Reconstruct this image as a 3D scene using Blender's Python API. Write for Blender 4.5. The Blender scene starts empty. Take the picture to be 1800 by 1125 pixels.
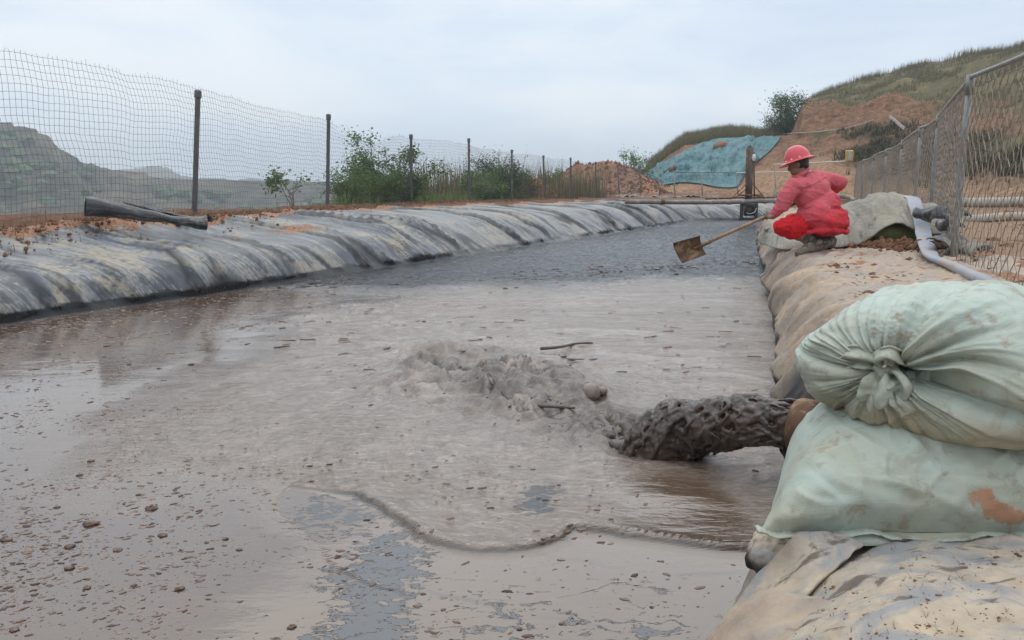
import bpy, math, random
import numpy as np
from mathutils import Vector, Matrix
from mathutils.bvhtree import BVHTree

random.seed(7)
RNG = np.random.default_rng(11)
S = bpy.context.scene
COL = S.collection

# ------------------------------------------------------------------ camera
F, CX, CY, CAMZ = 1330.0, 900.0, 562.5, 1.15
PITCH = math.atan((CY - 338.0) / F)
cam_d = bpy.data.cameras.new('camera')
cam_d.sensor_width = 36.0
cam_d.lens = 36.0 * F / 1800.0
cam_d.clip_start = 0.05
cam_d.clip_end = 9000.0
cam = bpy.data.objects.new('camera', cam_d)
COL.objects.link(cam)
cam.location = (0, 0, CAMZ)
cam.rotation_euler = (math.pi / 2 - PITCH, 0, 0)
S.camera = cam

# ------------------------------------------------------------------ node helper
def nd(nt, t, ins=None, **props):
    n = nt.nodes.new(t)
    for k, v in props.items():
        setattr(n, k, v)
    for k, v in (ins or {}).items():
        s = n.inputs[k]
        if isinstance(v, bpy.types.NodeSocket):
            nt.links.new(v, s)
        else:
            if isinstance(v, (tuple, list)) and len(v) == 3 and s.type == 'RGBA':
                v = (*v, 1.0)
            s.default_value = v
    return n

def ramp(nt, fac, stops, interp='LINEAR'):
    n = nt.nodes.new('ShaderNodeValToRGB')
    n.color_ramp.interpolation = interp
    e = n.color_ramp.elements
    while len(e) > 1:
        e.remove(e[-1])
    for i, (p, c) in enumerate(stops):
        if not isinstance(c, (tuple, list)):
            c = (c, c, c)
        el = e[0] if i == 0 else e.new(p)
        el.position = p
        el.color = (*c, 1.0)
    nt.links.new(fac, n.inputs[0])
    return n.outputs[0]

def mixc(nt, fac, a, b, mode='MIX'):
    n = nt.nodes.new('ShaderNodeMix')
    n.data_type = 'RGBA'
    n.blend_type = mode
    for i, v in ((0, fac), (6, a), (7, b)):
        s = n.inputs[i]
        if isinstance(v, bpy.types.NodeSocket):
            nt.links.new(v, s)
        elif i == 0:
            s.default_value = v
        else:
            s.default_value = (*v[:3], 1.0)
    return n.outputs[2]

def mth(nt, op, a, b=0.0, c=None, clamp=False):
    n = nt.nodes.new('ShaderNodeMath')
    n.operation = op
    n.use_clamp = clamp
    for i, v in enumerate((a, b) if c is None else (a, b, c)):
        if isinstance(v, bpy.types.NodeSocket):
            nt.links.new(v, n.inputs[i])
        else:
            n.inputs[i].default_value = v
    return n.outputs[0]

def noise(nt, vec, scale, detail=4.0, rough=0.55, dist=0.0, typ='FBM'):
    n = nd(nt, 'ShaderNodeTexNoise', {'Vector': vec, 'Scale': scale, 'Detail': detail, 'Roughness': rough, 'Distortion': dist})
    n.noise_type = typ
    return n.outputs[0]

def mapv(nt, vec, scale=(1, 1, 1), loc=(0, 0, 0), rot=(0, 0, 0)):
    return nd(nt, 'ShaderNodeMapping', {'Vector': vec, 'Location': loc, 'Rotation': rot, 'Scale': scale}).outputs[0]

def attr(nt, name, out='Fac'):
    n = nt.nodes.new('ShaderNodeAttribute')
    n.attribute_name = name
    return n.outputs[out]

def bump(nt, h, strength=0.5, dist=0.02, normal=None):
    ins = {'Height': h, 'Strength': strength, 'Distance': dist}
    if normal is not None:
        ins['Normal'] = normal
    return nd(nt, 'ShaderNodeBump', ins).outputs[0]

def newmat(name):
    m = bpy.data.materials.new(name)
    m.use_nodes = True
    nt = m.node_tree
    nt.nodes.clear()
    out = nt.nodes.new('ShaderNodeOutputMaterial')
    b = nt.nodes.new('ShaderNodeBsdfPrincipled')
    nt.links.new(b.outputs[0], out.inputs[0])
    return m, nt, b

def setb(nt, b, **kw):
    names = dict(col='Base Color', rough='Roughness', metal='Metallic', normal='Normal', spec='Specular IOR Level',
                 alpha='Alpha', coat='Coat Weight', coatr='Coat Roughness', sss='Subsurface Weight', ior='IOR',
                 trans='Transmission Weight')
    for k, v in kw.items():
        s = b.inputs[names[k]]
        if isinstance(v, bpy.types.NodeSocket):
            nt.links.new(v, s)
        else:
            s.default_value = (*v, 1.0) if isinstance(v, (tuple, list)) and len(v) == 3 else v

def objco(nt):
    return nd(nt, 'ShaderNodeTexCoord').outputs['Object']

# ------------------------------------------------------------------ world, sun, exposure
SUN_EL, SUN_AZ = math.radians(58), math.radians(200)
w = bpy.data.worlds.new('World')
S.world = w
w.use_nodes = True
wn = w.node_tree
wn.nodes.clear()
sky = nd(wn, 'ShaderNodeTexSky', sky_type='NISHITA')
sky.sun_disc = False
sky.sun_elevation = SUN_EL
sky.sun_rotation = SUN_AZ
sky.dust_density = 4.0
wtc = nd(wn, 'ShaderNodeTexCoord').outputs['Generated']
cl1 = noise(wn, mapv(wn, wtc, (1.0, 1.0, 3.2), (0.3, 0.1, 0.0)), 1.7, 5.0, 0.5, 0.6)
cl2 = noise(wn, mapv(wn, wtc, (1.0, 1.0, 4.5), (2.3, 1.1, 0.4)), 4.0, 5.0, 0.55, 0.3)
clf = mth(wn, 'ADD', mth(wn, 'MULTIPLY', cl1, 0.7), mth(wn, 'MULTIPLY', cl2, 0.3))
clcol = ramp(wn, clf, [(0.40, (8.0, 9.4, 11.4)), (0.5, (9.3, 10.6, 12.1)), (0.60, (11.0, 11.8, 12.5))])
upz = nd(wn, 'ShaderNodeSeparateXYZ', {'Vector': wtc}).outputs[2]
# overcast luminance grows towards the zenith
zen = ramp(wn, upz, [(0.0, (1.10, 1.08, 1.06)), (0.22, (.93, .925, .92)), (0.5, (1.30, 1.24, 1.16)), (1.0, (1.95, 1.82, 1.68))])
clcol = mixc(wn, 1.0, clcol, zen, 'MULTIPLY')
skc = mixc(wn, 0.93, sky.outputs[0], clcol)
bg = nd(wn, 'ShaderNodeBackground', {'Color': skc, 'Strength': 0.1})
wo = wn.nodes.new('ShaderNodeOutputWorld')
wn.links.new(bg.outputs[0], wo.inputs[0])

sun_d = bpy.data.lights.new('sun', 'SUN')
sun_d.energy = 0.8
sun_d.angle = math.radians(80)
sun_d.color = (1.0, 0.93, 0.84)
sun = bpy.data.objects.new('sun', sun_d)
COL.objects.link(sun)
# light comes from behind and to the right of the camera, high in the cloud
sun.rotation_euler = (math.pi / 2 - SUN_EL, 0, math.pi - SUN_AZ + math.pi)
S.view_settings.view_transform = 'Standard'
S.view_settings.look = 'None'
S.view_settings.exposure = 0.0
S.view_settings.gamma = 1.0
S.view_settings.use_curve_mapping = False

# ------------------------------------------------------------------ geometry helpers
def ray(u, v):
    xc, yc = (u - CX) / F, -(v - CY) / F
    c, s = math.cos(PITCH), math.sin(PITCH)
    return np.array([xc, c + yc * s, -s + yc * c])

def at_z(u, v, z=0.0):
    d = ray(u, v)
    t = (z - CAMZ) / d[2]
    return np.array([d[0] * t, d[1] * t, z])

def at(u, v, y):
    d = ray(u, v)
    t = y / d[1]
    return np.array([d[0] * t, y, CAMZ + d[2] * t])

_P = np.random.default_rng(3).permutation(512)
_P = np.concatenate([_P % 256, _P % 256, _P % 256])
_G = np.random.default_rng(4).normal(size=(256, 3))
_G /= np.linalg.norm(_G, axis=1)[:, None]

def pn(x, y, z=0.0):
    x, y, z = np.broadcast_arrays(np.asarray(x, float), np.asarray(y, float), np.asarray(z, float))
    xi, yi, zi = np.floor(x).astype(int), np.floor(y).astype(int), np.floor(z).astype(int)
    xf, yf, zf = x - xi, y - yi, z - zi
    fu = lambda t: t * t * t * (t * (t * 6 - 15) + 10)
    u, v, ww = fu(xf), fu(yf), fu(zf)
    def g(dx, dy, dz):
        h = _P[_P[_P[(xi + dx) & 255] + ((yi + dy) & 255)] + ((zi + dz) & 255)]
        gr = _G[h]
        return gr[..., 0] * (xf - dx) + gr[..., 1] * (yf - dy) + gr[..., 2] * (zf - dz)
    l = lambda a, b, t: a + t * (b - a)
    x00 = l(g(0, 0, 0), g(1, 0, 0), u); x10 = l(g(0, 1, 0), g(1, 1, 0), u)
    x01 = l(g(0, 0, 1), g(1, 0, 1), u); x11 = l(g(0, 1, 1), g(1, 1, 1), u)
    return l(l(x00, x10, v), l(x01, x11, v), ww) * 1.5

def fbm(x, y, z=0.0, o=4, gain=0.5):
    r, a, f = 0.0, 1.0, 1.0
    for i in range(o):
        r = r + a * pn(np.asarray(x) * f + 17.3 * i, np.asarray(y) * f + 9.1 * i, np.asarray(z) * f + 3.7 * i)
        a *= gain; f *= 2.03
    return r

def sst(a, b, x):
    t = np.clip((x - a) / (b - a), 0, 1)
    return t * t * (3 - 2 * t)

def catmull(P, n):
    P = np.asarray(P, float)
    Q = np.vstack([2 * P[0] - P[1], P, 2 * P[-1] - P[-2]])
    t = np.linspace(0, len(P) - 1 - 1e-9, n)
    i = t.astype(int); f = (t - i)[:, None]
    p0, p1, p2, p3 = Q[i], Q[i + 1], Q[i + 2], Q[i + 3]
    return 0.5 * (2 * p1 + (p2 - p0) * f + (2 * p0 - 5 * p1 + 4 * p2 - p3) * f ** 2 + (3 * p1 - p0 - 3 * p2 + p3) * f ** 3)

def link(name, me, mat=None, parent=None):
    o = bpy.data.objects.new(name, me)
    COL.objects.link(o)
    if mat is not None and len(me.materials) == 0:
        for m in (mat if isinstance(mat, (list, tuple)) else [mat]):
            me.materials.append(m)
    if parent is not None:
        o.parent = parent
    return o

def mesh_np(name, V, Fc, mat=None, parent=None, smooth=True, attrs=None, mids=None):
    """V (n,3); Fc (m,k) int array, or a list of such arrays with different k."""
    V = np.asarray(V, np.float32).reshape(-1, 3)
    Fl = Fc if isinstance(Fc, list) else [Fc]
    Fl = [np.asarray(f, np.int32) for f in Fl if len(f)]
    me = bpy.data.meshes.new(name)
    me.vertices.add(len(V))
    me.vertices.foreach_set('co', V.ravel())
    idx = np.concatenate([f.ravel() for f in Fl])
    tot = np.concatenate([np.full(len(f), f.shape[1], np.int32) for f in Fl])
    st = np.concatenate([[0], np.cumsum(tot)[:-1]]).astype(np.int32)
    me.loops.add(len(idx))
    me.loops.foreach_set('vertex_index', idx.astype(np.int32))
    me.polygons.add(len(tot))
    me.polygons.foreach_set('loop_start', st)
    me.polygons.foreach_set('loop_total', tot)
    me.polygons.foreach_set('use_smooth', np.full(len(tot), bool(smooth)))
    if mids is not None:
        me.polygons.foreach_set('material_index', np.asarray(mids, np.int32))
    me.update(calc_edges=True)
    for k, a in (attrs or {}).items():
        a = np.asarray(a, np.float32)
        if a.ndim == 1 or a.shape[-1] == 1 or a.size == len(V):
            at_ = me.attributes.new(k, 'FLOAT', 'POINT'); at_.data.foreach_set('value', a.ravel())
        else:
            at_ = me.attributes.new(k, 'FLOAT_VECTOR', 'POINT'); at_.data.foreach_set('vector', a.ravel())
    return link(name, me, mat, parent)

def grid_faces(n, m, wrap=False):
    i = np.arange(n - 1)[:, None]
    j = np.arange(m if wrap else m - 1)[None, :]
    j2 = (j + 1) % m
    return np.stack([i * m + j, i * m + j2, (i + 1) * m + j2, (i + 1) * m + j], -1).reshape(-1, 4)

def grid_obj(name, V, mat=None, parent=None, attrs=None, flip=False, wrap=False, smooth=True):
    n, m = V.shape[:2]
    f = grid_faces(n, m, wrap)
    if flip:
        f = f[:, ::-1]
    at_ = {k: (a.reshape(-1, 3) if a.ndim == 3 else a.ravel()) for k, a in (attrs or {}).items()}
    return mesh_np(name, V.reshape(-1, 3), f, mat, parent, smooth, at_)

def tube_np(P, R, k=8, cap=True, flat=None, phase=0.0):
    """vertices and quads of a tube along P with radii R; flat=(w,h) squashes the section."""
    P = np.asarray(P, float); n = len(P)
    R = np.full(n, R) if np.isscalar(R) else np.asarray(R, float)
    T = np.gradient(P, axis=0); T /= np.linalg.norm(T, axis=1)[:, None] + 1e-12
    up = np.array([0, 0, 1.0])
    if abs(T[0] @ up) > 0.9:
        up = np.array([1.0, 0, 0])
    A = np.zeros((n, 3)); a = np.cross(T[0], up); a /= np.linalg.norm(a)
    for i in range(n):
        a = a - T[i] * (a @ T[i]); a /= np.linalg.norm(a) + 1e-12
        A[i] = a
    B = np.cross(A, T)
    th = np.linspace(0, 2 * math.pi, k, endpoint=False) + phase
    fw, fh = flat if flat is not None else (1.0, 1.0)
    fw = np.broadcast_to(np.asarray(fw, float), (n,)); fh = np.broadcast_to(np.asarray(fh, float), (n,))
    V = P[:, None, :] + (A[:, None, :] * (np.cos(th)[None, :, None] * fw[:, None, None]) + B[:, None, :] * (np.sin(th)[None, :, None] * fh[:, None, None])) * R[:, None, None]
    f = grid_faces(n, k, True)
    V = V.reshape(-1, 3)
    fl = [f]
    if cap:
        c0, c1 = len(V), len(V) + 1
        V = np.vstack([V, P[0], P[-1]])
        j = np.arange(k); j2 = (j + 1) % k
        fl.append(np.stack([np.full(k, c0), j2, j], -1))
        fl.append(np.stack([np.full(k, c1), (n - 1) * k + j, (n - 1) * k + j2], -1))
    return V, fl

class MB:
    """collects pieces into one mesh"""
    def __init__(s):
        s.V, s.F, s.n, s.A = [], {3: [], 4: []}, 0, []
    def add(s, V, fl, a=None):
        V = np.asarray(V, float).reshape(-1, 3)
        for f in (fl if isinstance(fl, list) else [fl]):
            f = np.asarray(f)
            if len(f):
                s.F[f.shape[1]].append(f + s.n)
        s.V.append(V); s.n += len(V)
        if a is not None:
            s.A.append(np.full(len(V), a) if np.isscalar(a) else np.asarray(a))
        return s
    def tube(s, P, R, k=8, cap=True, flat=None, a=None, phase=0.0):
        return s.add(*tube_np(P, R, k, cap, flat, phase), a=a)
    def box(s, c, size, R=None, bev=0.0, a=None):
        hx, hy, hz = [q / 2 for q in size]
        b = bev
        if b <= 0:
            V = np.array([[x, y, z] for x in (-hx, hx) for y in (-hy, hy) for z in (-hz, hz)])
            f = np.array([[0, 1, 3, 2], [4, 6, 7, 5], [0, 4, 5, 1], [2, 3, 7, 6], [0, 2, 6, 4], [1, 5, 7, 3]])
        else:
            ring = [(-hx + b, -hy), (hx - b, -hy), (hx, -hy + b), (hx, hy - b), (hx - b, hy), (-hx + b, hy), (-hx, hy - b), (-hx, -hy + b)]
            ins = [(x * (1 - b / hx), y * (1 - b / hy)) for x, y in ring]
            L = [(ins, -hz), (ring, -hz + b), (ring, hz - b), (ins, hz)]
            V = np.array([[x, y, z] for rg, z in L for x, y in rg])
            V = np.vstack([V, [0, 0, -hz], [0, 0, hz]])
            j = np.arange(8); j2 = (j + 1) % 8
            f = [grid_faces(4, 8, True), np.stack([np.full(8, 32), j2, j], -1), np.stack([np.full(8, 33), 24 + j, 24 + j2], -1)]
        if R is not None:
            V = V @ np.asarray(R).T
        return s.add(V + np.asarray(c), f, a)
    def build(s, name, mat=None, parent=None, smooth=True, attrname='tint'):
        V = np.vstack(s.V)
        fl = [np.vstack(s.F[k]) for k in (3, 4) if s.F[k]]
        at_ = {attrname: np.concatenate(s.A)} if s.A else None
        return mesh_np(name, V, fl, mat, parent, smooth, at_)

def empty(name, loc=(0, 0, 0), rz=0.0):
    o = bpy.data.objects.new(name, None)
    o.empty_display_size = 0.2
    COL.objects.link(o)
    o.location = loc
    o.rotation_euler = (0, 0, rz)
    return o

def tag(o, label=None, cat=None, group=None, kind=None):
    if label: o['label'] = label
    if cat: o['category'] = cat
    if group: o['group'] = group
    if kind: o['kind'] = kind
    return o

def frame(z, x=None):
    """rotation matrix whose third column is z"""
    z = np.asarray(z, float); z = z / np.linalg.norm(z)
    x = np.array([1.0, 0, 0]) if x is None else np.asarray(x, float)
    if abs(x @ z) > 0.95 * np.linalg.norm(x):
        x = np.array([0, 1.0, 0])
    x = x - z * (x @ z); x /= np.linalg.norm(x)
    return np.stack([x, np.cross(z, x), z], 1)

def ellipsoid(c, r, R=None, n=14, m=20):
    th = np.linspace(0, math.pi, n)[:, None]; ph = np.linspace(0, 2 * math.pi, m, endpoint=False)[None, :]
    V = np.stack([np.sin(th) * np.cos(ph) * r[0], np.sin(th) * np.sin(ph) * r[1], np.cos(th) * r[2] + 0 * ph], -1).reshape(-1, 3)
    if R is not None:
        V = V @ np.asarray(R).T
    return V + np.asarray(c), [grid_faces(n, m, True)[:, ::-1]]

def capsule(p0, r0, p1, r1, k=14, flat=None):
    p0, p1 = np.asarray(p0, float), np.asarray(p1, float)
    d = p1 - p0; L = np.linalg.norm(d) + 1e-9; d = d / L
    a = np.linspace(0.08, math.pi / 2, 5)
    P, R = [], []
    for t in a:
        P.append(p0 - d * r0 * math.cos(t)); R.append(r0 * math.sin(t))
    for t in np.linspace(0.15, 0.85, 4):
        P.append(p0 + d * L * t); R.append(r0 + (r1 - r0) * t)
    for t in a[::-1]:
        P.append(p1 + d * r1 * math.cos(t)); R.append(r1 * math.sin(t))
    return tube_np(P, R, k, True, flat)

def remesh(name, mb, voxel, smooth_it=6, smooth_f=0.5, disp=None):
    """union of overlapping closed pieces as one continuous surface -> (V, faces)"""
    o = mb.build(name + '_tmp')
    md = o.modifiers.new('r', 'REMESH'); md.mode = 'VOXEL'; md.voxel_size = voxel; md.use_smooth_shade = True
    if smooth_it:
        sm = o.modifiers.new('s', 'SMOOTH'); sm.factor = smooth_f; sm.iterations = smooth_it
    dg = bpy.context.evaluated_depsgraph_get()
    me = bpy.data.meshes.new_from_object(o.evaluated_get(dg))
    V = np.zeros(len(me.vertices) * 3, np.float32); me.vertices.foreach_get('co', V); V = V.reshape(-1, 3).astype(float)
    N = np.zeros(len(me.vertices) * 3, np.float32); me.vertices.foreach_get('normal', N); N = N.reshape(-1, 3)
    tot = np.zeros(len(me.polygons), np.int32); me.polygons.foreach_get('loop_total', tot)
    li = np.zeros(len(me.loops), np.int32); me.loops.foreach_get('vertex_index', li)
    st = np.concatenate([[0], np.cumsum(tot)[:-1]])
    fl = []
    for k in (3, 4):
        s = st[tot == k]
        if len(s):
            fl.append(np.stack([li[s + q] for q in range(k)], -1))
    old = o.data
    bpy.data.objects.remove(o); bpy.data.meshes.remove(old); bpy.data.meshes.remove(me)
    if disp is not None:
        V = V + N * disp(V, N)[:, None]
    return V, fl, N

def bvh_of(o):
    me = o.data
    V = np.zeros(len(me.vertices) * 3, np.float32); me.vertices.foreach_get('co', V)
    Fq = np.zeros(len(me.loops), np.int32); me.loops.foreach_get('vertex_index', Fq)
    return BVHTree.FromPolygons(V.reshape(-1, 3).tolist(), Fq.reshape(-1, 4).tolist())

def hit(b, u, v):
    r = b.ray_cast(Vector((0, 0, CAMZ)), Vector(ray(u, v)).normalized())
    return None if r[0] is None else np.array(r[0])

def drop(b, x, y, z=60.0):
    r = b.ray_cast(Vector((x, y, z)), Vector((0, 0, -1)))
    return (None, None) if r[0] is None else (np.array(r[0]), np.array(r[1]))
# ------------------------------------------------------------------ materials
def mat_simple(name, col, rough=0.6, metal=0.0, var=0.25, scale=12.0, bmp=0.15, bd=0.004, spec=0.5, stain=None, stain_s=3.0, stain_lo=0.52, stain_hi=0.62):
    m, nt, b = newmat(name)
    v = objco(nt)
    n1 = noise(nt, v, scale, 6, 0.6)
    c = ramp(nt, n1, [(0.25, tuple(q * (1 - var) for q in col)), (0.75, tuple(min(1, q * (1 + var)) for q in col))])
    if stain is not None:
        n2 = noise(nt, v, stain_s, 6, 0.65, 0.4)
        c = mixc(nt, ramp(nt, n2, [(stain_lo, 0.0), (stain_hi, 1.0)]), c, stain)
    setb(nt, b, col=c, rough=rough, metal=metal, spec=spec)
    if bmp:
        setb(nt, b, normal=bump(nt, noise(nt, v, scale * 3, 5, 0.6), bmp, bd))
    return m

def mat_soil(name, c1, c2, scale=2.0, bd=0.03):
    m, nt, b = newmat(name)
    v = objco(nt)
    n1 = noise(nt, v, scale, 8, 0.65, 0.3)
    n2 = noise(nt, v, scale * 9, 6, 0.65)
    c = mixc(nt, ramp(nt, n1, [(0.35, 0.0), (0.65, 1.0)]), c1, c2)
    c = mixc(nt, 0.55, c, ramp(nt, n2, [(0.3, 0.35), (0.7, 1.0)]), 'MULTIPLY')
    setb(nt, b, col=c, rough=0.92, spec=0.2, normal=bump(nt, n2, 0.6, bd))
    return m

SOIL_R = (0.33, 0.165, 0.095)
SOIL_T = (0.42, 0.29, 0.185)
M = {}
M['soil_red'] = mat_soil('red brown soil', (0.30, 0.145, 0.08), (0.40, 0.23, 0.14))
M['soil_pile'] = mat_soil('heaped soil', (0.29, 0.14, 0.078), (0.40, 0.225, 0.135), 1.2, 0.05)
M['clod'] = mat_soil('soil clods', (0.14, 0.066, 0.038), (0.30, 0.165, 0.10), 6.0, 0.01)
M['steel_post'] = mat_simple('weathered steel post', (0.105, 0.10, 0.105), 0.55, 0.3, 0.35, 9, 0.2, 0.002, stain=(0.13, 0.115, 0.105))
M['wire'] = mat_simple('grey fence wire', (0.13, 0.135, 0.14), 0.5, 0.4, 0.2, 20, 0)
M['galv'] = mat_simple('galvanised pipe', (0.215, 0.222, 0.215), 0.5, 0.35, 0.3, 8, 0.15, 0.002, stain=(0.22, 0.15, 0.09), stain_lo=0.56, stain_hi=0.7)
M['galv_wire'] = mat_simple('muddy chain link wire', (0.23, 0.19, 0.15), 0.6, 0.15, 0.3, 6, 0)
M['rust'] = mat_simple('rusty steel', (0.105, 0.055, 0.03), 0.75, 0.2, 0.5, 14, 0.4, 0.003, stain=(0.27, 0.17, 0.09), stain_s=9)
M['black_steel'] = mat_simple('blackened steel', (0.035, 0.033, 0.034), 0.5, 0.3, 0.4, 10, 0.2, 0.003)
M['brown_steel'] = mat_simple('brown rusty pole', (0.11, 0.075, 0.06), 0.7, 0.2, 0.4, 6, 0.3, 0.004, stain=(0.2, 0.15, 0.12), stain_s=4)
M['pipe_grey'] = mat_simple('grey muddy pipe', (0.16, 0.145, 0.135), 0.55, 0.0, 0.3, 5, 0.2, 0.004, stain=(0.33, 0.24, 0.17), stain_s=2.5)
M['pipe_pale'] = mat_simple('pale muddy pipe', (0.33, 0.305, 0.27), 0.6, 0.0, 0.2, 5, 0.2, 0.004, stain=(0.36, 0.26, 0.18), stain_s=2.0)
M['white_wire'] = mat_simple('pale rail', (0.6, 0.6, 0.58), 0.5, 0.1, 0.1, 5, 0)
M['helmet'] = mat_simple('red hard hat plastic', (0.55, 0.055, 0.075), 0.32, 0.0, 0.12, 20, 0.05, 0.002, stain=(0.5, 0.12, 0.12), stain_s=9, stain_lo=0.55, stain_hi=0.75)
M['rivet'] = mat_simple('pale rivet', (0.75, 0.6, 0.45), 0.4, 0.0, 0.05, 20, 0)
M['trouser'] = mat_simple('bright red cotton', (0.52, 0.012, 0.018), 0.8, 0.0, 0.2, 25, 0.3, 0.004, spec=0.2)
M['skin'] = mat_simple('tanned skin', (0.24, 0.115, 0.07), 0.55, 0.0, 0.1, 30, 0.1, 0.001)
M['hair'] = mat_simple('black hair', (0.012, 0.011, 0.011), 0.5, 0.0, 0.2, 60, 0.6, 0.004)
M['boot'] = mat_simple('dark green rubber boot', (0.045, 0.055, 0.052), 0.5, 0.0, 0.3, 15, 0.15, 0.003, stain=(0.30, 0.23, 0.165), stain_s=10, stain_lo=0.5, stain_hi=0.56)
M['boot_mud'] = mat_simple('mud caked boot foot', (0.2, 0.165, 0.125), 0.8, 0.0, 0.45, 14, 0.4, 0.005, stain=(0.07, 0.07, 0.062), stain_s=14, stain_lo=0.5, stain_hi=0.6)
M['sole'] = mat_simple('brown rubber sole', (0.10, 0.06, 0.045), 0.7, 0.0, 0.3, 15, 0.2, 0.003)
M['glove'] = mat_simple('dirty work glove', (0.20, 0.16, 0.11), 0.85, 0.0, 0.3, 40, 0.3, 0.003)
M['wood'] = None
M['yellow'] = mat_simple('yellow lamp case', (0.48, 0.30, 0.07), 0.5, 0.0, 0.25, 12, 0.1, 0.003, stain=(0.2, 0.13, 0.07), stain_s=12)
M['lampglass'] = mat_simple('dull lamp glass', (0.32, 0.34, 0.33), 0.2, 0.0, 0.1, 10, 0)
M['sack_green'] = None

# jacket: faded red cotton, paler where it is worn on the upper back
m, nt, b = newmat('faded red jacket cotton')
v = objco(nt)
n1 = noise(nt, v, 5.0, 5, 0.6)
n2 = noise(nt, v, 220.0, 2, 0.5)
n3 = noise(nt, v, 14.0, 6, 0.65, 0.5)
fade = mth(nt, 'ADD', attr(nt, 'fade'), mth(nt, 'MULTIPLY', mth(nt, 'SUBTRACT', n1, 0.5), 0.9), clamp=True)
c = mixc(nt, fade, (0.50, 0.028, 0.042), (0.56, 0.15, 0.18))
c = mixc(nt, ramp(nt, n3, [(0.57, 0.0), (0.68, 0.6)]), c, (0.25, 0.065, 0.06))
nd_ = noise(nt, v, 9.0, 7, 0.7, 0.5)
c = mixc(nt, ramp(nt, nd_, [(0.60, 0.0), (0.70, 0.5)]), c, (0.22, 0.14, 0.10))
setb(nt, b, col=c, rough=0.85, spec=0.2, normal=bump(nt, mth(nt, 'ADD', mth(nt, 'MULTIPLY', n2, 0.15), n3), 0.35, 0.008))
M['jacket'] = m

# wood handle
m, nt, b = newmat('worn wooden handle')
v = objco(nt)
n1 = noise(nt, mapv(nt, v, (40, 40, 3)), 1.0, 6, 0.6)
c = ramp(nt, n1, [(0.3, (0.16, 0.085, 0.045)), (0.7, (0.33, 0.20, 0.12))])
setb(nt, b, col=c, rough=0.65, normal=bump(nt, n1, 0.2, 0.002))
M['wood'] = m

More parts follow.
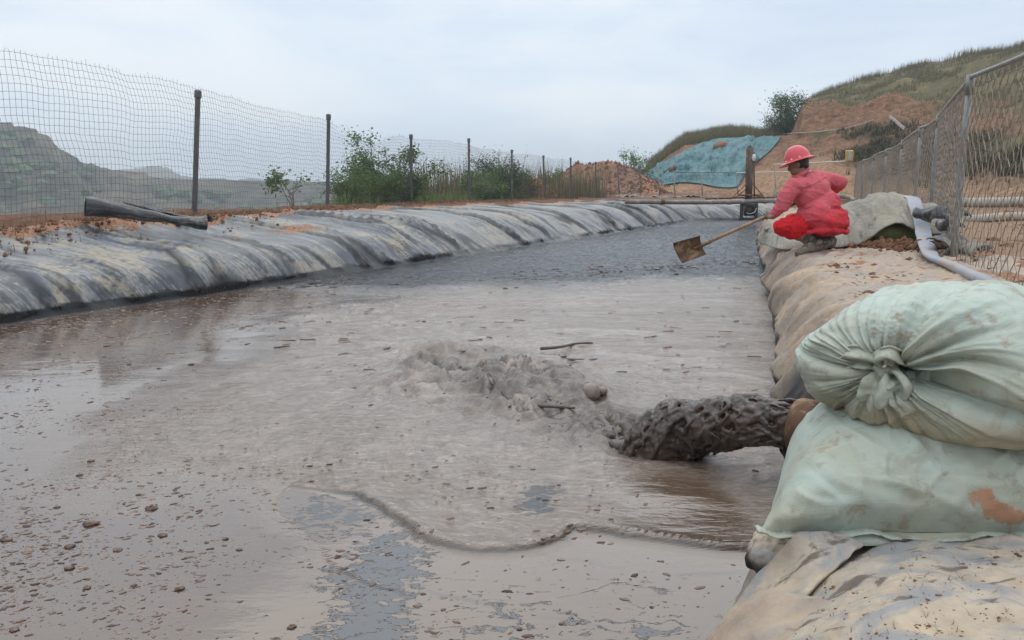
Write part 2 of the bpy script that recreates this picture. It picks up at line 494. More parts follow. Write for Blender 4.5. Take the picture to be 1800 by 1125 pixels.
# ---- pond mud
def mat_mud(name, pond):
    m, nt, b = newmat(name)
    v = objco(nt)
    n_big = noise(nt, v, 0.9, 5, 0.6, 0.6)
    n_mid = noise(nt, v, 7.0, 6, 0.6, 0.8)
    base = mixc(nt, n_big, (0.098, 0.063, 0.042), (0.122, 0.083, 0.059))
    if not pond:
        n_f = noise(nt, v, 30.0, 5, 0.6)
        c = mixc(nt, ramp(nt, n_mid, [(0.3, 0.0), (0.7, 1.0)]), (0.026, 0.018, 0.014), (0.088, 0.061, 0.048))
        setb(nt, b, col=c, rough=0.13, spec=0.45, normal=bump(nt, n_f, 0.25, 0.004))
        return m
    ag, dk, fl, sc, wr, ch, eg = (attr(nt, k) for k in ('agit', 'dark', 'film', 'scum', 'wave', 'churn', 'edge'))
    # agitated mud is fresh: paler and greyer, with streaks along the flow
    stv = attr(nt, 'flow', 'Vector')
    st0 = noise(nt, mapv(nt, stv, (15.0, 5.0, 1)), 1.0, 7, 0.66, 2.2)
    sti = noise(nt, mapv(nt, v, (9.0, 15.0, 1)), 1.0, 7, 0.66, 1.0)
    st1 = mth(nt, 'ADD', mth(nt, 'MULTIPLY', st0, 0.45), mth(nt, 'MULTIPLY', sti, 0.55))
    st2 = noise(nt, mapv(nt, v, (38.0, 60.0, 1)), 1.0, 5, 0.62, 0.6)
    fresh = mixc(nt, ramp(nt, st1, [(0.34, 0.0), (0.62, 1.0)]), (0.092, 0.060, 0.042), (0.272, 0.208, 0.162))
    mk1 = noise(nt, mapv(nt, v, (15.0, 44.0, 1), rot=(0, 0, -0.12)), 1.0, 5, 0.62, 0.9)  # ripple shading painted into the mud colour as dark and pale marks
    mk2 = noise(nt, mapv(nt, stv, (30.0, 6.0, 1)), 1.0, 6, 0.66, 1.6)
    mk3 = noise(nt, mapv(nt, v, (1.1, 2.4, 1)), 1.0, 4, 0.6, 0.8)
    mk = mth(nt, 'MULTIPLY', ramp(nt, mk1, [(0.37, 0.42), (0.47, 1.0)]), ramp(nt, mk2, [(0.36, 0.5), (0.48, 1.0)]))
    fresh = mixc(nt, ramp(nt, mk3, [(0.38, 0.35), (0.6, 1.0)]), fresh, mixc(nt, mk, (0.045, 0.034, 0.028), fresh))
    fresh = mixc(nt, ramp(nt, mk1, [(0.56, 0.0), (0.68, 0.55)]), fresh, (0.42, 0.37, 0.325))
    c = mixc(nt, ag, base, fresh)
    nch = noise(nt, v, 16.0, 6, 0.65, 0.8)
    c = mixc(nt, ch, c, mixc(nt, ramp(nt, nch, [(0.35, 0.0), (0.65, 1.0)]), (0.022, 0.015, 0.011), (0.105, 0.073, 0.054)))
    c = mixc(nt, eg, c, (0.030, 0.022, 0.018))  # painted shade under the mud lip, together with the dark arcs
    # black oily water at the far end
    dkn = noise(nt, mapv(nt, v, (1.6, 3.5, 1)), 1.0, 5, 0.6)
    c = mixc(nt, dk, c, mixc(nt, dkn, (0.014, 0.018, 0.026), (0.038, 0.043, 0.052)))
    # thin pale scum
    scn = noise(nt, mapv(nt, v, (14, 22, 1)), 1.0, 5, 0.65, 0.5)
    c = mixc(nt, mth(nt, 'MULTIPLY', sc, ramp(nt, scn, [(0.53, 0.0), (0.6, 1.0)])), c, (0.40, 0.30, 0.255))
    # grey-blue oil film broken into flakes
    fn = noise(nt, mapv(nt, v, (1.0, 1.9, 1), (3, 1, 0), (0, 0, 0.2)), 15.0, 8, 0.68, 1.0)
    fm = ramp(nt, mth(nt, 'ADD', fn, mth(nt, 'MULTIPLY', mth(nt, 'SUBTRACT', fl, 0.5), 0.26)), [(0.525, 0.0), (0.545, 1.0)])
    fm = mth(nt, 'MULTIPLY', fm, ramp(nt, fl, [(0.0, 0.0), (0.25, 1.0)]))
    c = mixc(nt, mth(nt, 'MULTIPLY', fm, 0.95), c, (0.060, 0.066, 0.076))
    # relief
    rp = noise(nt, mapv(nt, v, (3.0, 9.0, 1), rot=(0, 0, -0.25)), 1.0, 5, 0.6, 0.3)
    rq = noise(nt, mapv(nt, v, (13.0, 34.0, 1), rot=(0, 0, -0.3)), 1.0, 4, 0.6, 0.3)
    rip = mth(nt, 'MULTIPLY', mth(nt, 'ADD', rp, mth(nt, 'MULTIPLY', rq, 0.35)), wr)
    agh = mth(nt, 'MULTIPLY', mth(nt, 'ADD', st1, mth(nt, 'MULTIPLY', st2, 0.45)), mth(nt, 'MULTIPLY', ag, 0.95))
    h = mth(nt, 'ADD', rip, agh)
    h = mth(nt, 'ADD', h, mth(nt, 'MULTIPLY', fm, 0.05))
    nrm = bump(nt, h, 1.0, 0.022)
    ro = mth(nt, 'ADD', mth(nt, 'MULTIPLY', ag, 0.055), 0.03)
    ro = mth(nt, 'ADD', ro, mth(nt, 'MULTIPLY', fm, 0.2))
    ro = mth(nt, 'ADD', ro, mth(nt, 'ADD', mth(nt, 'MULTIPLY', ch, 0.12), mth(nt, 'MULTIPLY', dk, 0.04)))
    setb(nt, b, col=c, rough=ro, spec=mth(nt, 'SUBTRACT', 0.85, mth(nt, 'MULTIPLY', dk, 0.68)), normal=nrm, coat=mth(nt, 'MULTIPLY', mth(nt, 'MULTIPLY', mth(nt, 'SUBTRACT', 1.0, dk), mth(nt, 'SUBTRACT', 1.0, ch)), mth(nt, 'MULTIPLY', mth(nt, 'SUBTRACT', 1.0, fm), 0.48)), coatr=0.03)
    nt.links.new(nrm, b.inputs['Coat Normal'])
    return m
M['pond'] = mat_mud('pond mud', True)
M['mudlight'] = mat_simple('pale wet mud', (0.175, 0.135, 0.112), 0.2, 0, 0.3, 16, 0.3, 0.004)
M['mudflow'] = mat_mud('pouring mud', False)

# ---- bank liner (black sheet, dust and mud streaks following the folds)
def mat_liner(name, base=(0.076, 0.085, 0.100), dust=(0.36, 0.315, 0.245), amount=0.0, rough=0.42, grit=0.0, smear=0.0, gray=0.35):
    m, nt, b = newmat(name)
    v = objco(nt)
    st = attr(nt, 'st', 'Vector')          # metres along the bank, metres down the slope (sheared with the folds)
    n1 = noise(nt, mapv(nt, st, (1.3, 0.7, 1)), 1.0, 7, 0.64, 1.0)
    n2 = noise(nt, mapv(nt, st, (5.5, 1.0, 1), (5, 2, 0)), 1.0, 7, 0.68, 1.2)
    n3 = noise(nt, v, 22.0, 6, 0.6)
    n4 = noise(nt, v, 1.1, 5, 0.6, 0.4)
    d = mth(nt, 'ADD', mth(nt, 'MULTIPLY', n1, 0.5), mth(nt, 'MULTIPLY', n2, 0.38))
    d = mth(nt, 'ADD', d, mth(nt, 'MULTIPLY', n4, 0.22))
    d = mth(nt, 'ADD', d, mth(nt, 'MULTIPLY', mth(nt, 'SUBTRACT', n3, 0.5), 0.22))
    d = mth(nt, 'ADD', d, amount)
    nst = noise(nt, mapv(nt, st, (26.0, 0.9, 1), (1, 7, 0)), 1.0, 6, 0.7, 0.3)
    d = mth(nt, 'ADD', d, mth(nt, 'MULTIPLY', mth(nt, 'SUBTRACT', nst, 0.5), 0.34))
    dm = ramp(nt, d, [(0.49, 0.0), (0.565, 0.92)])
    rg = noise(nt, mapv(nt, st, (2.6, 0.8, 1), (3, 3, 0)), 1.0, 4, 0.6, 1.4, 'RIDGED_MULTIFRACTAL')
    light = ramp(nt, n2, [(0.33, tuple(q * 0.45 for q in base)), (0.5, tuple(q * 1.1 for q in base)), (0.68, tuple(q * 2.1 for q in base))])
    gdust = tuple(0.86 * (sum(dust) / 3) * q for q in (0.97, 1.0, 1.04))
    dcol = mixc(nt, ramp(nt, noise(nt, mapv(nt, v, (1, 1, 1), (3, 8, 2)), 2.3, 6, 0.65, 0.8), [(0.42, 0.0), (0.56, gray)]), dust, gdust)
    dcol = mixc(nt, 0.6, dcol, ramp(nt, n3, [(0.3, 0.55), (0.65, 1.0)]), 'MULTIPLY')
    if smear:
        sm = noise(nt, mapv(nt, v, (1, 2.2, 1), rot=(0, 0, 0.3)), 4.2, 8, 0.66, 1.2)
        dcol = mixc(nt, ramp(nt, sm, [(0.47, 0.0), (0.57, smear * .85)]), dcol, (0.25, 0.255, 0.262))
        sm2 = noise(nt, mapv(nt, v, (1, 2.5, 1), (7, 3, 1)), 8.5, 8, 0.68, 0.8)
        dcol = mixc(nt, ramp(nt, sm2, [(0.575, 0.0), (0.63, 0.85 * smear)]), dcol, (0.10, 0.072, 0.055))
    c = mixc(nt, dm, light, dcol)
    # dark clean plastic where folds keep the dust off, plus painted fold shade
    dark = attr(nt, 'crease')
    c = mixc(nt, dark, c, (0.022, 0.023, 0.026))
    # red soil fallen on the sheet
    so = attr(nt, 'soil')
    ns = noise(nt, v, 9.0, 7, 0.68, 0.5)
    sm = ramp(nt, mth(nt, 'ADD', so, mth(nt, 'MULTIPLY', mth(nt, 'SUBTRACT', ns, 0.5), 1.1)), [(0.46, 0.0), (0.58, 1.0)])
    nso = noise(nt, v, 34.0, 5, 0.65)
    scol = mixc(nt, ramp(nt, nso, [(0.35, 0.0), (0.65, 1.0)]), (0.17, 0.075, 0.042), (0.40, 0.22, 0.13))
    c = mixc(nt, sm, c, scol)
    wt = attr(nt, 'wet')
    c = mixc(nt, wt, c, (0.010, 0.011, 0.013))
    h = mth(nt, 'ADD', mth(nt, 'MULTIPLY', n2, 0.5), mth(nt, 'MULTIPLY', n3, 0.20 + grit))
    h = mth(nt, 'ADD', h, mth(nt, 'MULTIPLY', rg, 0.45))
    h = mth(nt, 'ADD', h, mth(nt, 'MULTIPLY', mth(nt, 'MULTIPLY', sm, nso), 1.5))
    ro = mth(nt, 'ADD', mth(nt, 'MULTIPLY', dm, 0.3), rough)
    ro = mth(nt, 'ADD', ro, mth(nt, 'MULTIPLY', sm, 0.3))
    ro = mth(nt, 'SUBTRACT', ro, mth(nt, 'MULTIPLY', wt, 0.3), clamp=True)
    setb(nt, b, col=c, rough=ro, spec=0.4, normal=bump(nt, h, 0.55, 0.012))
    return m
M['liner'] = mat_liner('bank liner', amount=-0.03, gray=0.9, rough=0.30)
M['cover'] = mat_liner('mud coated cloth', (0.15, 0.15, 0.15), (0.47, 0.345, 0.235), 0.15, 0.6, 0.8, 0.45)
M['cover_near'] = mat_liner('mud smeared cloth', (0.20, 0.20, 0.20), (0.50, 0.40, 0.29), 0.16, 0.6, 0.9, 1.0)

# ---- terrain
m, nt, b = newmat('ground soil')
v = objco(nt)
n1 = noise(nt, v, 0.7, 7, 0.62, 0.4)
n2 = noise(nt, v, 11.0, 7, 0.66)
n4 = noise(nt, v, 3.0, 5, 0.6)
tan = mixc(nt, n1, (0.26, 0.16, 0.10), (0.34, 0.225, 0.145))
red = mixc(nt, n2, (0.10, 0.047, 0.028), (0.215, 0.112, 0.07))
c = mixc(nt, attr(nt, 'red'), tan, red)
gr = mixc(nt, n4, (0.06, 0.07, 0.03), (0.12, 0.12, 0.055))
c = mixc(nt, ramp(nt, mth(nt, 'ADD', attr(nt, 'green'), mth(nt, 'MULTIPLY', mth(nt, 'SUBTRACT', n4, 0.5), 0.9)), [(0.42, 0.0), (0.6, 1.0)]), c, gr)
c = mixc(nt, 0.5, c, ramp(nt, n2, [(0.32, 0.4), (0.62, 1.0)]), 'MULTIPLY')
setb(nt, b, col=c, rough=0.95, spec=0.15, normal=bump(nt, n2, 0.7, 0.03))
M['ground'] = m

m, nt, b = newmat('hill cover')
v = objco(nt)
n1 = noise(nt, v, 0.16, 8, 0.68, 0.5)
n2 = noise(nt, v, 1.4, 8, 0.68, 0.3)
n3 = noise(nt, v, 0.5, 6, 0.6, 0.4)
soil = mixc(nt, ramp(nt, n2, [(0.3, 0.0), (0.7, 1.0)]), (0.15, 0.075, 0.045), (0.33, 0.19, 0.118))
soil = mixc(nt, attr(nt, 'pale'), soil, (0.40, 0.25, 0.155))
n6 = noise(nt, v, 4.0, 7, 0.7, 0.4)
soil = mixc(nt, 0.75, soil, ramp(nt, n6, [(0.36, 0.28), (0.58, 1.0)]), 'MULTIPLY')
grs = mixc(nt, ramp(nt, n3, [(0.35, 0.0), (0.65, 1.0)]), (0.085, 0.080, 0.042), (0.20, 0.165, 0.09))
grs = mixc(nt, 0.5, grs, ramp(nt, n2, [(0.3, 0.35), (0.65, 1.0)]), 'MULTIPLY')
gm = ramp(nt, mth(nt, 'ADD', attr(nt, 'green'), mth(nt, 'MULTIPLY', mth(nt, 'SUBTRACT', n2, 0.5), 2.0)), [(0.42, 0.0), (0.58, 1.0)])
c = mixc(nt, gm, soil, grs)
c = mixc(nt, attr(nt, 'brush'), c, mixc(nt, n2, (0.035, 0.036, 0.02), (0.10, 0.085, 0.055)))
setb(nt, b, col=c, rough=0.95, spec=0.1, normal=bump(nt, n2, 0.9, 0.25))
M['hill'] = m

m, nt, b = newmat('far hill cover')
v = objco(nt)
n1 = noise(nt, v, 0.022, 8, 0.7, 0.5)
n2 = noise(nt, v, 0.12, 8, 0.7, 0.3)
n5 = noise(nt, mapv(nt, v, (0.25, 0.25, 3.0)), 0.35, 5, 0.6, 0.3)
c = mixc(nt, ramp(nt, n1, [(0.38, 0.0), (0.62, 1.0)]), (0.018, 0.032, 0.018), (0.20, 0.165, 0.115))
c = mixc(nt, 0.8, c, ramp(nt, n2, [(0.35, 0.25), (0.6, 1.0)]), 'MULTIPLY')
c = mixc(nt, ramp(nt, n5, [(0.54, 0.0), (0.66, 0.45)]), c, (0.19, 0.145, 0.10))
setb(nt, b, col=c, rough=0.95, spec=0.1, normal=bump(nt, n2, 1.0, 3.0))
M['farhill'] = m

# ---- leaves, grass (tint attribute picks the shade)
def mat_leaf(name, a, c_, rough=0.6):
    m, nt, b = newmat(name)
    c = mixc(nt, attr(nt, 'tint'), a, c_)
    setb(nt, b, col=c, rough=rough, spec=0.3)
    tr = nd(nt, 'ShaderNodeBsdfTranslucent', {'Color': c})
    mx = nd(nt, 'ShaderNodeMixShader', {0: 0.3, 1: b.outputs[0], 2: tr.outputs[0]})
    out = [n for n in nt.nodes if n.type == 'OUTPUT_MATERIAL'][0]
    nt.links.new(mx.outputs[0], out.inputs[0])
    return m
M['leaf'] = mat_leaf('shrub leaves', (0.06, 0.115, 0.03), (0.165, 0.25, 0.085))
M['leaf_dark'] = mat_leaf('dark bush leaves', (0.035, 0.07, 0.02), (0.11, 0.175, 0.055))
M['leaf_dry'] = mat_leaf('brown brush leaves', (0.05, 0.042, 0.026), (0.14, 0.12, 0.06))
M['grass'] = mat_leaf('hill grass blades', (0.075, 0.078, 0.032), (0.26, 0.21, 0.115))
M['grass_green'] = mat_leaf('green grass blades', (0.06, 0.11, 0.025), (0.18, 0.24, 0.08))
M['straw'] = mat_leaf('straw and twigs', (0.10, 0.055, 0.035), (0.36, 0.24, 0.15))
M['bark'] = mat_simple('bark', (0.10, 0.075, 0.055), 0.85, 0, 0.3, 20, 0.4, 0.004)
M['flake'] = mat_leaf('floating mud flakes', (0.075, 0.042, 0.030), (0.44, 0.33, 0.27), 0.45)
M['flake_dark'] = mat_simple('black oily scum', (0.014, 0.015, 0.018), 0.3, 0, 0.3, 20, 0.3, 0.004)

# ---- green debris net
m, nt, b = newmat('teal dust net')
v = objco(nt)
n1 = noise(nt, v, 1.6, 6, 0.65, 0.6)
n2 = noise(nt, mapv(nt, v, (1, 1, 1), rot=(0, 0.5, 0)), 6.0, 6, 0.62)
c = mixc(nt, ramp(nt, n1, [(0.3, 0.0), (0.7, 1.0)]), (0.06, 0.150, 0.170), (0.135, 0.255, 0.275))
c = mixc(nt, ramp(nt, n2, [(0.55, 0.0), (0.72, 0.6)]), c, (0.22, 0.26, 0.22))
setb(nt, b, col=c, rough=0.7, spec=0.3, normal=bump(nt, mth(nt, 'ADD', n2, noise(nt, mapv(nt, v, (1, 1, 2.5), rot=(0, 0.6, 0)), 1.5, 5, 0.6, 1.0, 'RIDGED_MULTIFRACTAL')), 0.8, 0.22))
M['net'] = m

# ---- green woven sack
def mat_sack(name, patch):
    m, nt, b = newmat(name)
    v = objco(nt)
    uv = attr(nt, 'st', 'Vector')
    wx = nd(nt, 'ShaderNodeTexWave', {'Vector': uv, 'Scale': 62.0, 'Distortion': 1.2, 'Detail': 2.0, 'Detail Scale': 6.0}, wave_type='BANDS', bands_direction='X').outputs['Fac']
    wy = nd(nt, 'ShaderNodeTexWave', {'Vector': uv, 'Scale': 62.0, 'Distortion': 1.2, 'Detail': 2.0, 'Detail Scale': 6.0}, wave_type='BANDS', bands_direction='Y').outputs['Fac']
    weave = mth(nt, 'MAXIMUM', wx, wy)
    n1 = noise(nt, v, 4.5, 7, 0.62, 0.5)
    n2 = noise(nt, v, 24.0, 6, 0.65)
    n3 = noise(nt, mapv(nt, v, (1, 1, 1), (4.2, 1.7, 2.2)), 3.1, 7, 0.62, 0.7)
    n5 = noise(nt, mapv(nt, uv, (3.0, 30.0, 1)), 1.0, 5, 0.6, 0.4)
    c = mixc(nt, n1, (0.305, 0.365, 0.320), (0.465, 0.515, 0.465))
    c = mixc(nt, ramp(nt, n3, [(0.45, 0.0), (0.66, 0.7)]), c, (0.33, 0.31, 0.215))
    c = mixc(nt, ramp(nt, n5, [(0.55, 0.0), (0.7, 0.3)]), c, (0.54, 0.58, 0.51))
    c = mixc(nt, ramp(nt, n2, [(0.565, 0.0), (0.67, 0.65)]), c, (0.25, 0.19, 0.13))
    n7 = noise(nt, v, 9.0, 8, 0.7, 0.6)
    c = mixc(nt, ramp(nt, n7, [(0.54, 0.0), (0.66, 0.55)]), c, (0.24, 0.225, 0.165))
    # smeared soil where the sack lies in it
    dm = attr(nt, 'dirt')
    dd = ramp(nt, mth(nt, 'ADD', dm, mth(nt, 'MULTIPLY', mth(nt, 'SUBTRACT', n1, 0.5), 0.9)), [(0.45, 0.0), (0.95, 0.85)])
    c = mixc(nt, dd, c, mixc(nt, n2, (0.27, 0.20, 0.115), (0.36, 0.30, 0.19)))
    pm = attr(nt, 'patch')
    pp = ramp(nt, mth(nt, 'ADD', pm, mth(nt, 'MULTIPLY', mth(nt, 'SUBTRACT', noise(nt, v, 13.0, 7, 0.66, 0.6), 0.5), 1.2)), [(0.49, 0.0), (0.55, 1.0)])
    c = mixc(nt, pp, c, mixc(nt, n2, (0.33, 0.165, 0.10), (0.52, 0.31, 0.20)))
    h = mth(nt, 'ADD', mth(nt, 'MULTIPLY', weave, 0.10), mth(nt, 'MULTIPLY', n2, 0.4))
    h = mth(nt, 'ADD', h, mth(nt, 'MULTIPLY', pp, 0.35))
    setb(nt, b, col=c, rough=0.62, spec=0.35, normal=bump(nt, h, 0.45, 0.006))
    return m
M['sack'] = mat_sack('pale green woven sack', True)
M['sack_olive'] = mat_simple('olive green sack', (0.135, 0.145, 0.04), 0.7, 0, 0.25, 8, 0.3, 0.004)
M['hose'] = mat_simple('blue grey lay flat hose', (0.25, 0.28, 0.345), 0.5, 0, 0.2, 7, 0.2, 0.004, stain=(0.36, 0.28, 0.20), stain_s=4.5, stain_lo=0.48, stain_hi=0.62)
M['geotex'] = mat_liner('grey geotextile', (0.185, 0.18, 0.165), (0.33, 0.30, 0.235), 0.0, 0.7, 0.5)
M['black_sheet'] = mat_liner('black plastic sheet', (0.045, 0.047, 0.052), (0.27, 0.245, 0.205), -0.04, 0.38)
# ------------------------------------------------------------------ plan of the pit
WL = [(-7.6, -2.5), (-6.3, 1.2), (-5.35, 4.0)] + [tuple(at_z(u, v)[:2]) for u, v in
      ((0, 572), (170, 545), (347, 521), (600, 482), (750, 460), (900, 437), (1000, 421), (1100, 407), (1165, 397.5))] + [(6.5, 29.3), (7.3, 30.9), (8.6, 31.5), (11.5, 31.7)]
WR = [(-1.3, -2.5), (-.12, 0.0), (.31, 1.15), (.68, 1.85), (.94, 2.4), (1.12, 2.9), (1.27, 3.4), (1.55, 4.3), (2.08, 5.8), (2.65, 7.57), (3.6, 10.8), (5.5, 17), (7.5, 23), (9.4, 28), (11.5, 31.7)]
WLc, WRc = catmull(WL, 260), catmull(WR, 200)
POLY = np.vstack([WLc, WRc[::-1]])

def dist_line(px, py, L):
    d = np.full(np.shape(px), 1e9)
    for a, b_ in zip(L[:-1], L[1:]):
        ex, ey = b_[0] - a[0], b_[1] - a[1]
        l2 = ex * ex + ey * ey + 1e-12
        t = np.clip(((px - a[0]) * ex + (py - a[1]) * ey) / l2, 0, 1)
        d = np.minimum(d, (px - a[0] - t * ex) ** 2 + (py - a[1] - t * ey) ** 2)
    return np.sqrt(d)

def inside(px, py, L):
    r = np.zeros(np.shape(px), bool)
    for a, b_ in zip(L, np.roll(L, -1, axis=0)):
        c = (a[1] > py) != (b_[1] > py)
        with np.errstate(divide='ignore', invalid='ignore'):
            r ^= c & (px < (b_[0] - a[0]) * (py - a[1]) / (b_[1] - a[1] + 1e-15) + a[0])
    return r

NL = np.array([[-.40, -.35], [-.10, -.10], [0, 0], [.03, .12], [.09, .27], [.18, .37], [.34, .425], [.9, .56], [1.4, .72], [1.75, .83], [2.4, .86]])
FL = np.array([[-.45, -.35], [-.10, -.10], [0, 0], [.13, .14], [.36, .36], [.62, .55], [.9, .66], [1.3, .735], [1.9, .79], [2.7, .84], [3.6, .86]])
NR = np.array([[-.25, -.35], [-.03, -.10], [0, 0], [.03, .14], [.07, .28], [.13, .40], [.24, .475], [.4, .51], [1.1, .53], [2.1, .53], [3.4, .50]])
FR = np.array([[-.40, -.35], [-.10, -.10], [0, 0], [.07, .13], [.16, .27], [.27, .40], [.37, .475], [.52, .515], [1.2, .535], [2.2, .53], [3.4, .50]])
wL = lambda y: sst(8.0, 15.0, y)
wR = lambda y: sst(1.6, 3.6, y)
def prof(off, wgt, A, B):
    a = np.interp(off, A[:, 0], A[:, 1]); b_ = np.interp(off, B[:, 0], B[:, 1])
    return a * (1 - wgt) + b_ * wgt
FENCE = [(-8.3, -1.2), (-7.1, 3.0), (-5.9, 7.1)] + [((u - 900) / F * d, d) for u, d in
         ((347, 11.1), (579, 15.4), (725, 19.6), (826, 22.5), (900, 26.9), (956, 30.2), (1003, 32.8), (1047, 36.0), (1086, 41.0), (1124, 48.0))]
FN = np.array(FENCE)
xf = lambda y: np.interp(y, FN[:, 1], FN[:, 0])

def G(x, y):
    x, y = np.asarray(x, float), np.asarray(y, float)
    dl, dr = dist_line(x, y, WLc[::4]), dist_line(x, y, WRc[::4])
    ins = inside(x, y, POLY[::3])
    zl = prof(dl, wL(y), NL, FL)
    zr = prof(dr, wR(y), NR, FR)
    edl = 1.58 + .85 * wL(y)
    edr = np.full_like(x, 2.1)
    zl = zl - 0.14 * (1 - sst(edl - .35, edl + .05, dl))
    zr = zr - 0.14 * (1 - sst(edr - .5, edr, dr))
    left = dl < dr
    z = np.where(left, zl, zr)
    # land outside the wire fence falls to the valley
    q = (xf(y) - x) * 0.96
    st = np.interp(y, [0, 12, 16.5, 20, 24, 30], [.9, .8, .9, 2.4, 3.6, 8.0])
    z = np.where(left, z - np.maximum(q - st, 0) * 0.60, z)
    # far ground beyond the pit
    far = sst(33, 40, y)
    zf = 0.86 + 0.25 * sst(40, 52, y)
    z = np.where((q < st) & (y > 33), z * (1 - far) + zf * far, z)
    z = z + .26 * np.exp(-((y - 22) / 1.6) ** 2) * sst(9.5, 12, x)
    nz = fbm(x * .5, y * .5, o=3) * .05 + fbm(x * 2.7, y * 2.7, 4.4, o=3) * .025
    z = z + nz * sst(.9, 2.0, np.minimum(dl, dr))
    z = np.where(ins, -0.6, z)
    return z, left, dl, dr, q

def axis(a, b_, lo, hi, fine, coarse):
    out = [a]
    while out[-1] < b_:
        c = out[-1]
        d = 0 if lo <= c <= hi else min(abs(c - lo), abs(c - hi))
        out.append(c + fine + (coarse - fine) * min(1, d / 20.0))
    return np.array(out)
gx = axis(-60, 75, -7, 13, .11, 1.6); gy = axis(-14, 95, 0, 38, .13, 1.3)
GX, GY = np.meshgrid(gx, gy, indexing='xy')
GZ, gl, gdl, gdr, gq = G(GX, GY)
red = np.where(gl, sst(.4, 1.0, gdl), .12 + .2 * fbm(GX * .3, GY * .3, 2.2, o=2)) * np.where(GY > 33, .85, 1)
green = np.where(gl, sst(.6, 2.6, gq) * .8, 0.0)
ground = grid_obj('ground', np.stack([GX, GY, GZ], -1), M['ground'], attrs={'red': np.clip(red, 0, 1), 'green': green})
tag(ground, kind='structure')
GB = bvh_of(ground)
gz = lambda x, y: float(G(np.array([x]), np.array([y]))[0][0])

# ------------------------------------------------------------------ far land: valley and hazy ridges to the left
def elev(u, v):
    d = ray(u, v); return d[2] / math.hypot(d[0], d[1]), math.atan2(d[0], d[1])
R1 = [(-500, 215), (-250, 218), (-100, 228), (0, 226), (40, 231), (62, 238), (85, 246), (100, 262), (120, 266), (150, 287), (168, 294), (200, 297), (240, 309), (300, 318), (345, 321), (450, 323), (560, 324), (640, 327), (720, 329), (760, 331), (1000, 334), (1400, 334)]
R2 = [(-500, 330), (60, 325), (150, 302), (210, 298), (250, 296), (292, 298), (310, 306), (345, 314), (420, 319), (500, 325), (560, 331), (900, 334), (1400, 334)]
def ridge(tab):
    e = [elev(u, v) for u, v in tab]
    return np.array([q[1] for q in e]), np.array([q[0] for q in e])
a1, e1 = ridge(R1); a2, e2 = ridge(R2)
az = np.concatenate([np.linspace(-math.pi, -.85, 30)[:-1], np.linspace(-.85, .3, 620), np.linspace(.3, math.pi, 50)[1:]])
rr = np.concatenate([np.linspace(24, 150, 26)[:-1], np.linspace(150, 470, 150)[:-1], np.linspace(470, 1000, 60)[:-1], np.linspace(1000, 1450, 12)])
AZ, RR = np.meshgrid(az, rr, indexing='ij')
c1 = CAMZ + 400 * np.interp(AZ, a1, e1); c2 = CAMZ + 950 * np.interp(AZ, a2, e2)
base = np.interp(RR, [24, 60, 150, 1450], [-9, -20, -26, -22])
t1 = sst(130, 400, RR) * (1 - .35 * sst(400, 640, RR))
z1 = base + (c1 - base) * t1 ** 1.15
z2 = base + (c2 - base) * sst(560, 950, RR) * (1 - .3 * sst(950, 1450, RR))
Z = np.maximum(z1, z2)
X_, Y_ = RR * np.sin(AZ), RR * np.cos(AZ)
gul = fbm(X_ / 60, Y_ / 60, 1.0, o=5) * 9 + np.abs(fbm(X_ / 26, Y_ / 26, 5.0, o=4)) * -5
Z = Z + gul * sst(120, 260, RR) * (1 - .75 * np.exp(-((RR - 400) / 30) ** 2)) * np.clip((Z - base) / 18, 0.1, 1)
terr = np.floor(Z / 3.2) * 3.2
Z = Z * .6 + terr * .4
hills_far = grid_obj('far_hills', np.stack([X_, Y_, Z], -1), M['farhill'], flip=True)
tag(hills_far, kind='structure')

# ------------------------------------------------------------------ the hillside to the right
HT = {1090: [(50, 340), (60, 338), (72, 337), (80, 338), (110, 342), (150, 350)],
      1140: [(50, 337), (58, 321), (66, 300), (74, 296), (110, 312), (150, 330)],
      1200: [(50, 335), (57, 301), (66, 257), (74, 249), (110, 268), (150, 300)],
      1260: [(48, 337), (56, 297), (66, 246), (74, 238), (110, 250), (150, 290)],
      1330: [(44, 344), (54, 302), (66, 246), (72, 239), (110, 248), (150, 280)],
      1385: [(41, 346), (50, 297), (61, 243), (66, 232), (90, 228), (150, 262)],
      1402: [(40, 346), (50, 292), (60, 243), (63, 186), (90, 182), (150, 230)],
      1480: [(37, 347), (46, 292), (57, 236), (62, 188), (86, 148), (150, 200)],
      1560: [(34, 348), (43, 288), (52, 226), (61, 182), (88, 128), (150, 190)],
      1680: [(30, 350), (37, 312), (45, 254), (58, 170), (84, 101), (150, 170)],
      1800: [(27, 352), (32, 314), (39, 262), (53, 160), (80, 82), (150, 150)],
      2000: [(27, 352), (31, 310), (38, 250), (52, 140), (78, 50), (150, 120)],
      2500: [(27, 352), (31, 300), (38, 230), (52, 110), (78, 10), (150, 80)]}
us = sorted(HT)
ha = np.array([elev(u, 338)[1] for u in us])
HR = np.array([[p[0] for p in HT[u]] for u in us], float)
HE = np.array([[elev(u, p[1])[0] for p in HT[u]] for u in us], float)
na, nr = 430, 300
AA = np.linspace(ha[0], ha[-1], na); kk = np.linspace(0, 5, nr)
kk = np.concatenate([np.linspace(0, 3.9, 250), np.linspace(3.9, 5, 51)[1:]]); nr = len(kk)
Hr = np.stack([np.interp(AA, ha, HR[:, j]) for j in range(6)], 1)
He = np.stack([np.interp(AA, ha, HE[:, j]) for j in range(6)], 1)
ki = np.minimum(kk.astype(int), 4); kf = kk - ki
kf = kf * .6 + .4 * kf * kf * (3 - 2 * kf)
HRg = Hr[:, ki] * (1 - kf) + Hr[:, ki + 1] * kf
HEg = He[:, ki] * (1 - kf) + He[:, ki + 1] * kf
HZ = CAMZ + HRg * HEg
HX, HY = HRg * np.sin(AA)[:, None], HRg * np.cos(AA)[:, None]
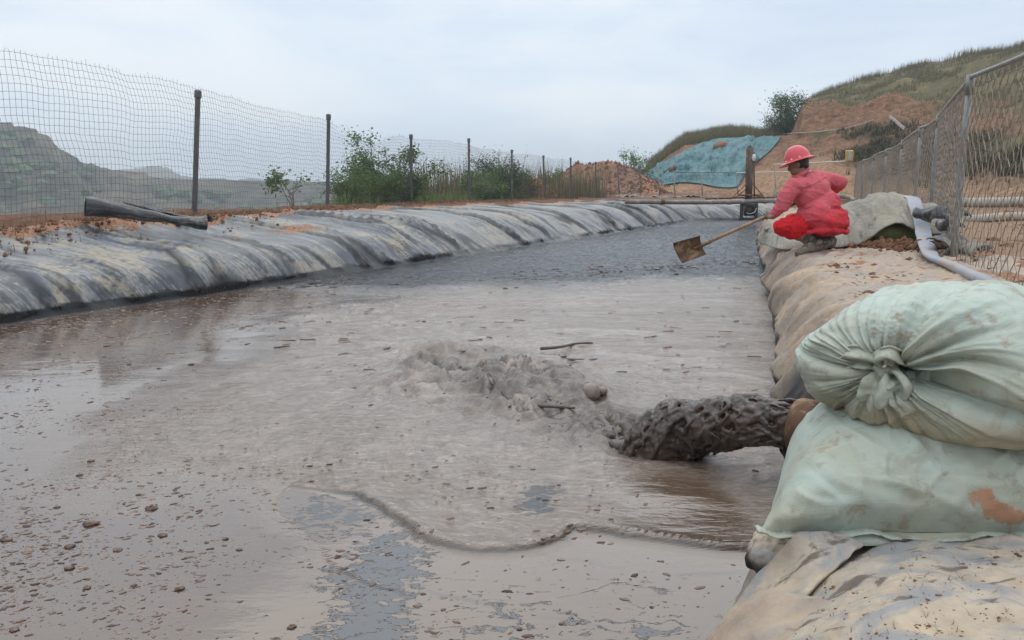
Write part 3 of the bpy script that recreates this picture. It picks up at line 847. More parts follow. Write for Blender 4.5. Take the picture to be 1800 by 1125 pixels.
UU = CX + F * np.tan(AA)[:, None] * math.cos(PITCH) + 0 * HZ      # rough bearing key used for land cover only
Kg = np.broadcast_to(kk[None, :], HZ.shape)
nz = fbm(HX / 5, HY / 5, HZ / 5, o=4)
nf = fbm(HX / 1.3, HY / 1.3, HZ / 1.3 + 5.0)
skyk = np.exp(-((Kg - 4) / .25) ** 2)
amp = np.interp(UU, [1090, 1140, 1340, 1450, 1800], [.05, .15, .3, .75, .85])
HZ = HZ + nz * amp * (1 - .7 * skyk) * sst(0, .6, Kg) + nf * .16 * sst(0, .5, Kg)
HZ = HZ - .5 * (1 - sst(0, .25, Kg))
# land cover
right = sst(1395, 1415, UU)
gr_up = sst(3.0, 3.35, Kg + .35 * pn(HX / 4, HY / 4, 3.3)) * right
gr_l = sst(2.0, 2.3, Kg) * (1 - sst(1335, 1360, UU))
gpatch = right * .75 * sst(.05, .45, fbm(HX / 5.5, HY / 5.5, HZ / 5.5 + 2, o=3)) * sst(.8, 1.4, Kg)
greenm = np.clip(gpatch + gr_up * .85 + gr_l + right * sst(1500, 1650, UU) * sst(2.1, 2.7, Kg) * .55, 0, 1)
pale = (1 - sst(.7, 1.5, Kg)) * .8
brush = right * sst(1455, 1500, UU + 40 * nz) * sst(.35, .7, Kg) * (1 - sst(1.9, 2.35, Kg + .4 * nz)) * (1 - .5 * sst(1650, 1750, UU)) * np.where(nz > -.25, 1, .3)
hill = grid_obj('hillside', np.stack([HX, HY, HZ], -1), M['hill'], flip=True, attrs={'green': greenm, 'pale': np.clip(pale, 0, 1), 'brush': np.clip(brush, 0, 1) * .9})
tag(hill, kind='structure')
HB = bvh_of(hill)

# ------------------------------------------------------------------ bank liners
def sweep(name, L, side, A, B, wfun, edge, ds_near, ds_far, m, mat, folds, soilfun, y0=None, y1=None, dustdark=1.0):
    L = np.asarray(L, float)
    fine = catmull(L, 6000)
    seg = np.linalg.norm(np.diff(fine, axis=0), axis=1); s = np.concatenate([[0], np.cumsum(seg)])
    dist = np.hypot(fine[:, 0], fine[:, 1])
    step = np.clip(dist * .0055, ds_near, ds_far)
    cum = np.concatenate([[0], np.cumsum(seg / step[1:])])
    n = int(cum[-1])
    kq = np.linspace(0, cum[-1], n)
    P = np.stack([np.interp(kq, cum, fine[:, i]) for i in (0, 1)], 1)
    sv = np.interp(kq, cum, s)
    T = np.gradient(P, axis=0)
    T /= np.linalg.norm(T, axis=1)[:, None]
    ker = np.hanning(41); ker /= ker.sum()
    T = np.stack([np.convolve(np.pad(T[:, i], 20, 'edge'), ker, 'valid') for i in (0, 1)], 1)
    T /= np.linalg.norm(T, axis=1)[:, None]
    N = np.stack([-T[:, 1], T[:, 0]], 1) * side
    wv = wfun(P[:, 1])
    tt = np.linspace(0, 1, m)
    off, z = np.zeros((n, m)), np.zeros((n, m)); tl = np.zeros((n, m))
    ed = edge(P[:, 1], sv)
    for i in range(n):
        C = A * (1 - wv[i]) + B * wv[i]
        dn = np.linspace(C[0, 0], ed[i], 240)
        zn = np.interp(dn, C[:, 0], C[:, 1])
        ar = np.concatenate([[0], np.cumsum(np.hypot(np.diff(dn), np.diff(zn)))])
        q = tt ** 1.15 * ar[-1]
        off[i], z[i], tl[i] = np.interp(q, ar, dn), np.interp(q, ar, zn), q
    for _ in range(3):
        for A_ in (off, z):
            A_[:, 1:-1] = (A_[:, :-2] + 2 * A_[:, 1:-1] + A_[:, 2:]) / 4
    do, dz = np.gradient(off, axis=1), np.gradient(z, axis=1)
    ln = np.hypot(do, dz) + 1e-9
    no, nzv = -dz / ln, do / ln                       # surface normal in the section (towards the pond / up)
    SS = sv[:, None] + 0 * off
    d, crease = folds(SS, tl, off, z, P[:, 1][:, None] + 0 * off)
    off = off + no * d; z = z + nzv * d
    x = P[:, 0][:, None] + N[:, 0][:, None] * off; y = P[:, 1][:, None] + N[:, 1][:, None] * off
    soil = soilfun(SS, off, z, x, y, ed[:, None])
    wet = 1 - sst(.092, .105, z + .03 * pn(SS * 3, 0 * SS, 8.8) + .015 * pn(SS * 14, 0 * SS, 2.8))
    wet = wet * dustdark
    sh = SS + tl * .55
    st = np.stack([sh, tl, 0 * sh], -1)
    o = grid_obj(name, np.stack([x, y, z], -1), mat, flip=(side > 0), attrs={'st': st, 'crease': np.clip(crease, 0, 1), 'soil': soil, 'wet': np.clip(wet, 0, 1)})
    return o

def foldsL(s, t, off, z, y):
    far = sst(8, 14, y)
    sh = s + t * (.35 + .35 * far)
    warp = .25 * pn(s * .7, t * .8, 1.2)
    a = pn((sh + warp) * 1.1, t * .35, 3.1)
    big = np.maximum(0, 1 - np.abs(a) * 4.5) ** 1.3            # sparse rope-like folds
    b_ = pn((sh + warp) * 3.4, t * .6, 7.7)
    mid = np.maximum(0, 1 - np.abs(b_) * 3.2) ** 1.2
    c_ = pn(sh * 9.0, t * 1.6, 5.5)
    sm = np.maximum(0, 1 - np.abs(c_) * 2.6)
    env = sst(.0, .10, z) * (1 - .45 * sst(.5, .95, z))
    flat = sst(.38, .55, off) * (1 - far)                      # gentler on the level part near the camera
    loc = np.clip(.5 + 1.9 * pn(s * .42, t * .3, 4.9), .05, 1.5)
    d = env * loc * (big * .060 + mid * .018 * (1 - .4 * flat) + sm * .008 * (1 - .5 * flat)) * (1 - .30 * flat)
    d = d + env * .035 * fbm(s * .8, t * 1.2, 2.2, o=3) + env * .018 * fbm(sh * 2.2, t * 1.2, 6.2, o=2)
    # dark lines: bare dust-free plastic and painted shade on the flank beside a fold
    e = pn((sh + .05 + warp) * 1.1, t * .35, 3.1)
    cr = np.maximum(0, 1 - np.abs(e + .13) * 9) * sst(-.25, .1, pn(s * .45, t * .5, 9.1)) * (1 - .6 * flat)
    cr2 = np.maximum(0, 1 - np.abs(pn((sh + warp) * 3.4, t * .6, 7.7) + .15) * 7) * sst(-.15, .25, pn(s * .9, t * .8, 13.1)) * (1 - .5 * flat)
    seams = 0 * d
    for s0, wd, dp in ((8.9, .05, .05), (10.35, .06, .06), (11.9, .04, .05), (12.35, .03, .03), (13.6, .05, .05), (15.1, .06, .05), (17.0, .06, .07), (18.4, .05, .06), (20.9, .08, .08), (22.6, .07, .07), (25.2, .09, .08), (27.5, .09, .09), (30.2, .1, .1), (31.5, .1, .1), (34, .1, .1), (36.5, .12, .1)):
        e2 = sh - s0 - .5 * warp - .10 * pn(t * 2.2, s0)
        prof_ = np.exp(-(e2 / wd) ** 2)
        d = d + env * dp * np.exp(-((e2 - wd * 1.1) / wd) ** 2) * (.4 + .6 * sst(.02, .3, z)) - env * dp * .35 * prof_
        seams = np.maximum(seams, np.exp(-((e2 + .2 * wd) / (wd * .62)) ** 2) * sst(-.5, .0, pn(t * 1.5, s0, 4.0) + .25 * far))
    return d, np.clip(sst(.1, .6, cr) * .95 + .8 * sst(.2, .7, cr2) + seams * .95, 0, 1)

def soilL(s, off, z, x, y, ed):
    top = sst(-.42, -.02, off - ed + .16 * pn(s * 1.1, 0 * s, 5.0) + .08 * pn(s * 4, off, 1.0)) * 1.0
    k = np.zeros_like(s)
    for (u, v, ru, rv, a, zz) in ((525, 420, 1.0, .16, .66, .47), (470, 402, .8, .2, .66, .55), (440, 390, .6, .25, .7, .64), (270, 440, .9, .10, .5, .44), (390, 436, .9, .08, .52, .44), (180, 455, .5, .10, .42, .43), (130, 402, .6, .16, .6, .68), (870, 380, .8, .14, .45, .68), (1060, 372, 1.2, .3, .42, .68), (660, 376, .8, .2, .6, .70), (760, 372, .8, .2, .5, .74), (330, 402, .5, .2, .5, .66)):
        p = at_z(u, v, zz)
        dx, dy = x - p[0], y - p[1]
        al = (dx * .38 + dy * .92); ac = dx * .92 - dy * .38
        k = np.maximum(k, a * np.exp(-(al / ru) ** 2 - (ac / (rv * 1.6)) ** 2))
    return np.clip(top * .95 + k, 0, 1)
edgeL = lambda y, s: 1.62 + .85 * wL(y) + .12 * pn(s * .6, 0 * s, 3.3)
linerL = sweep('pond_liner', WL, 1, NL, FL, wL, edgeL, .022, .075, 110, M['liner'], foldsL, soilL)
tag(linerL, 'grey plastic pond liner draped in folds over the bank below the wire fence', 'pond liner')
LB = bvh_of(linerL)

def foldsR(s, t, off, z, y):
    sh = s + t * .3
    face = 1 - sst(.42, .52, z)
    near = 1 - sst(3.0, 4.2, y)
    a = pn(sh * 1.9 + .2 * pn(s, t, 2), t * .5, 13.1); b_ = pn(sh * 5.5, t * .9, 17.7)
    big = np.maximum(0, 1 - np.abs(a) * 4) ** 1.3; mid = np.maximum(0, 1 - np.abs(b_) * 3)
    env = sst(.0, .08, z)
    sm_ = np.maximum(0, 1 - np.abs(pn(sh * 12, t * 1.6, 7.7)) * 2.6)
    d = env * face * (big * .065 + mid * .036 + sm_ * .014) + env * .03 * fbm(s * 1.1, off * 1.3, 4.2, o=3)
    d = d + env * (1 - face) * (.034 * fbm(s * 3.2, off * 6, 1.1, o=6, gain=.55) + .01 * np.maximum(0, 1 - np.abs(pn(s * .8, off * 3.5, 6.6)) * 5))
    # the bulge of loose sheet under the crouching man
    px, py = 2.05, 6.35
    d = d + env * .16 * np.exp(-((y - 6.55) / .28) ** 2) * np.exp(-((z - .22) / .2) ** 2) * (off < .6)
    d = d + env * .10 * np.exp(-((y - 8.6) / .5) ** 2) * face
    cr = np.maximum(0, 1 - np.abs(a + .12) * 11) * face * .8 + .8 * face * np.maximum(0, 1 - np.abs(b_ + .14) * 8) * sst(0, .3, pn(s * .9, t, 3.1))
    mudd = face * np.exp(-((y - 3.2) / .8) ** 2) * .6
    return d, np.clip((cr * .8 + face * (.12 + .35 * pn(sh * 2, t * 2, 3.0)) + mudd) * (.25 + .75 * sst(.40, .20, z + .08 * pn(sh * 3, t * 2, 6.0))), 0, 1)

def soilR(s, off, z, x, y, ed):
    top = sst(.40, .52, z)
    n_ = .36 + .50 * fbm(x * 1.1, y * 2.6, 12.0, o=4)
    return np.clip(top * n_ * sst(2.2, 3.0, y) + .35 * sst(-.5, -.1, off - ed), 0, .8)
edgeR = lambda y, s: 2.25 + .25 * pn(s * .5, 0 * s, 9.3)
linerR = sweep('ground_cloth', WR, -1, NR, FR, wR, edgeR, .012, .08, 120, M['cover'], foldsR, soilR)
tag(linerR, 'tan mud coated cloth covering the near bank from the sandbags to the crouching man', 'ground cloth')
RB = bvh_of(linerR)

# ------------------------------------------------------------------ the mud pond
ys = np.concatenate([np.linspace(-2.4, 1.15, 12)[:-1], 1.15 * (33.0 / 1.15) ** (np.linspace(0, 1, 860))])
xl = np.interp(ys, WLc[:, 1][:225], WLc[:, 0][:225]) - .55
xr = np.interp(ys, WRc[:, 1], WRc[:, 0]) + .35
cols = np.linspace(0, 1, 560)
PX = xl[:, None] + (xr - xl)[:, None] * cols[None, :]; PY = ys[:, None] + 0 * PX
plume_px = [(1340, 968), (1290, 972), (1180, 958), (1090, 945), (1010, 935), (985, 952), (930, 968), (850, 972), (780, 962), (735, 945), (700, 915), (640, 880), (628, 872)]
plume_far = [(560, 862), (470, 850), (400, 835), (320, 818), (270, 792), (330, 722), (430, 655), (520, 592), (560, 555), (760, 515), (900, 492), (1130, 475), (1345, 463)]
LIP = np.array([at_z(u, v)[:2] for u, v in plume_px])
LIP = catmull(LIP, 90)
LIP = LIP + .012 * np.stack([pn(np.arange(90) * .35, 1.0), pn(np.arange(90) * .35, 7.0)], 1) * np.clip((90 - np.arange(90)) / 10, 0, 1)[:, None]
PLF = catmull(np.array([at_z(u, v)[:2] for u, v in plume_far]), 80)
PLP = np.vstack([LIP, PLF, [WRc[110], WRc[85], WRc[62]]])
near = PY < 12
dlip = np.full(PX.shape, 9.0); dpl = np.full(PX.shape, -9.0)
nx, ny = PX[near], PY[near]
dl_ = dist_line(nx, ny, LIP); db_ = dist_line(nx, ny, np.vstack([LIP, PLF])); in_ = inside(nx, ny, PLP)
dlip[near] = dl_; dpl[near] = np.where(in_, db_, -db_)
sharp = np.exp(-(np.minimum(dlip, 9) / .25) ** 2)
softn = .35 * fbm(PX * 1.3, PY * 1.3, 3.0, o=3)
agit = np.where(dlip < .3, sst(-.012, .022, np.where(dpl > -8, np.sign(dpl) * np.minimum(np.abs(dpl), 9), -1)), sst(-.55, .40, dpl + softn))
C0, C1 = np.array([.60, 3.45]), np.array([-.50, 5.35])
far_w = sst(8.3, 12.5, PY + .6 * pn(PX * .5, PY * .35, 4.0) + (PX - xr[:, None]) * -.12)
dark = sst(7.6, 10.5, PY - PX * .45 + .9 * fbm(PX * .6, PY * .4, 9.0, o=3)) * sst(8.2, 9.6, PY + .5 * pn(PX, PY * .5, 5.5))
dark = np.clip(dark, 0, 1)
axd = (C1 - C0) / np.linalg.norm(C1 - C0)
rx, ry = PX - C0[0], PY - C0[1]
al = rx * axd[0] + ry * axd[1]; ac = rx * axd[1] - ry * axd[0]
R_ = np.hypot(rx, ry)
boil = sst(-.35, .1, al) * (1 - sst(1.5, 2.6, al)) * np.exp(-(ac / np.interp(al, [-.3, 0, .8, 1.6, 2.4], [.20, .32, .50, .66, .62])) ** 2)
boil = boil * (PY > 2.6)
bn = boil * np.clip(.75 + .9 * fbm(PX * 2.4, PY * 2.4, 6.1, o=2), .12, 1.5)
wx = PX + .06 * fbm(PX * 5, PY * 5, 1.5, o=2); wy = PY + .06 * fbm(PX * 5, PY * 5, 8.5, o=2)
bil = lambda f, k: np.minimum(1.1, (np.sqrt(pn(wx * f, wy * f * .8, k) ** 2 + .006) - .07) * 2.4) ** .75
mid_m = sst(2.0, 2.6, PY) * (1 - sst(6.5, 9, PY)) * agit
h = bn * (.078 * bil(4.2, 1.1) + .060 * bil(8.5, 2.2) + .028 * bil(19, 3.3)) - bn * .034
# smaller rolls of mud around the boil
h = h + mid_m * np.exp(-(ac / 1.1) ** 2) * sst(-.8, .1, al) * .012 * np.maximum(0, fbm(PX * 4, PY * 7, 2.1, o=3))
# ring waves spreading from the pour
th_ = np.arctan2(-ry, -rx)
ringn = pn(R_ * 4.2 + .7 * pn(th_ * 1.5, R_, 2.0), th_ * 1.6, 6.0)
h = h + agit * (1 - far_w) * (.009 * ringn + .010 * np.maximum(0, 1 - np.abs(pn(R_ * 2.6 + .4 * pn(th_ * 3, 0 * R_, 1), th_ * 1.1, 9.0)) * 7)) * np.exp(-R_ / 2.6)
# the big smooth folds thrown up at the end of the boil
for (u, v, lu, lv, hh, k) in ((775, 622, .30, .12, .085, 1), (842, 632, .18, .09, .045, 2), (745, 662, .26, .06, .042, 3), (925, 600, .32, .07, .025, 4), (1000, 612, .2, .05, .02, 5), (720, 640, .2, .06, .03, 6)):
    p = at_z(u, v)
    dx, dy = PX - p[0], PY - p[1]
    wob = dx + .05 * pn(PX * 6, PY * 6, k)
    g = np.exp(-(wob / lu) ** 2 - ((dy + .25 * dx ** 2) / lv) ** 2)
    h = h + hh * g * (1 + .22 * pn(PX * 22 + PY * 12, PY * 3, 11.0 + k))
# raised rolling lip
lipside = sst(-.045, .035, np.maximum(dpl, -1))
liph = .009 * np.exp(-((dlip - .035) / .03) ** 2) * lipside + .010 * sst(-.05, .045, np.maximum(dpl, -1)) * np.exp(-dlip / .3)
h = h + liph * (PY < 3.6)
# gentle swell and far chop
h = h + .004 * fbm(PX * 1.2, PY * 2.4, 5.0, o=3) * (.3 + agit) + dark * (.020 * fbm(PX * 2.4, PY * 4.2, 15.0, o=4, gain=.6))
scum = np.clip(sst(-.2, -1.0, dpl) * (1 - sst(0.6, 2.3, (PX - xl[:, None]) - .4 * fbm(PX * .8, PY * .8, 3.0, o=2))) * sst(2.5, 5, PY) * (1 - dark), 0, 1)
band = np.exp(-((PY - 8.0 - .12 * PX) / .55) ** 2) * sst(.2, .5, fbm(PX * .8, PY * 1.4, 4.5, o=3) + .35)
scum = np.maximum(scum, .9 * band)
FILM = np.array([at_z(u, v)[:2] for u, v in ((690, 925), (745, 958), (740, 1000), (725, 1050), (720, 1110), (705, 1180), (560, 1190), (545, 1120), (590, 1060), (590, 1010), (615, 985), (640, 945))])
fd = np.where(inside(PX, PY, FILM), 1, -1) * np.where((PY < 3.2), dist_line(PX, PY, np.vstack([FILM, FILM[:1]])), 1)
film = sst(-.10, .10, fd + .03 * fbm(PX * 6, PY * 6, 7.0, o=2))
for (u, v, a, r) in ((955, 870, .9, .08), (945, 890, .9, .08), (560, 905, .62, .16), (620, 915, .6, .12), (870, 1110, .45, .2), (1130, 1120, .4, .2)):
    p = at_z(u, v)
    film = np.maximum(film, a * np.exp(-((PX - p[0]) / r) ** 2 - ((PY - p[1]) / (r * 1.5)) ** 2))
wave = .055 + .55 * sst(3.2, 6.0, PY) * (.10 + .90 * agit) * np.clip(.6 + 1.2 * pn(PX * .7, PY * .45, 6.0), .1, 1.4) + 2.2 * dark + .45 * agit * (1 - dark)
wave = wave * (1 - .6 * sst(0, .5, fd))
calm = np.exp(-((PX - .62) / .3) ** 2 - ((PY - 2.55) / .55) ** 2)
agc = np.clip(agit * (1 - .75 * np.clip(boil, 0, 1)) * (1 - dark) * (1 - .95 * sst(.25, .7, calm) * (dlip > .03)), 0, 1)
flow = np.stack([R_, th_, 0 * R_], -1)
churn = np.clip(boil * 1.25 * np.clip(.70 + .9 * fbm(PX * 3, PY * 3, 2.6, o=3) + .5 * np.exp(-(al / .7) ** 2), 0, 1), 0, .95)
edge = np.exp(-((dpl + .010) / .0125) ** 2) * (dlip < .1) * np.clip(.75 + .9 * pn(PX * 5, PY * 5, 3.0), .2, 1)  # mask for a dark line painted as the shade below the lip's overhang
r2_ = R_ * 1.0
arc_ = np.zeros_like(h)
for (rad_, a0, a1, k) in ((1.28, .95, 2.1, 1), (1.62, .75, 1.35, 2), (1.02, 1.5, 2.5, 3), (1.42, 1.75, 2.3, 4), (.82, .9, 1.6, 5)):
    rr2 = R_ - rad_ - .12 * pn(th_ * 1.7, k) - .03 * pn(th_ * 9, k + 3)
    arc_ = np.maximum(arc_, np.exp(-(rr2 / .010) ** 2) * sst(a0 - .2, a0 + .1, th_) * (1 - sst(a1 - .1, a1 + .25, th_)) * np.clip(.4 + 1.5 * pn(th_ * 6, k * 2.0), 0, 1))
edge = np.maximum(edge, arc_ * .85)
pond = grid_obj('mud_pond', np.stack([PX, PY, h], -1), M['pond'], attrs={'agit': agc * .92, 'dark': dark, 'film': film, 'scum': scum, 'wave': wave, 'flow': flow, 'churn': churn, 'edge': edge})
tag(pond, kind='structure')

# scattered scrub on the far ridge
mb = MB(); V0, F0 = ellipsoid((0, 0, 0), (1, 1, 1), n=5, m=7)
ia = RNG.integers(60, 400, 1500); ir = RNG.integers(50, 118, 1500)
for a_, b_ in zip(ia, ir):
    p = np.array([X_[a_, b_], Y_[a_, b_], Z[a_, b_]])
    if fbm(p[0] / 40, p[1] / 40, 3.0, o=2) < RNG.normal(.05, .25): continue
    s_ = RNG.uniform(.9, 2.3)
    mb.add(V0 * (1 + RNG.uniform(-.3, .3, (len(V0), 1))) * s_ * [1.5, 1.2, .8] + p + [RNG.normal(0, 2), RNG.normal(0, 2), .2], F0, float(RNG.random()))
tag(mb.build('far_scrub', M['leaf_dark'], None, False), kind='stuff')
# ------------------------------------------------------------------ wire fence on the left bank
def cpost(h, wd=.062, dp=.04, t=.006):
    """a C-channel post standing on the origin"""
    a, b_ = wd / 2, dp / 2
    pf = np.array([(-a, -b_), (a, -b_), (a, b_), (a * .55, b_), (a * .55, b_ - t), (a - t, b_ - t), (a - t, -b_ + t), (-a + t, -b_ + t), (-a + t, b_ - t), (-a * .55, b_ - t), (-a * .55, b_), (-a, b_)])
    k = len(pf); j = np.arange(k); j2 = (j + 1) % k
    V = np.vstack([np.c_[pf, np.full(k, -.3)], np.c_[pf, np.full(k, h)]])
    f = np.stack([j, j2, k + j2, k + j], -1)
    tops = np.array([[k + 0, k + 1, k + 6, k + 7], [k + 1, k + 2, k + 5, k + 6], [k + 2, k + 3, k + 4, k + 5], [k + 0, k + 7, k + 8, k + 11], [k + 8, k + 9, k + 10, k + 11]])
    return V, [np.vstack([f, tops])]
fence = empty('wire_fence', (FN[3][0], FN[3][1], .86))
tag(fence, 'tall welded wire mesh fence on steel posts along the left bank, top edge torn', 'fence')
fi = Matrix.Translation(-Vector(fence.location))
def part_of(o, root):
    o.parent = root
    o.matrix_parent_inverse = Matrix.Translation(-Vector(root.location))
    return o
PV, PF = cpost(1.8)
post_me = None
tops_px = [None, None, None, 157, 200, 236, 243, 263, 273, 277, 284, 291, 297]
for i, (x, y) in enumerate(FENCE):
    z0 = gz(x, y)
    zt = at((900 + x / y * F) if y > 0 else 0, tops_px[i], y)[2] if tops_px[i] else z0 + 1.75
    if post_me is None:
        p = mesh_np('post', PV, PF, M['steel_post'], None, False); post_me = p.data
        cm = MB().box((0, 0, 1.74), (.085, .066, .11), bev=.008).build('cap', M['steel_post'], None, False); cap_me = cm.data
    else:
        p = link('post', post_me); cm = link('cap', cap_me)
    p.location = (x, y, z0); p.scale = (1, 1, (zt - z0) / 1.8)
    ut = [None] * 3 + [347, 577, 722, 824, 899.5, 955, 1003, 1047, 1086, 1124]
    xt = at(ut[i], tops_px[i], y)[0] if ut[i] else x
    p.rotation_euler = (random.uniform(-.015, .015), math.atan2(xt - x, zt - z0), random.uniform(-.2, .2))
    cm.parent = p
    part_of(p, fence)

seg = np.linalg.norm(np.diff(FN, axis=0), axis=1); fs = np.concatenate([[0], np.cumsum(seg)])
SP = .066
sw = np.arange(0, fs[-1], SP)
bx, by = np.interp(sw, fs, FN[:, 0]), np.interp(sw, fs, FN[:, 1])
bz = G(bx, by)[0]
K = 22
kr = np.arange(K + 1)
Sg, Kg2 = np.meshgrid(sw, kr, indexing='ij')
Yg = by[:, None] + 0 * Kg2
torn = np.exp(-((Yg - 17.0) / 1.3) ** 2) * sst(15.2, 15.9, Yg) * (1 - sst(18.6, 19.3, Yg))
H0 = np.interp(by, [-2, 8, 11, 13.5, 15.4, 19.6, 26, 48], [1.86, 1.86, 1.80, 1.74, 1.72, 1.66, 1.62, 1.62])
hz = bz[:, None] - .02 + Kg2 / K * H0[:, None] + .03 * pn(Sg * .5, 3.3) * Kg2 / K + .012 * pn(Sg * 1.3, Kg2 * .3, 1.0)
k1 = Kg2 / K
ds = .09 * pn(Sg * .35, k1 * 3, 5.0) + .035 * pn(Sg * 1.6, k1 * 6, 2.0) + torn * .5 * np.maximum(0, k1 - .72) ** 1 * 1.6
hz = hz - torn * (.10 + .9 * np.maximum(0, k1 - .8)) * k1 + torn * .05 * pn(Sg * 7, k1 * 4, 4.0) * k1
dn_ = .10 * pn(Sg * .3, k1 * 1.5, 8.0) + .02 * pn(Sg * 2.2, k1 * 5, 9.0) + torn * .25 * np.maximum(0, k1 - .7) * pn(Sg * 3, 2.0)
tx, ty = np.gradient(bx), np.gradient(by); tl_ = np.hypot(tx, ty); tx, ty = tx / tl_, ty / tl_
WX = bx[:, None] + tx[:, None] * ds - ty[:, None] * (dn_ - .03); WY = by[:, None] + ty[:, None] * ds + tx[:, None] * (dn_ - .03)
Wp = np.stack([WX, WY, hz], -1)
def wires(Pt, r, mode):
    """Pt (n wires, m points, 3) -> three-sided wires"""
    n, m_ = Pt.shape[:2]
    th = np.array([0.3, 2.39, 4.49])
    if mode == 'v':
        o = np.stack([np.cos(th), np.sin(th), 0 * th], -1)[None, None]
        V = Pt[:, :, None, :] + o * r
    else:
        T = np.gradient(Pt, axis=1); T[..., 2] = 0; T /= np.linalg.norm(T, axis=-1)[..., None] + 1e-9
        nn = np.stack([-T[..., 1], T[..., 0], 0 * T[..., 0]], -1)
        V = Pt[:, :, None, :] + (nn[:, :, None, :] * np.cos(th)[None, None, :, None] + np.array([0, 0, 1.0]) * np.sin(th)[None, None, :, None]) * r
    i = np.arange(n)[:, None, None] * (m_ * 3) + np.arange(m_ - 1)[None, :, None] * 3
    j = np.arange(3)[None, None, :]; j2 = (j + 1) % 3
    f = np.stack([i + j, i + j2, i + 3 + j2, i + 3 + j], -1).reshape(-1, 4)
    return V.reshape(-1, 3), f
vp = Wp[:, ::2]
stub = vp[:, -1:] + np.array([0, 0, .035]) + RNG.normal(0, .012, (len(vp), 1, 3)) * (1 + 3 * torn[:, -1:, None])
wm = MB()
wm.add(*wires(np.concatenate([vp, stub], 1), .0021, 'v'))
hp = np.transpose(Wp, (1, 0, 2))
wm.add(*wires(hp[:-2], .0021, 'h'))
for k in (K - 1, K):                                   # the two top wires are broken where the fence is torn
    row = hp[k]; okk = torn[:, K] < .35
    c0 = 0
    idx = np.where(~okk)[0]
    if len(idx):
        wm.add(*wires(row[None, :idx[0]], .0021, 'h')); wm.add(*wires(row[None, idx[-1]:], .0021, 'h'))
o = wm.build('wire_mesh', M['wire'], None, False)
tag(o, kind='stuff'); part_of(o, fence)

# ------------------------------------------------------------------ chain link fence on the right
pA = at_z(1676, 455, .53)
RD = [(1676, pA[1])] + [(1628, 11.2), (1599, 13.2), (1570, 16.4), (1544, 19.8), (1523, 23.2), (1506, 27.0), (1494, 31.5)]
RF = [((u - 900) / F * d, d) for u, d in RD]
RF = [(1.65, 0.3), (2.75, 3.3)] + RF
rtop = [2.0, 2.02, None, None, None, None, None, None, None, None]
rpx = {2: (1705, 135), 3: (1632, 204), 4: (1601, 224), 5: (1571, 248), 6: (1546, 263), 7: (1525, 273), 8: (1508, 281), 9: (1496, 288)}
rf = empty('chain_link_fence', (pA[0], pA[1], .53))
tag(rf, 'chain link fence on grey pipe posts with a pipe top rail along the dirt path', 'fence')
RTOP = []
for i, (x, y) in enumerate(RF):
    z0 = gz(x, y) if y > 0 else .53
    zt = at(*rpx[i], y)[2] if i in rpx else rtop[i]
    RTOP.append((x, y, zt))
    mb = MB().tube(np.array([[x, y, z0 - .3], [x, y, z0 + .6], [x + random.uniform(-.01, .01), y, z0 + 1.2], [x, y, zt]]), .028 if y < 20 else .03, 12)
    p = mb.build('post', M['galv']); part_of(p, rf)
    mb = MB().tube(np.array([[x, y, zt - .16], [x, y, zt + .02]]), .036, 12)
    q = mb.build('sleeve', M['galv']); q.parent = p
    if i == 2:
        q = MB().tube(np.array([[x, y, z0 + 1.24], [x, y, z0 + 1.265]]), .033, 12).build('clamp', M['galv_wire']); q.parent = p
RTOP = np.array(RTOP)
for i in range(len(RTOP) - 1):
    a, b_ = RTOP[i].copy(), RTOP[i + 1].copy()
    if i >= 2:
        a[2] -= .02
    mid = (a + b_) / 2 + np.array([0, 0, -.03 if i % 2 else .012])
    p = MB().tube(catmull(np.array([a, mid, b_]), 9), .021, 8).build('rail', M['galv']); part_of(p, rf)
RN = np.array(RF)
rs = np.concatenate([[0], np.cumsum(np.linalg.norm(np.diff(RN, axis=0), axis=1))])
cl = MB()
W_, PZ = .095, .15
ns_ = int(rs[-1] / W_)
zk = np.arange(0, 1.62, PZ / 2)
ok_ = []
sA = np.arange(ns_) * W_
Z2 = zk[None, :] + 0 * sA[:, None]
zig = np.abs((np.arange(len(zk)) % 2)[None, :] - (np.arange(ns_) % 2)[:, None] * 1.0) * W_ * .55
Sx = sA[:, None] + zig + .05 * pn(sA[:, None] * .9, Z2 * .9, 2.0) + .012 * RNG.normal(size=Z2.shape)
lean = .10 * pn(sA[:, None] * .35, Z2 * .8, 7.0)
tops = np.interp(sA, rs, RTOP[:, 2]); gr = G(np.interp(sA, rs, RN[:, 0]), np.interp(sA, rs, RN[:, 1]))[0]
hgt = (tops - gr - .10)[:, None]
Zc = gr[:, None] + .06 + Z2 / zk[-1] * hgt + .01 * RNG.normal(size=Z2.shape) - .03 * np.abs(pn(sA[:, None] * .8, 0 * Z2, 3.0)) * Z2
ddx, ddy = (RN[-1] - RN[0]) / np.linalg.norm(RN[-1] - RN[0])
Xc = np.interp(Sx, rs, RN[:, 0]) - ddy * lean * .6; Yc = np.interp(Sx, rs, RN[:, 1]) + ddx * lean * .6
cl.add(*wires(np.stack([Xc, Yc, Zc], -1), .0042, 'v'))
for zz in (.02, .97):
    P = np.stack([np.interp(sA, rs, RN[:, 0]), np.interp(sA, rs, RN[:, 1]), gr + .06 + zz * (tops - gr - .10) - .012], -1)
    cl.tube(P[::2], .005, 4, False)
o = cl.build('link_mesh', M['galv_wire'], None, False)
tag(o, kind='stuff'); part_of(o, rf)

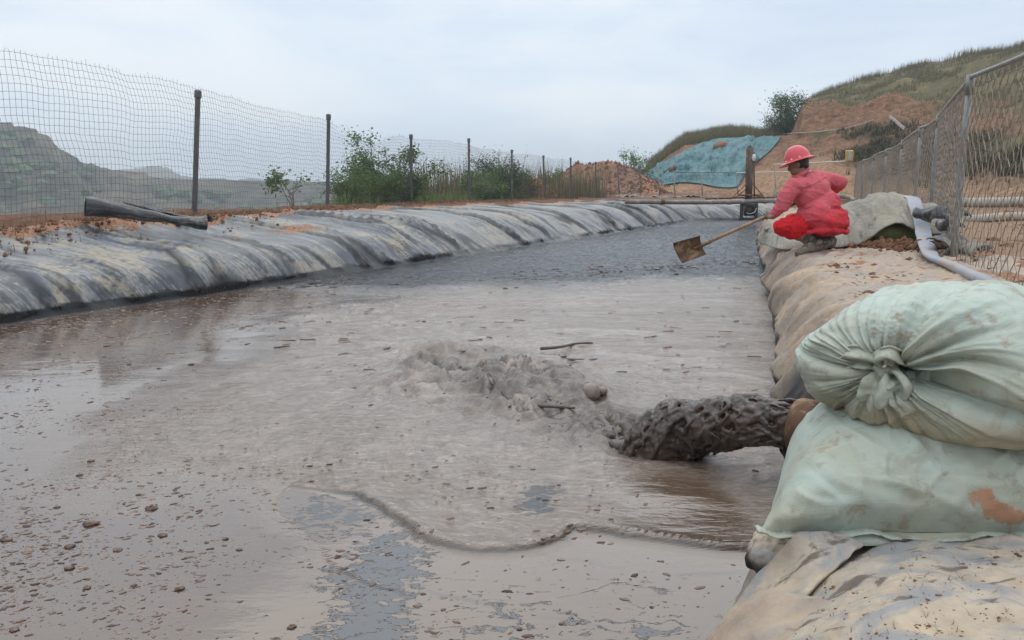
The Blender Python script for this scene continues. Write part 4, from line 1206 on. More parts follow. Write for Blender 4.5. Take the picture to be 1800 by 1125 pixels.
# lamp box on the far end of the chain link fence
ex, ey = RF[-1]
c = at(1493, 274, ey - .1)
lamp = empty('warning_lamp', tuple(c))
tag(lamp, 'yellow box lamp fixed on the far end post of the chain link fence', 'lamp')
part_of(MB().box(c, (.30, .16, .46), bev=.04).build('case', M['yellow'], None, False), lamp)
part_of(MB().box(c + np.array([-.02, -.085, 0]), (.13, .03, .38), bev=.012).build('lens', M['lampglass'], None, False), lamp)
part_of(MB().tube(np.array([c + [.1, 0, -.22], [ex, ey, c[2] - .45]]), .02, 8).build('bracket', M['galv']), lamp)

# ------------------------------------------------------------------ low rail fence across the far end
fr = empty('rail_fence', tuple(at_z(1240, 345, .9)))
tag(fr, 'thin rail fence of slim posts crossing in front of the teal net', 'fence')
yF = 40.0
for u, vt, vb in ((1157, 291, 332), (1184, 300, 336), (1232, 303, 340), (1294, 301, 343), (1361, 299, 346), (1428, 295, 348)):
    x = (u - 900) / F * yF
    a = at(u, vt, yF)
    part_of(MB().tube(np.array([[x, yF, gz(x, yF) - .3], a]), .032, 8).build('post', M['galv']), fr)
def rail(p, q, vs, nm, r, mt):
    P = [at(u, v, y) for u, v, y in (p, *vs, q)]
    return part_of(MB().tube(catmull(np.array(P), 14), r, 6).build(nm, mt), fr)
rail((1184, 303, yF), (1294, 303.5, yF), [], 'rail', .018, M['steel_post'])
rail((1294, 303.5, yF), (1428, 301, yF), [(1361, 302.5, yF)], 'rail', .028, M['white_wire'])
rail((1361, 289, yF), (1492, 283, 32.0), [(1430, 286, 36)], 'wire', .026, M['white_wire'])
fm_ = MB()
for zz in np.linspace(.15, 1.0, 5):
    fm_.tube(np.array([[(1157 - 900) / F * yF, yF, .95 + zz], [(1294 - 900) / F * yF, yF, .80 + zz]]), .005, 3, False)
tag(part_of(fm_.build('wire_mesh', M['wire']), fr), kind='stuff')
# ------------------------------------------------------------------ soil heaps
def heap(name, label, c, rx, ry, h, seed, mat, nclod=900, z0=None):
    na_, nr_ = 150, 60
    th = np.linspace(0, 2 * math.pi, na_, endpoint=False)[:, None]; r = np.linspace(0, 1, nr_)[None, :]
    rad = 1 + .22 * pn(np.cos(th) * 1.3 + seed, np.sin(th) * 1.3, seed)
    x = c[0] + rx * rad * r * np.cos(th); y = c[1] + ry * rad * r * np.sin(th)
    prof_ = np.interp(r, [0, .12, .3, .55, .8, 1], [1, .99, .86, .50, .17, -.08])
    b0 = c[2]
    z = b0 + h * prof_ * (1 + .28 * fbm(x * .5, y * .5, seed, o=2)) + h * .05 * fbm(x * 2.2, y * 2.2, seed + 2, o=4) + .05 * np.abs(fbm(x * 5, y * 5, seed + 5, o=3)) * (r > .02)
    root = grid_obj(name, np.stack([x, y, z], -1).transpose(1, 0, 2)[:, :, :], mat, wrap=True)
    tag(root, label, 'soil heap')
    mb = MB()
    V0, F0 = ellipsoid((0, 0, 0), (1, 1, 1), n=5, m=6)
    k_ = RNG.integers(0, na_, nclod); q_ = np.sqrt(RNG.uniform(.02, 1, nclod)) * (nr_ - 1)
    for a_, b_ in zip(k_, q_.astype(int)):
        s_ = min(.15, .028 * (1 + RNG.pareto(2.2)))
        v = V0 * (1 + RNG.uniform(-.3, .3, (len(V0), 1))) * s_ * RNG.uniform(.6, 1.3, 3)
        mb.add(v + np.array([x[a_, b_], y[a_, b_], z[a_, b_] + s_ * .2]), F0)
    o = mb.build('clods', M['clod'], root, False); tag(o, kind='stuff')
    return root
hc = at_z(1048, 349, .9); hc = np.array([(1048 - 900) / F * 52, 52, .9])
heap('soil_heap', 'large heap of loose brown soil behind the far posts of the wire fence', hc, 5.9, 4.6, 2.25, 1.5, M['soil_pile'], 2600)
hc2 = np.array([(1110 - 900) / F * 49.5, 49.5, .85])
heap('soil_heap', 'low right shoulder of brown soil spilling beside the large heap', hc2, 3.3, 3.0, 1.05, 4.5, M['soil_pile'], 1100)
hc3 = np.array([(940 - 900) / F * 34, 34, .80])
heap('soil_heap', 'small overgrown brown soil mound among the weeds behind the wire fence', hc3, 1.3, 1.3, .85, 8.5, M['soil_pile'], 300)

# ------------------------------------------------------------------ grasses
def blades(name, P, h, wd, mat, lean=.35, n=3, tint=(0, 1), wind=(0, 0)):
    """P (k,3) roots, h (k,) heights; n bent blades a root"""
    P = np.repeat(P, n, 0); h = np.repeat(h, n) * RNG.uniform(.55, 1.15, len(P))
    k = len(P)
    a = RNG.uniform(0, 2 * math.pi, k)
    P = P + np.stack([RNG.normal(0, .06, k), RNG.normal(0, .06, k), 0 * a], -1) * np.minimum(1, h / .4)[:, None]
    d = np.stack([np.cos(a), np.sin(a), 0 * a], -1) * lean * RNG.uniform(.2, 1.3, k)[:, None] * h[:, None] + np.array([*wind, 0]) * h[:, None]
    b2 = a + 1.57
    s_ = np.stack([np.cos(b2), np.sin(b2), 0 * a], -1) * wd * RNG.uniform(.6, 1.4, k)[:, None]
    up = np.array([0, 0, 1.0]) * h[:, None]
    m1 = P + up * .55 + d * .3
    V = np.stack([P - s_ - up * .05, P + s_ - up * .05, m1 - s_ * .7, m1 + s_ * .7, P + up * .95 + d], 1).reshape(-1, 3)
    i = np.arange(k)[:, None] * 5
    f4 = i + np.array([0, 1, 3, 2]); f3 = i + np.array([2, 3, 4])
    t = np.repeat(RNG.uniform(*tint, k), 5)
    o = mesh_np(name, V, [f3, f4], mat, None, False, {'tint': t})
    return tag(o, kind='stuff')

# hill top grass: denser along the skyline
hv = np.stack([HX, HY, HZ], -1)
def sample(mask, n):
    w_ = (mask * HRg * np.abs(np.gradient(HRg, axis=1))).ravel(); w_ = w_ / w_.sum()
    idx = RNG.choice(len(w_), n, p=w_)
    ii, jj = np.unravel_index(idx, HX.shape)
    i2 = np.clip(ii + 1, 0, na - 1); j2 = np.clip(jj + 1, 0, nr - 1)
    a, b_ = RNG.uniform(0, 1, (2, n, 1))
    return hv[ii, jj] * (1 - a) * (1 - b_) + hv[i2, jj] * a * (1 - b_) + hv[ii, j2] * (1 - a) * b_ + hv[i2, j2] * a * b_
mk = greenm * (Kg < 4.25) * (UU < 2050)
clump = np.clip(.3 + 1.3 * fbm(HX * .35, HY * .35, 2.0, o=3), 0.03, 1.5)
p = sample(mk * clump, 30000)
blades('hill_grass', p, RNG.uniform(.18, .50, len(p)), .014, M['grass'], .5, 3, (0, .8))
mk2 = (Kg > 2.05) * (Kg < 3.15) * (UU > 1130) * (UU < 1345) * (.4 + np.exp(-((Kg - 3.0) / .12) ** 2))
p = sample(mk2, 9000)
blades('ridge_reeds', p, RNG.uniform(.45, 1.15, len(p)) * 1.0, .016, M['grass'], .28, 3, (.1, .75))
mk3 = np.exp(-((Kg - 4.0) / .07) ** 2) * (UU > 1400) * (UU < 1950) * clump
p = sample(mk3, 3200)
blades('skyline_weeds', p, RNG.uniform(.35, 1.0, len(p)), .012, M['grass'], .3, 3, (0, .6))
mkb = np.clip(brush, 0, 1) * clump
p = sample(mkb, 9000)
blades('hill_brush', p, RNG.uniform(.2, .5, len(p)), .03, M['leaf_dry'], .9, 3, (0, 1))

# weeds along and beyond the wire fence
def fence_pts(n, y0, y1, q0, q1):
    y = RNG.uniform(y0, y1, n); q = RNG.uniform(q0, q1, n)
    x = xf(y) - q
    return np.stack([x, y, G(x, y)[0]], -1)
p = fence_pts(900, 5.5, 15, .12, 1.6)
cl_ = np.clip(.10 + 1.9 * pn(p[:, 0] * 1.3, p[:, 1] * 1.3, 5.0), .10, 1.3) * np.where(p[:, 1] < 9.5, 1.0, .6)
kp = cl_ > np.where(p[:, 1] < 9.5, .30, .56)
p, cl_ = p[kp], cl_[kp]
blades('fence_grass', p, cl_ * .40, .005, M['grass'], .5, 4, (0, 1))
p = fence_pts(2600, 16.5, 30, .3, 7)
p = p[(xf(p[:, 1]) - p[:, 0]) * .96 < .5 + np.maximum(0, p[:, 1] - 17.5) * .55]
cl_ = np.clip(.5 + 1.2 * pn(p[:, 0] * .8, p[:, 1] * .8, 6.0), .2, 1.4)
blades('bank_weeds', p, cl_ * .40, .009, M['grass_green'], .5, 3, (0, 1))
p = fence_pts(1500, 29, 41, .4, 7)
blades('tall_reeds', p, RNG.uniform(.6, 1.9, len(p)), .014, M['grass'], .22, 3, (.1, .9))

# straw and root scraps in the soil strip on the bank crest
ys_ = RNG.uniform(5.8, 30, 2600); q_ = np.abs(RNG.normal(0, .28, 2600))
x_ = xf(ys_) + .05 + q_ * 1.2
zz = []
for x, y in zip(x_, ys_):
    a_, n_ = drop(LB, x, y, 5); b_, _ = drop(GB, x, y, 5)
    zz.append(max(a_[2] if a_ is not None else -1, b_[2] if b_ is not None else -1))
p = np.stack([x_, ys_, np.array(zz)], -1)
blades('straw_litter', p[p[:, 2] > .3], np.full((p[:, 2] > .3).sum(), .09), .003, M['straw'], 1.6, 2, (0, 1))
mb = MB()
V0, F0 = ellipsoid((0, 0, 0), (1, 1, 1), n=5, m=6)
for q in p[p[:, 2] > .3]:
    for _ in range(2):
        s_ = min(.026, .006 * (1 + RNG.pareto(2.0))) * (1 + q[1] * .03)
        mb.add(V0 * (1 + RNG.uniform(-.35, .35, (len(V0), 1))) * s_ * RNG.uniform(.6, 1.3, 3) * [1, 1, .7] + q + np.array([RNG.normal(0, .08), RNG.normal(0, .12), .004]), F0)
tag(mb.build('crest_soil_clods', M['clod'], None, False), kind='stuff')

# ------------------------------------------------------------------ shrubs and small trees
def leaves(mb, C, n, spread, size, tint=None):
    P = C[RNG.integers(0, len(C), n)] + RNG.normal(0, 1, (n, 3)) * spread
    a = RNG.normal(0, 1, (n, 3)); a[:, 2] = a[:, 2] * .5 - .25; a /= np.linalg.norm(a, axis=1)[:, None]
    b_ = np.cross(a, RNG.normal(0, 1, (n, 3))); b_ /= np.linalg.norm(b_, axis=1)[:, None] + 1e-9
    c = np.cross(a, b_)
    L = size * RNG.uniform(.6, 1.3, (n, 1))
    V = np.stack([P, P + a * L * .5 + b_ * L * .24, P + a * L + c * L * .12, P + a * L * .5 - b_ * L * .24], 1).reshape(-1, 3)
    f = np.arange(n)[:, None] * 4 + np.array([0, 1, 2, 3])
    t = np.clip(RNG.normal(.42, .25, n) if tint is None else RNG.normal(tint, .2, n), 0, 1)
    mb.add(V, f, np.repeat(t, 4))

def shrub(name, label, cat, base, h, stems, nl, size, mat, group=None, spread=.12, wide=.5, trunk=None, low=.15, dirs=None, thick=.018):
    root = empty(name, tuple(base))
    tag(root, label, cat, group)
    C = []
    base = np.asarray(base, float)
    for i in range(stems):
        a = RNG.uniform(0, 2 * math.pi)
        d = np.array([math.cos(a) * wide, math.sin(a) * wide, 1.0]) if dirs is None else np.array(dirs[i])
        L = h * RNG.uniform(.65, 1.05) if dirs is None else h
        tip = base + d * L * (1 if dirs is not None else 1 / math.sqrt(1 + wide ** 2 * .3))
        mid = (base + tip) / 2 + RNG.normal(0, .06, 3) * h
        P = catmull(np.array([base - [0, 0, .1], base + (mid - base) * .5 + RNG.normal(0, .02, 3) * h, mid, tip]), 14)
        mb = MB().tube(P, np.linspace(thick, thick * .3, 14) * h ** .5, 6)
        nb = 5
        for q in range(nb):
            s_ = P[RNG.integers(4, 13)]
            e_ = s_ + np.array([RNG.normal(0, .28), RNG.normal(0, .28), RNG.uniform(.0, .28)]) * h * (.6 + wide * .6)
            tw = catmull(np.array([s_, (s_ + e_) / 2 + [0, 0, .04 * h], e_]), 6)
            mb.tube(tw, np.linspace(.007, .003, 6) * h ** .5, 4)
            C += list(tw[2:])
        C += list(P[int(14 * low) + 2:])
        o = mb.build('stem', M['bark']); part_of(o, root)
    C = np.array(C); C = C[C[:, 2] > base[2] + h * low]
    # a few dense clumps so that the crown is uneven
    K_ = C[RNG.integers(0, len(C), max(4, len(C) // 4))]
    mb = MB()
    leaves(mb, C, int(nl * .8), spread * h, size); leaves(mb, K_, int(nl * .9), spread * .6 * h, size)
    o = mb.build('crown', mat, None, False); tag(o, kind='stuff'); part_of(o, root)
    return root
def gbase(u, d):
    x = (u - 900) / F * d
    return (x, d, gz(x, d))
gp = 'shrubs growing behind the wire fence'
shrub('leafy_shrub', 'tallest bushy green shrub just right of the second visible fence post', 'shrub', gbase(640, 20.5), 1.65, 6, 2600, .085, M['leaf'], gp, .10, .32, low=.25, thick=.02)
shrub('leafy_shrub', 'sprawling shrub with bare branches reaching right beside the third fence post', 'shrub', gbase(705, 20.0), 1.45, 7, 1500, .085, M['leaf'], gp, .075, .75, low=.3,
      dirs=[(-.25, 0, .9), (.15, .1, .95), (.5, 0, .82), (.85, .1, .72), (.05, -.2, .85), (.3, .2, .9), (-.5, 0, .5)], thick=.02)
shrub('leafy_shrub', 'low dense green shrub at the foot of the second visible fence post', 'shrub', gbase(618, 18.4), .75, 8, 2200, .06, M['leaf'], gp, .17, .8, low=.05)
shrub('leafy_shrub', 'low spreading green undergrowth under the tallest shrub', 'shrub', gbase(668, 19.4), .70, 9, 3000, .06, M['leaf'], gp, .2, 1.0, low=.05)
shrub('leafy_shrub', 'low green bush in front of the third visible fence post', 'shrub', gbase(712, 20.8), .72, 8, 2200, .06, M['leaf_dark'], gp, .2, .9, low=.05)
shrub('sapling', 'thin leaning sapling with one leafy tuft standing alone in front of the valley', 'sapling', gbase(522, 15.6), 1.0, 3, 230, .085, M['leaf'], None, .09, .3, low=.40, dirs=[(-.50, .1, .74), (-.30, .0, .62), (-.02, 0, .42)], thick=.011)
shrub('leafy_shrub', 'upright green bush left of the fourth fence post', 'shrub', gbase(846, 27), 1.05, 6, 1700, .085, M['leaf'], gp, .13, .5, low=.1)
shrub('leafy_shrub', 'dense tall green bush between the fourth and fifth fence posts', 'shrub', gbase(884, 28.5), 1.55, 8, 3400, .085, M['leaf_dark'], gp, .13, .45, low=.08)
shrub('leafy_shrub', 'low green bush at the foot of the fifth fence post', 'shrub', gbase(862, 25.5), .7, 8, 2200, .07, M['leaf'], gp, .2, .9, low=.05)
shrub('leafy_shrub', 'brownish brush beside the small overgrown soil mound', 'shrub', gbase(922, 31), .95, 8, 2200, .07, M['leaf_dry'], gp, .18, .7, low=.05)
shrub('leafy_shrub', 'small green bush in the reeds left of the large soil heap', 'shrub', gbase(966, 37), 1.25, 6, 1500, .09, M['leaf'], gp, .13, .5, low=.1)
b0 = hit(HB, 1140, 316)
bt = np.array([(1117 - 900) / F * 56, 56, gz((1117 - 900) / F * 56, 56)])
shrub('small_tree', 'small round leafy tree left of the teal net', 'tree', bt, 2.9, 7, 1500, .15, M['leaf'], None, .075, .42, low=.35, thick=.022)
b1 = hit(HB, 1385, 236)
if b1 is None: b1 = np.array([22.5, 61, 5.6])
shrub('cliff_bush', 'dense green bush on the edge of the eroded cliff above the teal net', 'bush', b1 + [0, .5, -.3], 3.2, 9, 5200, .16, M['leaf_dark'], None, .13, .32, low=.02)
shrub('cliff_bush', 'bare thin bush left of the dense bush on the cliff edge', 'bush', b1 + [-1.2, .6, -.2], 2.0, 5, 240, .12, M['leaf_dry'], None, .1, .4, low=.2)
# ------------------------------------------------------------------ teal net over the mound
topc = catmull(np.array([(1122, 322), (1146, 303), (1176, 282), (1210, 264), (1250, 247), (1300, 243.5), (1372, 242)], float), 140)
botc = catmull(np.array([(1124, 326), (1158, 328), (1195, 323), (1230, 325), (1262, 331), (1296, 329), (1310, 300)], float), 140)
nb_ = 60
NV = np.zeros((140, nb_, 3)); last = None
for i in range(140):
    for j in range(nb_):
        t = j / (nb_ - 1)
        u = topc[i, 0] * (1 - t) + botc[i, 0] * t + (30 * t * (1 - t) * (i / 140) ** 3)
        v = topc[i, 1] * (1 - t) + botc[i, 1] * t
        p = hit(HB, u, v)
        if p is None or p[1] > 80:
            p = NV[i, j - 1] if j else (NV[i - 1, j] if i else at(u, v, 58))
        NV[i, j] = p
ii, jj = np.meshgrid(np.arange(140), np.arange(nb_), indexing='ij')
for _ in range(4):
    NV[1:-1, 1:-1] = (NV[1:-1, 1:-1] * 2 + NV[:-2, 1:-1] + NV[2:, 1:-1] + NV[1:-1, :-2] + NV[1:-1, 2:]) / 6
wr_ = .20 + .34 * np.abs(pn(ii * .11 + jj * .06, jj * .05, 1.0)) + .26 * np.abs(pn(ii * .3 + jj * .1, jj * .16, 4.0)) + .30 * fbm(ii * .05, jj * .09, 6.0, o=3)
wr_ = .10 + (wr_ - .10) * sst(0, 6, np.minimum(jj, nb_ - 1 - jj)) * sst(0, 5, np.minimum(ii, 139 - ii))
NV[..., 2] += wr_; NV[..., 1] -= wr_ * .7
net = grid_obj('dust_net', NV, M['net'])
tag(net, 'teal dust net spread over the soil mound at the far end of the pit', 'net')
q = NV[int(140 * .70), 16]
c_ = NV[int(140*.62), 14]
hole = MB()
V0, F0 = ellipsoid((0, 0, 0), (1, 1, 1), n=12, m=16)
v = V0 * [.62, .3, .36] * (1 + .25 * fbm(V0[:, 0] * 2, V0[:, 1] * 2, V0[:, 2] * 2, o=3)[:, None])
pp = at(1268, 258, 1.0)
k_ = np.argmin(np.abs(NV.reshape(-1, 3) @ np.array([0, 0, 0.]) + np.linalg.norm(np.cross(NV.reshape(-1, 3) - [0, 0, CAMZ], ray(1268, 258) / np.linalg.norm(ray(1268, 258))), axis=1)))
c_ = NV.reshape(-1, 3)[k_]
tag(hole.add(v + c_ + np.array([0, -.02, .05]), F0).build('soil_lump', M['soil_pile']), 'brown soil lump showing through a tear near the top of the teal net', 'soil lump')
# dark rags of torn net
for (u, v_, w2, lb) in ((1178, 300, 9, 'small dark rag lying on the left part of the teal net'),):
    d_ = ray(u, v_) / np.linalg.norm(ray(u, v_))
    k_ = np.argmin(np.linalg.norm(np.cross(NV.reshape(-1, 3) - [0, 0, CAMZ], d_), axis=1)); c_ = NV.reshape(-1, 3)[k_]
    v = V0 * [.55, .12, .22] * (1 + .3 * fbm(V0[:, 0] * 2, V0[:, 1] * 2, V0[:, 2] * 2 + 4, o=3)[:, None])
    R = np.array(Matrix.Rotation(-.55, 3, 'Y'))
    tag(MB().add(v @ R.T + c_ + np.array([0, -.05, .05]), F0).build('dark_rag', M['brown_steel']), lb, 'rag')
# ------------------------------------------------------------------ rolled offcut of liner on the left bank
def on(b1, b2, x, y, z=4.0):
    a_, _ = drop(b1, x, y, z); c_, _ = drop(b2, x, y, z)
    return max(a_[2] if a_ is not None else -9, c_[2] if c_ is not None else -9)
def flat_tube_obj(name, P, R, fw, fh, mat, parent=None, k=20, amp=.0, fs_=6.0, seed=0.0, cap=True, attrs=True):
    V, f = tube_np(P, R, k, cap, (fw, fh))
    if amp:
        V = V + amp * np.stack([pn(V[:, 0] * fs_ + q * 9, V[:, 1] * fs_, V[:, 2] * fs_ + seed) for q in range(3)], 1)
    at_ = None
    if attrs:
        L = np.concatenate([[0], np.cumsum(np.linalg.norm(np.diff(P, axis=0), axis=1))])
        st = np.zeros((len(V), 3)); st[:len(P) * k, 0] = np.tile(np.arange(k) / k, len(P)); st[:len(P) * k, 1] = np.repeat(L, k)
        z0 = np.zeros(len(V))
        at_ = {'st': st, 'crease': z0, 'soil': z0, 'wet': z0}
    return mesh_np(name, V, f, mat, parent, True, at_)
a_ = hit(LB, 368, 402); b_ = at_z(150, 372, .90)
if a_ is None: a_ = at_z(368, 402, .66)
P0 = np.array([at(150, 362, 8.75), at(215, 371, 8.95), at(285, 383, 9.2), at(330, 390, 9.35), at(362, 392, 9.45)])
P0 = catmull(P0, 40)
roll = empty('liner_roll', tuple(P0[20]))
tag(roll, 'loose roll of black plastic liner lying on the left bank, flattened at its right end', 'liner roll')
tt_ = np.linspace(0, 1, 40)
R0 = np.interp(tt_, [0, .3, .55, .8, 1], [.115, .10, .085, .10, .105])
fw_ = np.interp(tt_, [0, .3, .55, .8, 1], [1.0, .95, .85, .95, 1.0]); fh_ = np.interp(tt_, [0, .3, .55, .8, 1], [.95, .8, .55, .6, .85])
o = flat_tube_obj('outer_sheet', P0, R0, fw_, fh_, M['black_sheet'], None, 28, .018, 5, 2.0, cap=False); part_of(o, roll)
o = flat_tube_obj('inner_fold', P0, R0 * .86, fw_, fh_, M['black_steel'], None, 24, .018, 5, 2.0, cap=False, attrs=False); part_of(o, roll)
# the loose flap along the top
fl_ = np.zeros((30, 10, 3))
for i in range(30):
    c = P0[8 + i]
    for j in range(10):
        t = j / 9
        fl_[i, j] = c + np.array([.05 + .05 * t, .10 + .16 * t * math.sin(i / 29 * 3.1), R0[8 + i] * fh_[8 + i] * .9 + .03 * math.sin(t * 3) - .06 * t]) + .02 * np.array([0, pn(i * .2, j * .3, 1.), pn(i * .3, j * .4, 5.)])
o = grid_obj('flap', fl_, M['black_sheet'], None, {'st': fl_ * 1.0, 'crease': 0 * fl_[..., 0], 'soil': 0 * fl_[..., 0], 'wet': 0 * fl_[..., 0]})
part_of(o, roll)

# ------------------------------------------------------------------ far end: discharge pipe, pump frame, posts
pA_ = at(1100, 354.5, 25.5); pB_ = at(1250, 355.5, 27.0); pC_ = at(1375, 352, 28.5); pD_ = at(1440, 347, 29.6)
pipe = empty('discharge_pipe', tuple(pB_))
tag(pipe, 'long dark grey pipe laid across the far end of the pit from bank to bank', 'pipe')
part_of(MB().tube(catmull(np.array([pA_, pB_, pC_, pD_]), 40), .078, 14).build('pipe_body', M['pipe_grey']), pipe)
for u, d in ((1165, 26.1), (1282, 27.4), (1345, 28.2)):
    c = at(u, 355 if u < 1300 else 353.5, d)
    part_of(MB().tube(np.array([c + [-.07, -.004, 0], c + [.07, .004, 0]]), .095, 14).build('coupling', M['rust']), pipe)
ts = empty('thin_pipe', tuple(at(1300, 347, 28.4)))
pq = catmull(np.array([at(1240, 349.5, 28.2), at(1300, 347.5, 28.4), at(1362, 347, 28.6)]), 12)
tag(ts, 'thinner brown rod resting along the top of the far pipe', 'rod')
part_of(MB().tube(pq, .035, 8).build('rod_body', M['rust']), ts)
# the agitator: tall pole, braces and a dark frame standing in the pit
yP = 28.0
pb = at(1318, 352, yP)
ag_ = empty('mixer_pole', tuple(pb))
tag(ag_, 'tall rusty brown mixer pole on a dark frame at the far end of the pit', 'mixer')
t0 = at(1319, 259, yP); b0_ = at(1316, 350, yP)
mb = MB().tube(np.array([b0_, (b0_ + t0) / 2, t0]), .125, 12)
part_of(mb.build('pole', M['brown_steel']), ag_)
part_of(MB().tube(np.array([at(1311.5, 352, yP - .1), at(1313.5, 262, yP - .1)]), .04, 8).build('side_rail', M['rust']), ag_)
part_of(MB().tube(np.array([at(1326, 352, yP - .1), at(1325.5, 268, yP - .1)]), .03, 8).build('side_rail', M['rust']), ag_)
part_of(MB().tube(np.array([t0 - [.02, 0, .02], t0 + [-.06, 0, .05]]), .07, 10).build('cap', M['black_steel']), ag_)
c = at(1325, 277, yP - .16)
part_of(MB().add(*ellipsoid(c, (.07, .05, .13))).build('rag', M['white_wire']), ag_)
for (u0, v0, u1, v1, r, dy) in ((1286, 349, 1317, 318, .016, 0), (1345, 349, 1319, 318, .022, 0), (1292, 348, 1314, 330, .014, .2), (1343, 348, 1326, 342, .03, -.2), (1300, 343, 1340, 343, .03, -.15)):
    part_of(MB().tube(np.array([at(u0, v0, yP + dy), at(u1, v1, yP + dy * .3)]), r, 8).build('brace', M['rust']), ag_)
for u in (1303.5, 1329):
    part_of(MB().box((at(u, 371, yP - .3)), (.11, .10, .66), bev=.015).build('leg', M['black_steel'], None, False), ag_)
part_of(MB().box(at(1316, 384.5, yP - .32), (.62, .12, .07), bev=.012).build('skid', M['black_steel'], None, False), ag_)
part_of(MB().box(at(1316, 360, yP - .32), (.60, .12, .08), bev=.012).build('cross_bar', M['black_steel'], None, False), ag_)
part_of(MB().tube(np.array([at(1317, 359, yP - .1), at(1317, 379, yP - .1)]), .20, 16).build('motor', M['black_steel']), ag_)
part_of(MB().tube(catmull(np.array([at(1312, 374, yP - .4), at(1318, 376, yP - .45), at(1326, 373, yP - .4), at(1330, 366, yP - .35)]), 12), .018, 6).build('cable', M['pipe_pale']), ag_)
# stub post and curved hose near the end of the right fence
c0_ = at(1362.5, 349, 30.5); c1_ = at(1362.5, 332, 30.5)
tag(MB().tube(np.array([c0_ - [0, 0, .2], c1_]), .06, 10).build('stub_post', M['galv']), 'short grey stub post behind the crouching man', 'post')
P = catmull(np.array([at(1432, 350, 26), at(1455, 345.5, 26), at(1478, 345, 25.8), at(1495, 348, 25.4), at(1503, 354, 25)]), 24)
tag(MB().tube(P, .075, 12).build('bent_hose', M['pipe_grey']), 'dark curved hose lying at the far foot of the chain link fence', 'hose')
# black scraps of liner on the far crest
for (u, v, w_, h_, lb) in ((1118, 349, .95, .09, 'black liner scrap on the crest beside the large soil heap'), (1190, 349.5, 1.0, .07, 'grey liner scrap on the far crest right of the pipe end'), (1232, 348, .8, .05, 'small black liner scrap on the far crest behind the pipe')):
    p = at(u, v, 29.5)
    gs = np.zeros((26, 9, 3))
    for i in range(26):
        for j in range(9):
            gs[i, j] = p + np.array([(i / 25 - .5) * w_ * 1.7, (j / 8 - .5) * .6, .05 + h_ * abs(pn(i * .25 + u, j * .4)) * 2.2])
    zz = np.zeros((26, 9))
    tag(grid_obj('liner_scrap', gs, M['black_sheet'], None, {'st': gs * 1.0, 'crease': zz, 'soil': zz, 'wet': zz}, flip=True), lb, 'liner scrap')
# rope lying over the hillside and a leaning plank
P = []
for u, v in ((1366, 238), (1400, 236.5), (1440, 234), (1480, 229), (1510, 222), (1535, 214)):
    q = hit(HB, u, v)
    if q is not None: P.append(q + [0, -.05, .10])
if len(P) > 3:
    tag(MB().tube(catmull(np.array(P), 60), .045, 6).build('hillside_hose', M['pipe_pale']), 'pale hose running across the bare soil of the hillside', 'hose')
q0, q1 = hit(HB, 1588, 231), hit(HB, 1562, 209)
if q0 is not None and q1 is not None:
    tag(MB().box((q0 + q1) / 2 + [0, -.1, .15], (float(np.linalg.norm(q1 - q0)) * 1.0, .18, .06), frame(np.cross(q1 - q0, [0, 1, 0]), q1 - q0), .01).build('plank', M['pipe_pale'], None, False), 'weathered plank lying on the hillside above the chain link fence', 'plank')

# pale pipes behind the chain link fence
for k, (v0, v1, d, r, mt, lb, z0) in enumerate(((361, 358, 21.6, .135, M['pipe_pale'], 'upper thick pale pipe lying behind the chain link fence', None), (378, 384, 17.2, .095, M['pipe_pale'], 'lower thinner muddy pipe lying on the dirt behind the chain link fence', None))):
    us_ = (1640, 1700, 1770, 1860, 2000)
    P = []
    for i, u in enumerate(us_):
        x = (u - 900) / F * d
        P.append([x, d + .3 * pn(i * .7, k), gz(x, d) + r * .9])
    P = catmull(np.array(P), 40)
    root = empty('water_pipe', tuple(P[20])); tag(root, lb, 'pipe')
    part_of(MB().tube(P, r, 14).build('pipe_body', mt), root)
    for i in (7, 19, 31):
        part_of(MB().tube(np.array([P[i], P[i] + (P[i + 1] - P[i]) * .35]), r * 1.13, 14).build('coupling', M['galv']), root)

# ------------------------------------------------------------------ covered heap of sandbags behind the man
def zz_attr(V, st=None):
    z0 = np.zeros(V.shape[:2])
    return {'st': V if st is None else st, 'crease': z0, 'soil': z0, 'wet': z0}
hem = catmull(np.array([at_z(1335, 428, .40), at_z(1368, 438, .50), at_z(1430, 437, .52), at_z(1480, 434, .53), at_z(1508, 431, .54), at(1530, 418, 8.75), at(1553, 401, 8.75), at(1577, 391, 8.75), at(1602, 400, 8.7), at(1624, 409, 8.65), at(1660, 413, 8.6), at(1692, 408, 8.6)]), 150)
top = catmull(np.array([at(1345, 405, 10.6), at(1385, 392, 10.4), at(1440, 376, 10.2), at(1485, 363, 10.0), at(1512, 353, 9.9), at(1535, 346, 9.8), at(1562, 344, 9.8), at(1590, 348, 9.7), at(1615, 356, 9.6), at(1650, 364, 9.5), at(1675, 368, 9.4), at(1694, 380, 9.3)]), 150)
bak = top + np.array([.5, 1.2, 0]); bak[:, 2] = .45
bak = bak + 0
SH = np.zeros((150, 70, 3))
for j in range(70):
    t = j / 69
    if t < .62:
        q = t / .62; w_ = math.sin(q * math.pi / 2)
        SH[:, j] = hem + (top - hem) * np.array([q, q, 1])[None] * np.array([1, 1, 0])[None] + (top - hem) * np.array([0, 0, w_ ** .9])[None]
    else:
        q = (t - .62) / .38
        SH[:, j] = top + (bak - top) * np.array([q, q, q ** 1.7])[None]
I_, J_ = np.meshgrid(np.arange(150), np.arange(70), indexing='ij')
env = np.clip(J_ / 12, .25, 1)
wr_ = .035 * np.maximum(0, 1 - np.abs(pn(I_ * .06 + J_ * .05, J_ * .03, 2.0)) * 4) + .03 * fbm(I_ * .05, J_ * .06, 7.0, o=3) + .012 * np.maximum(0, 1 - np.abs(pn(I_ * .16 + J_ * .12, J_ * .05, 9.0)) * 3)
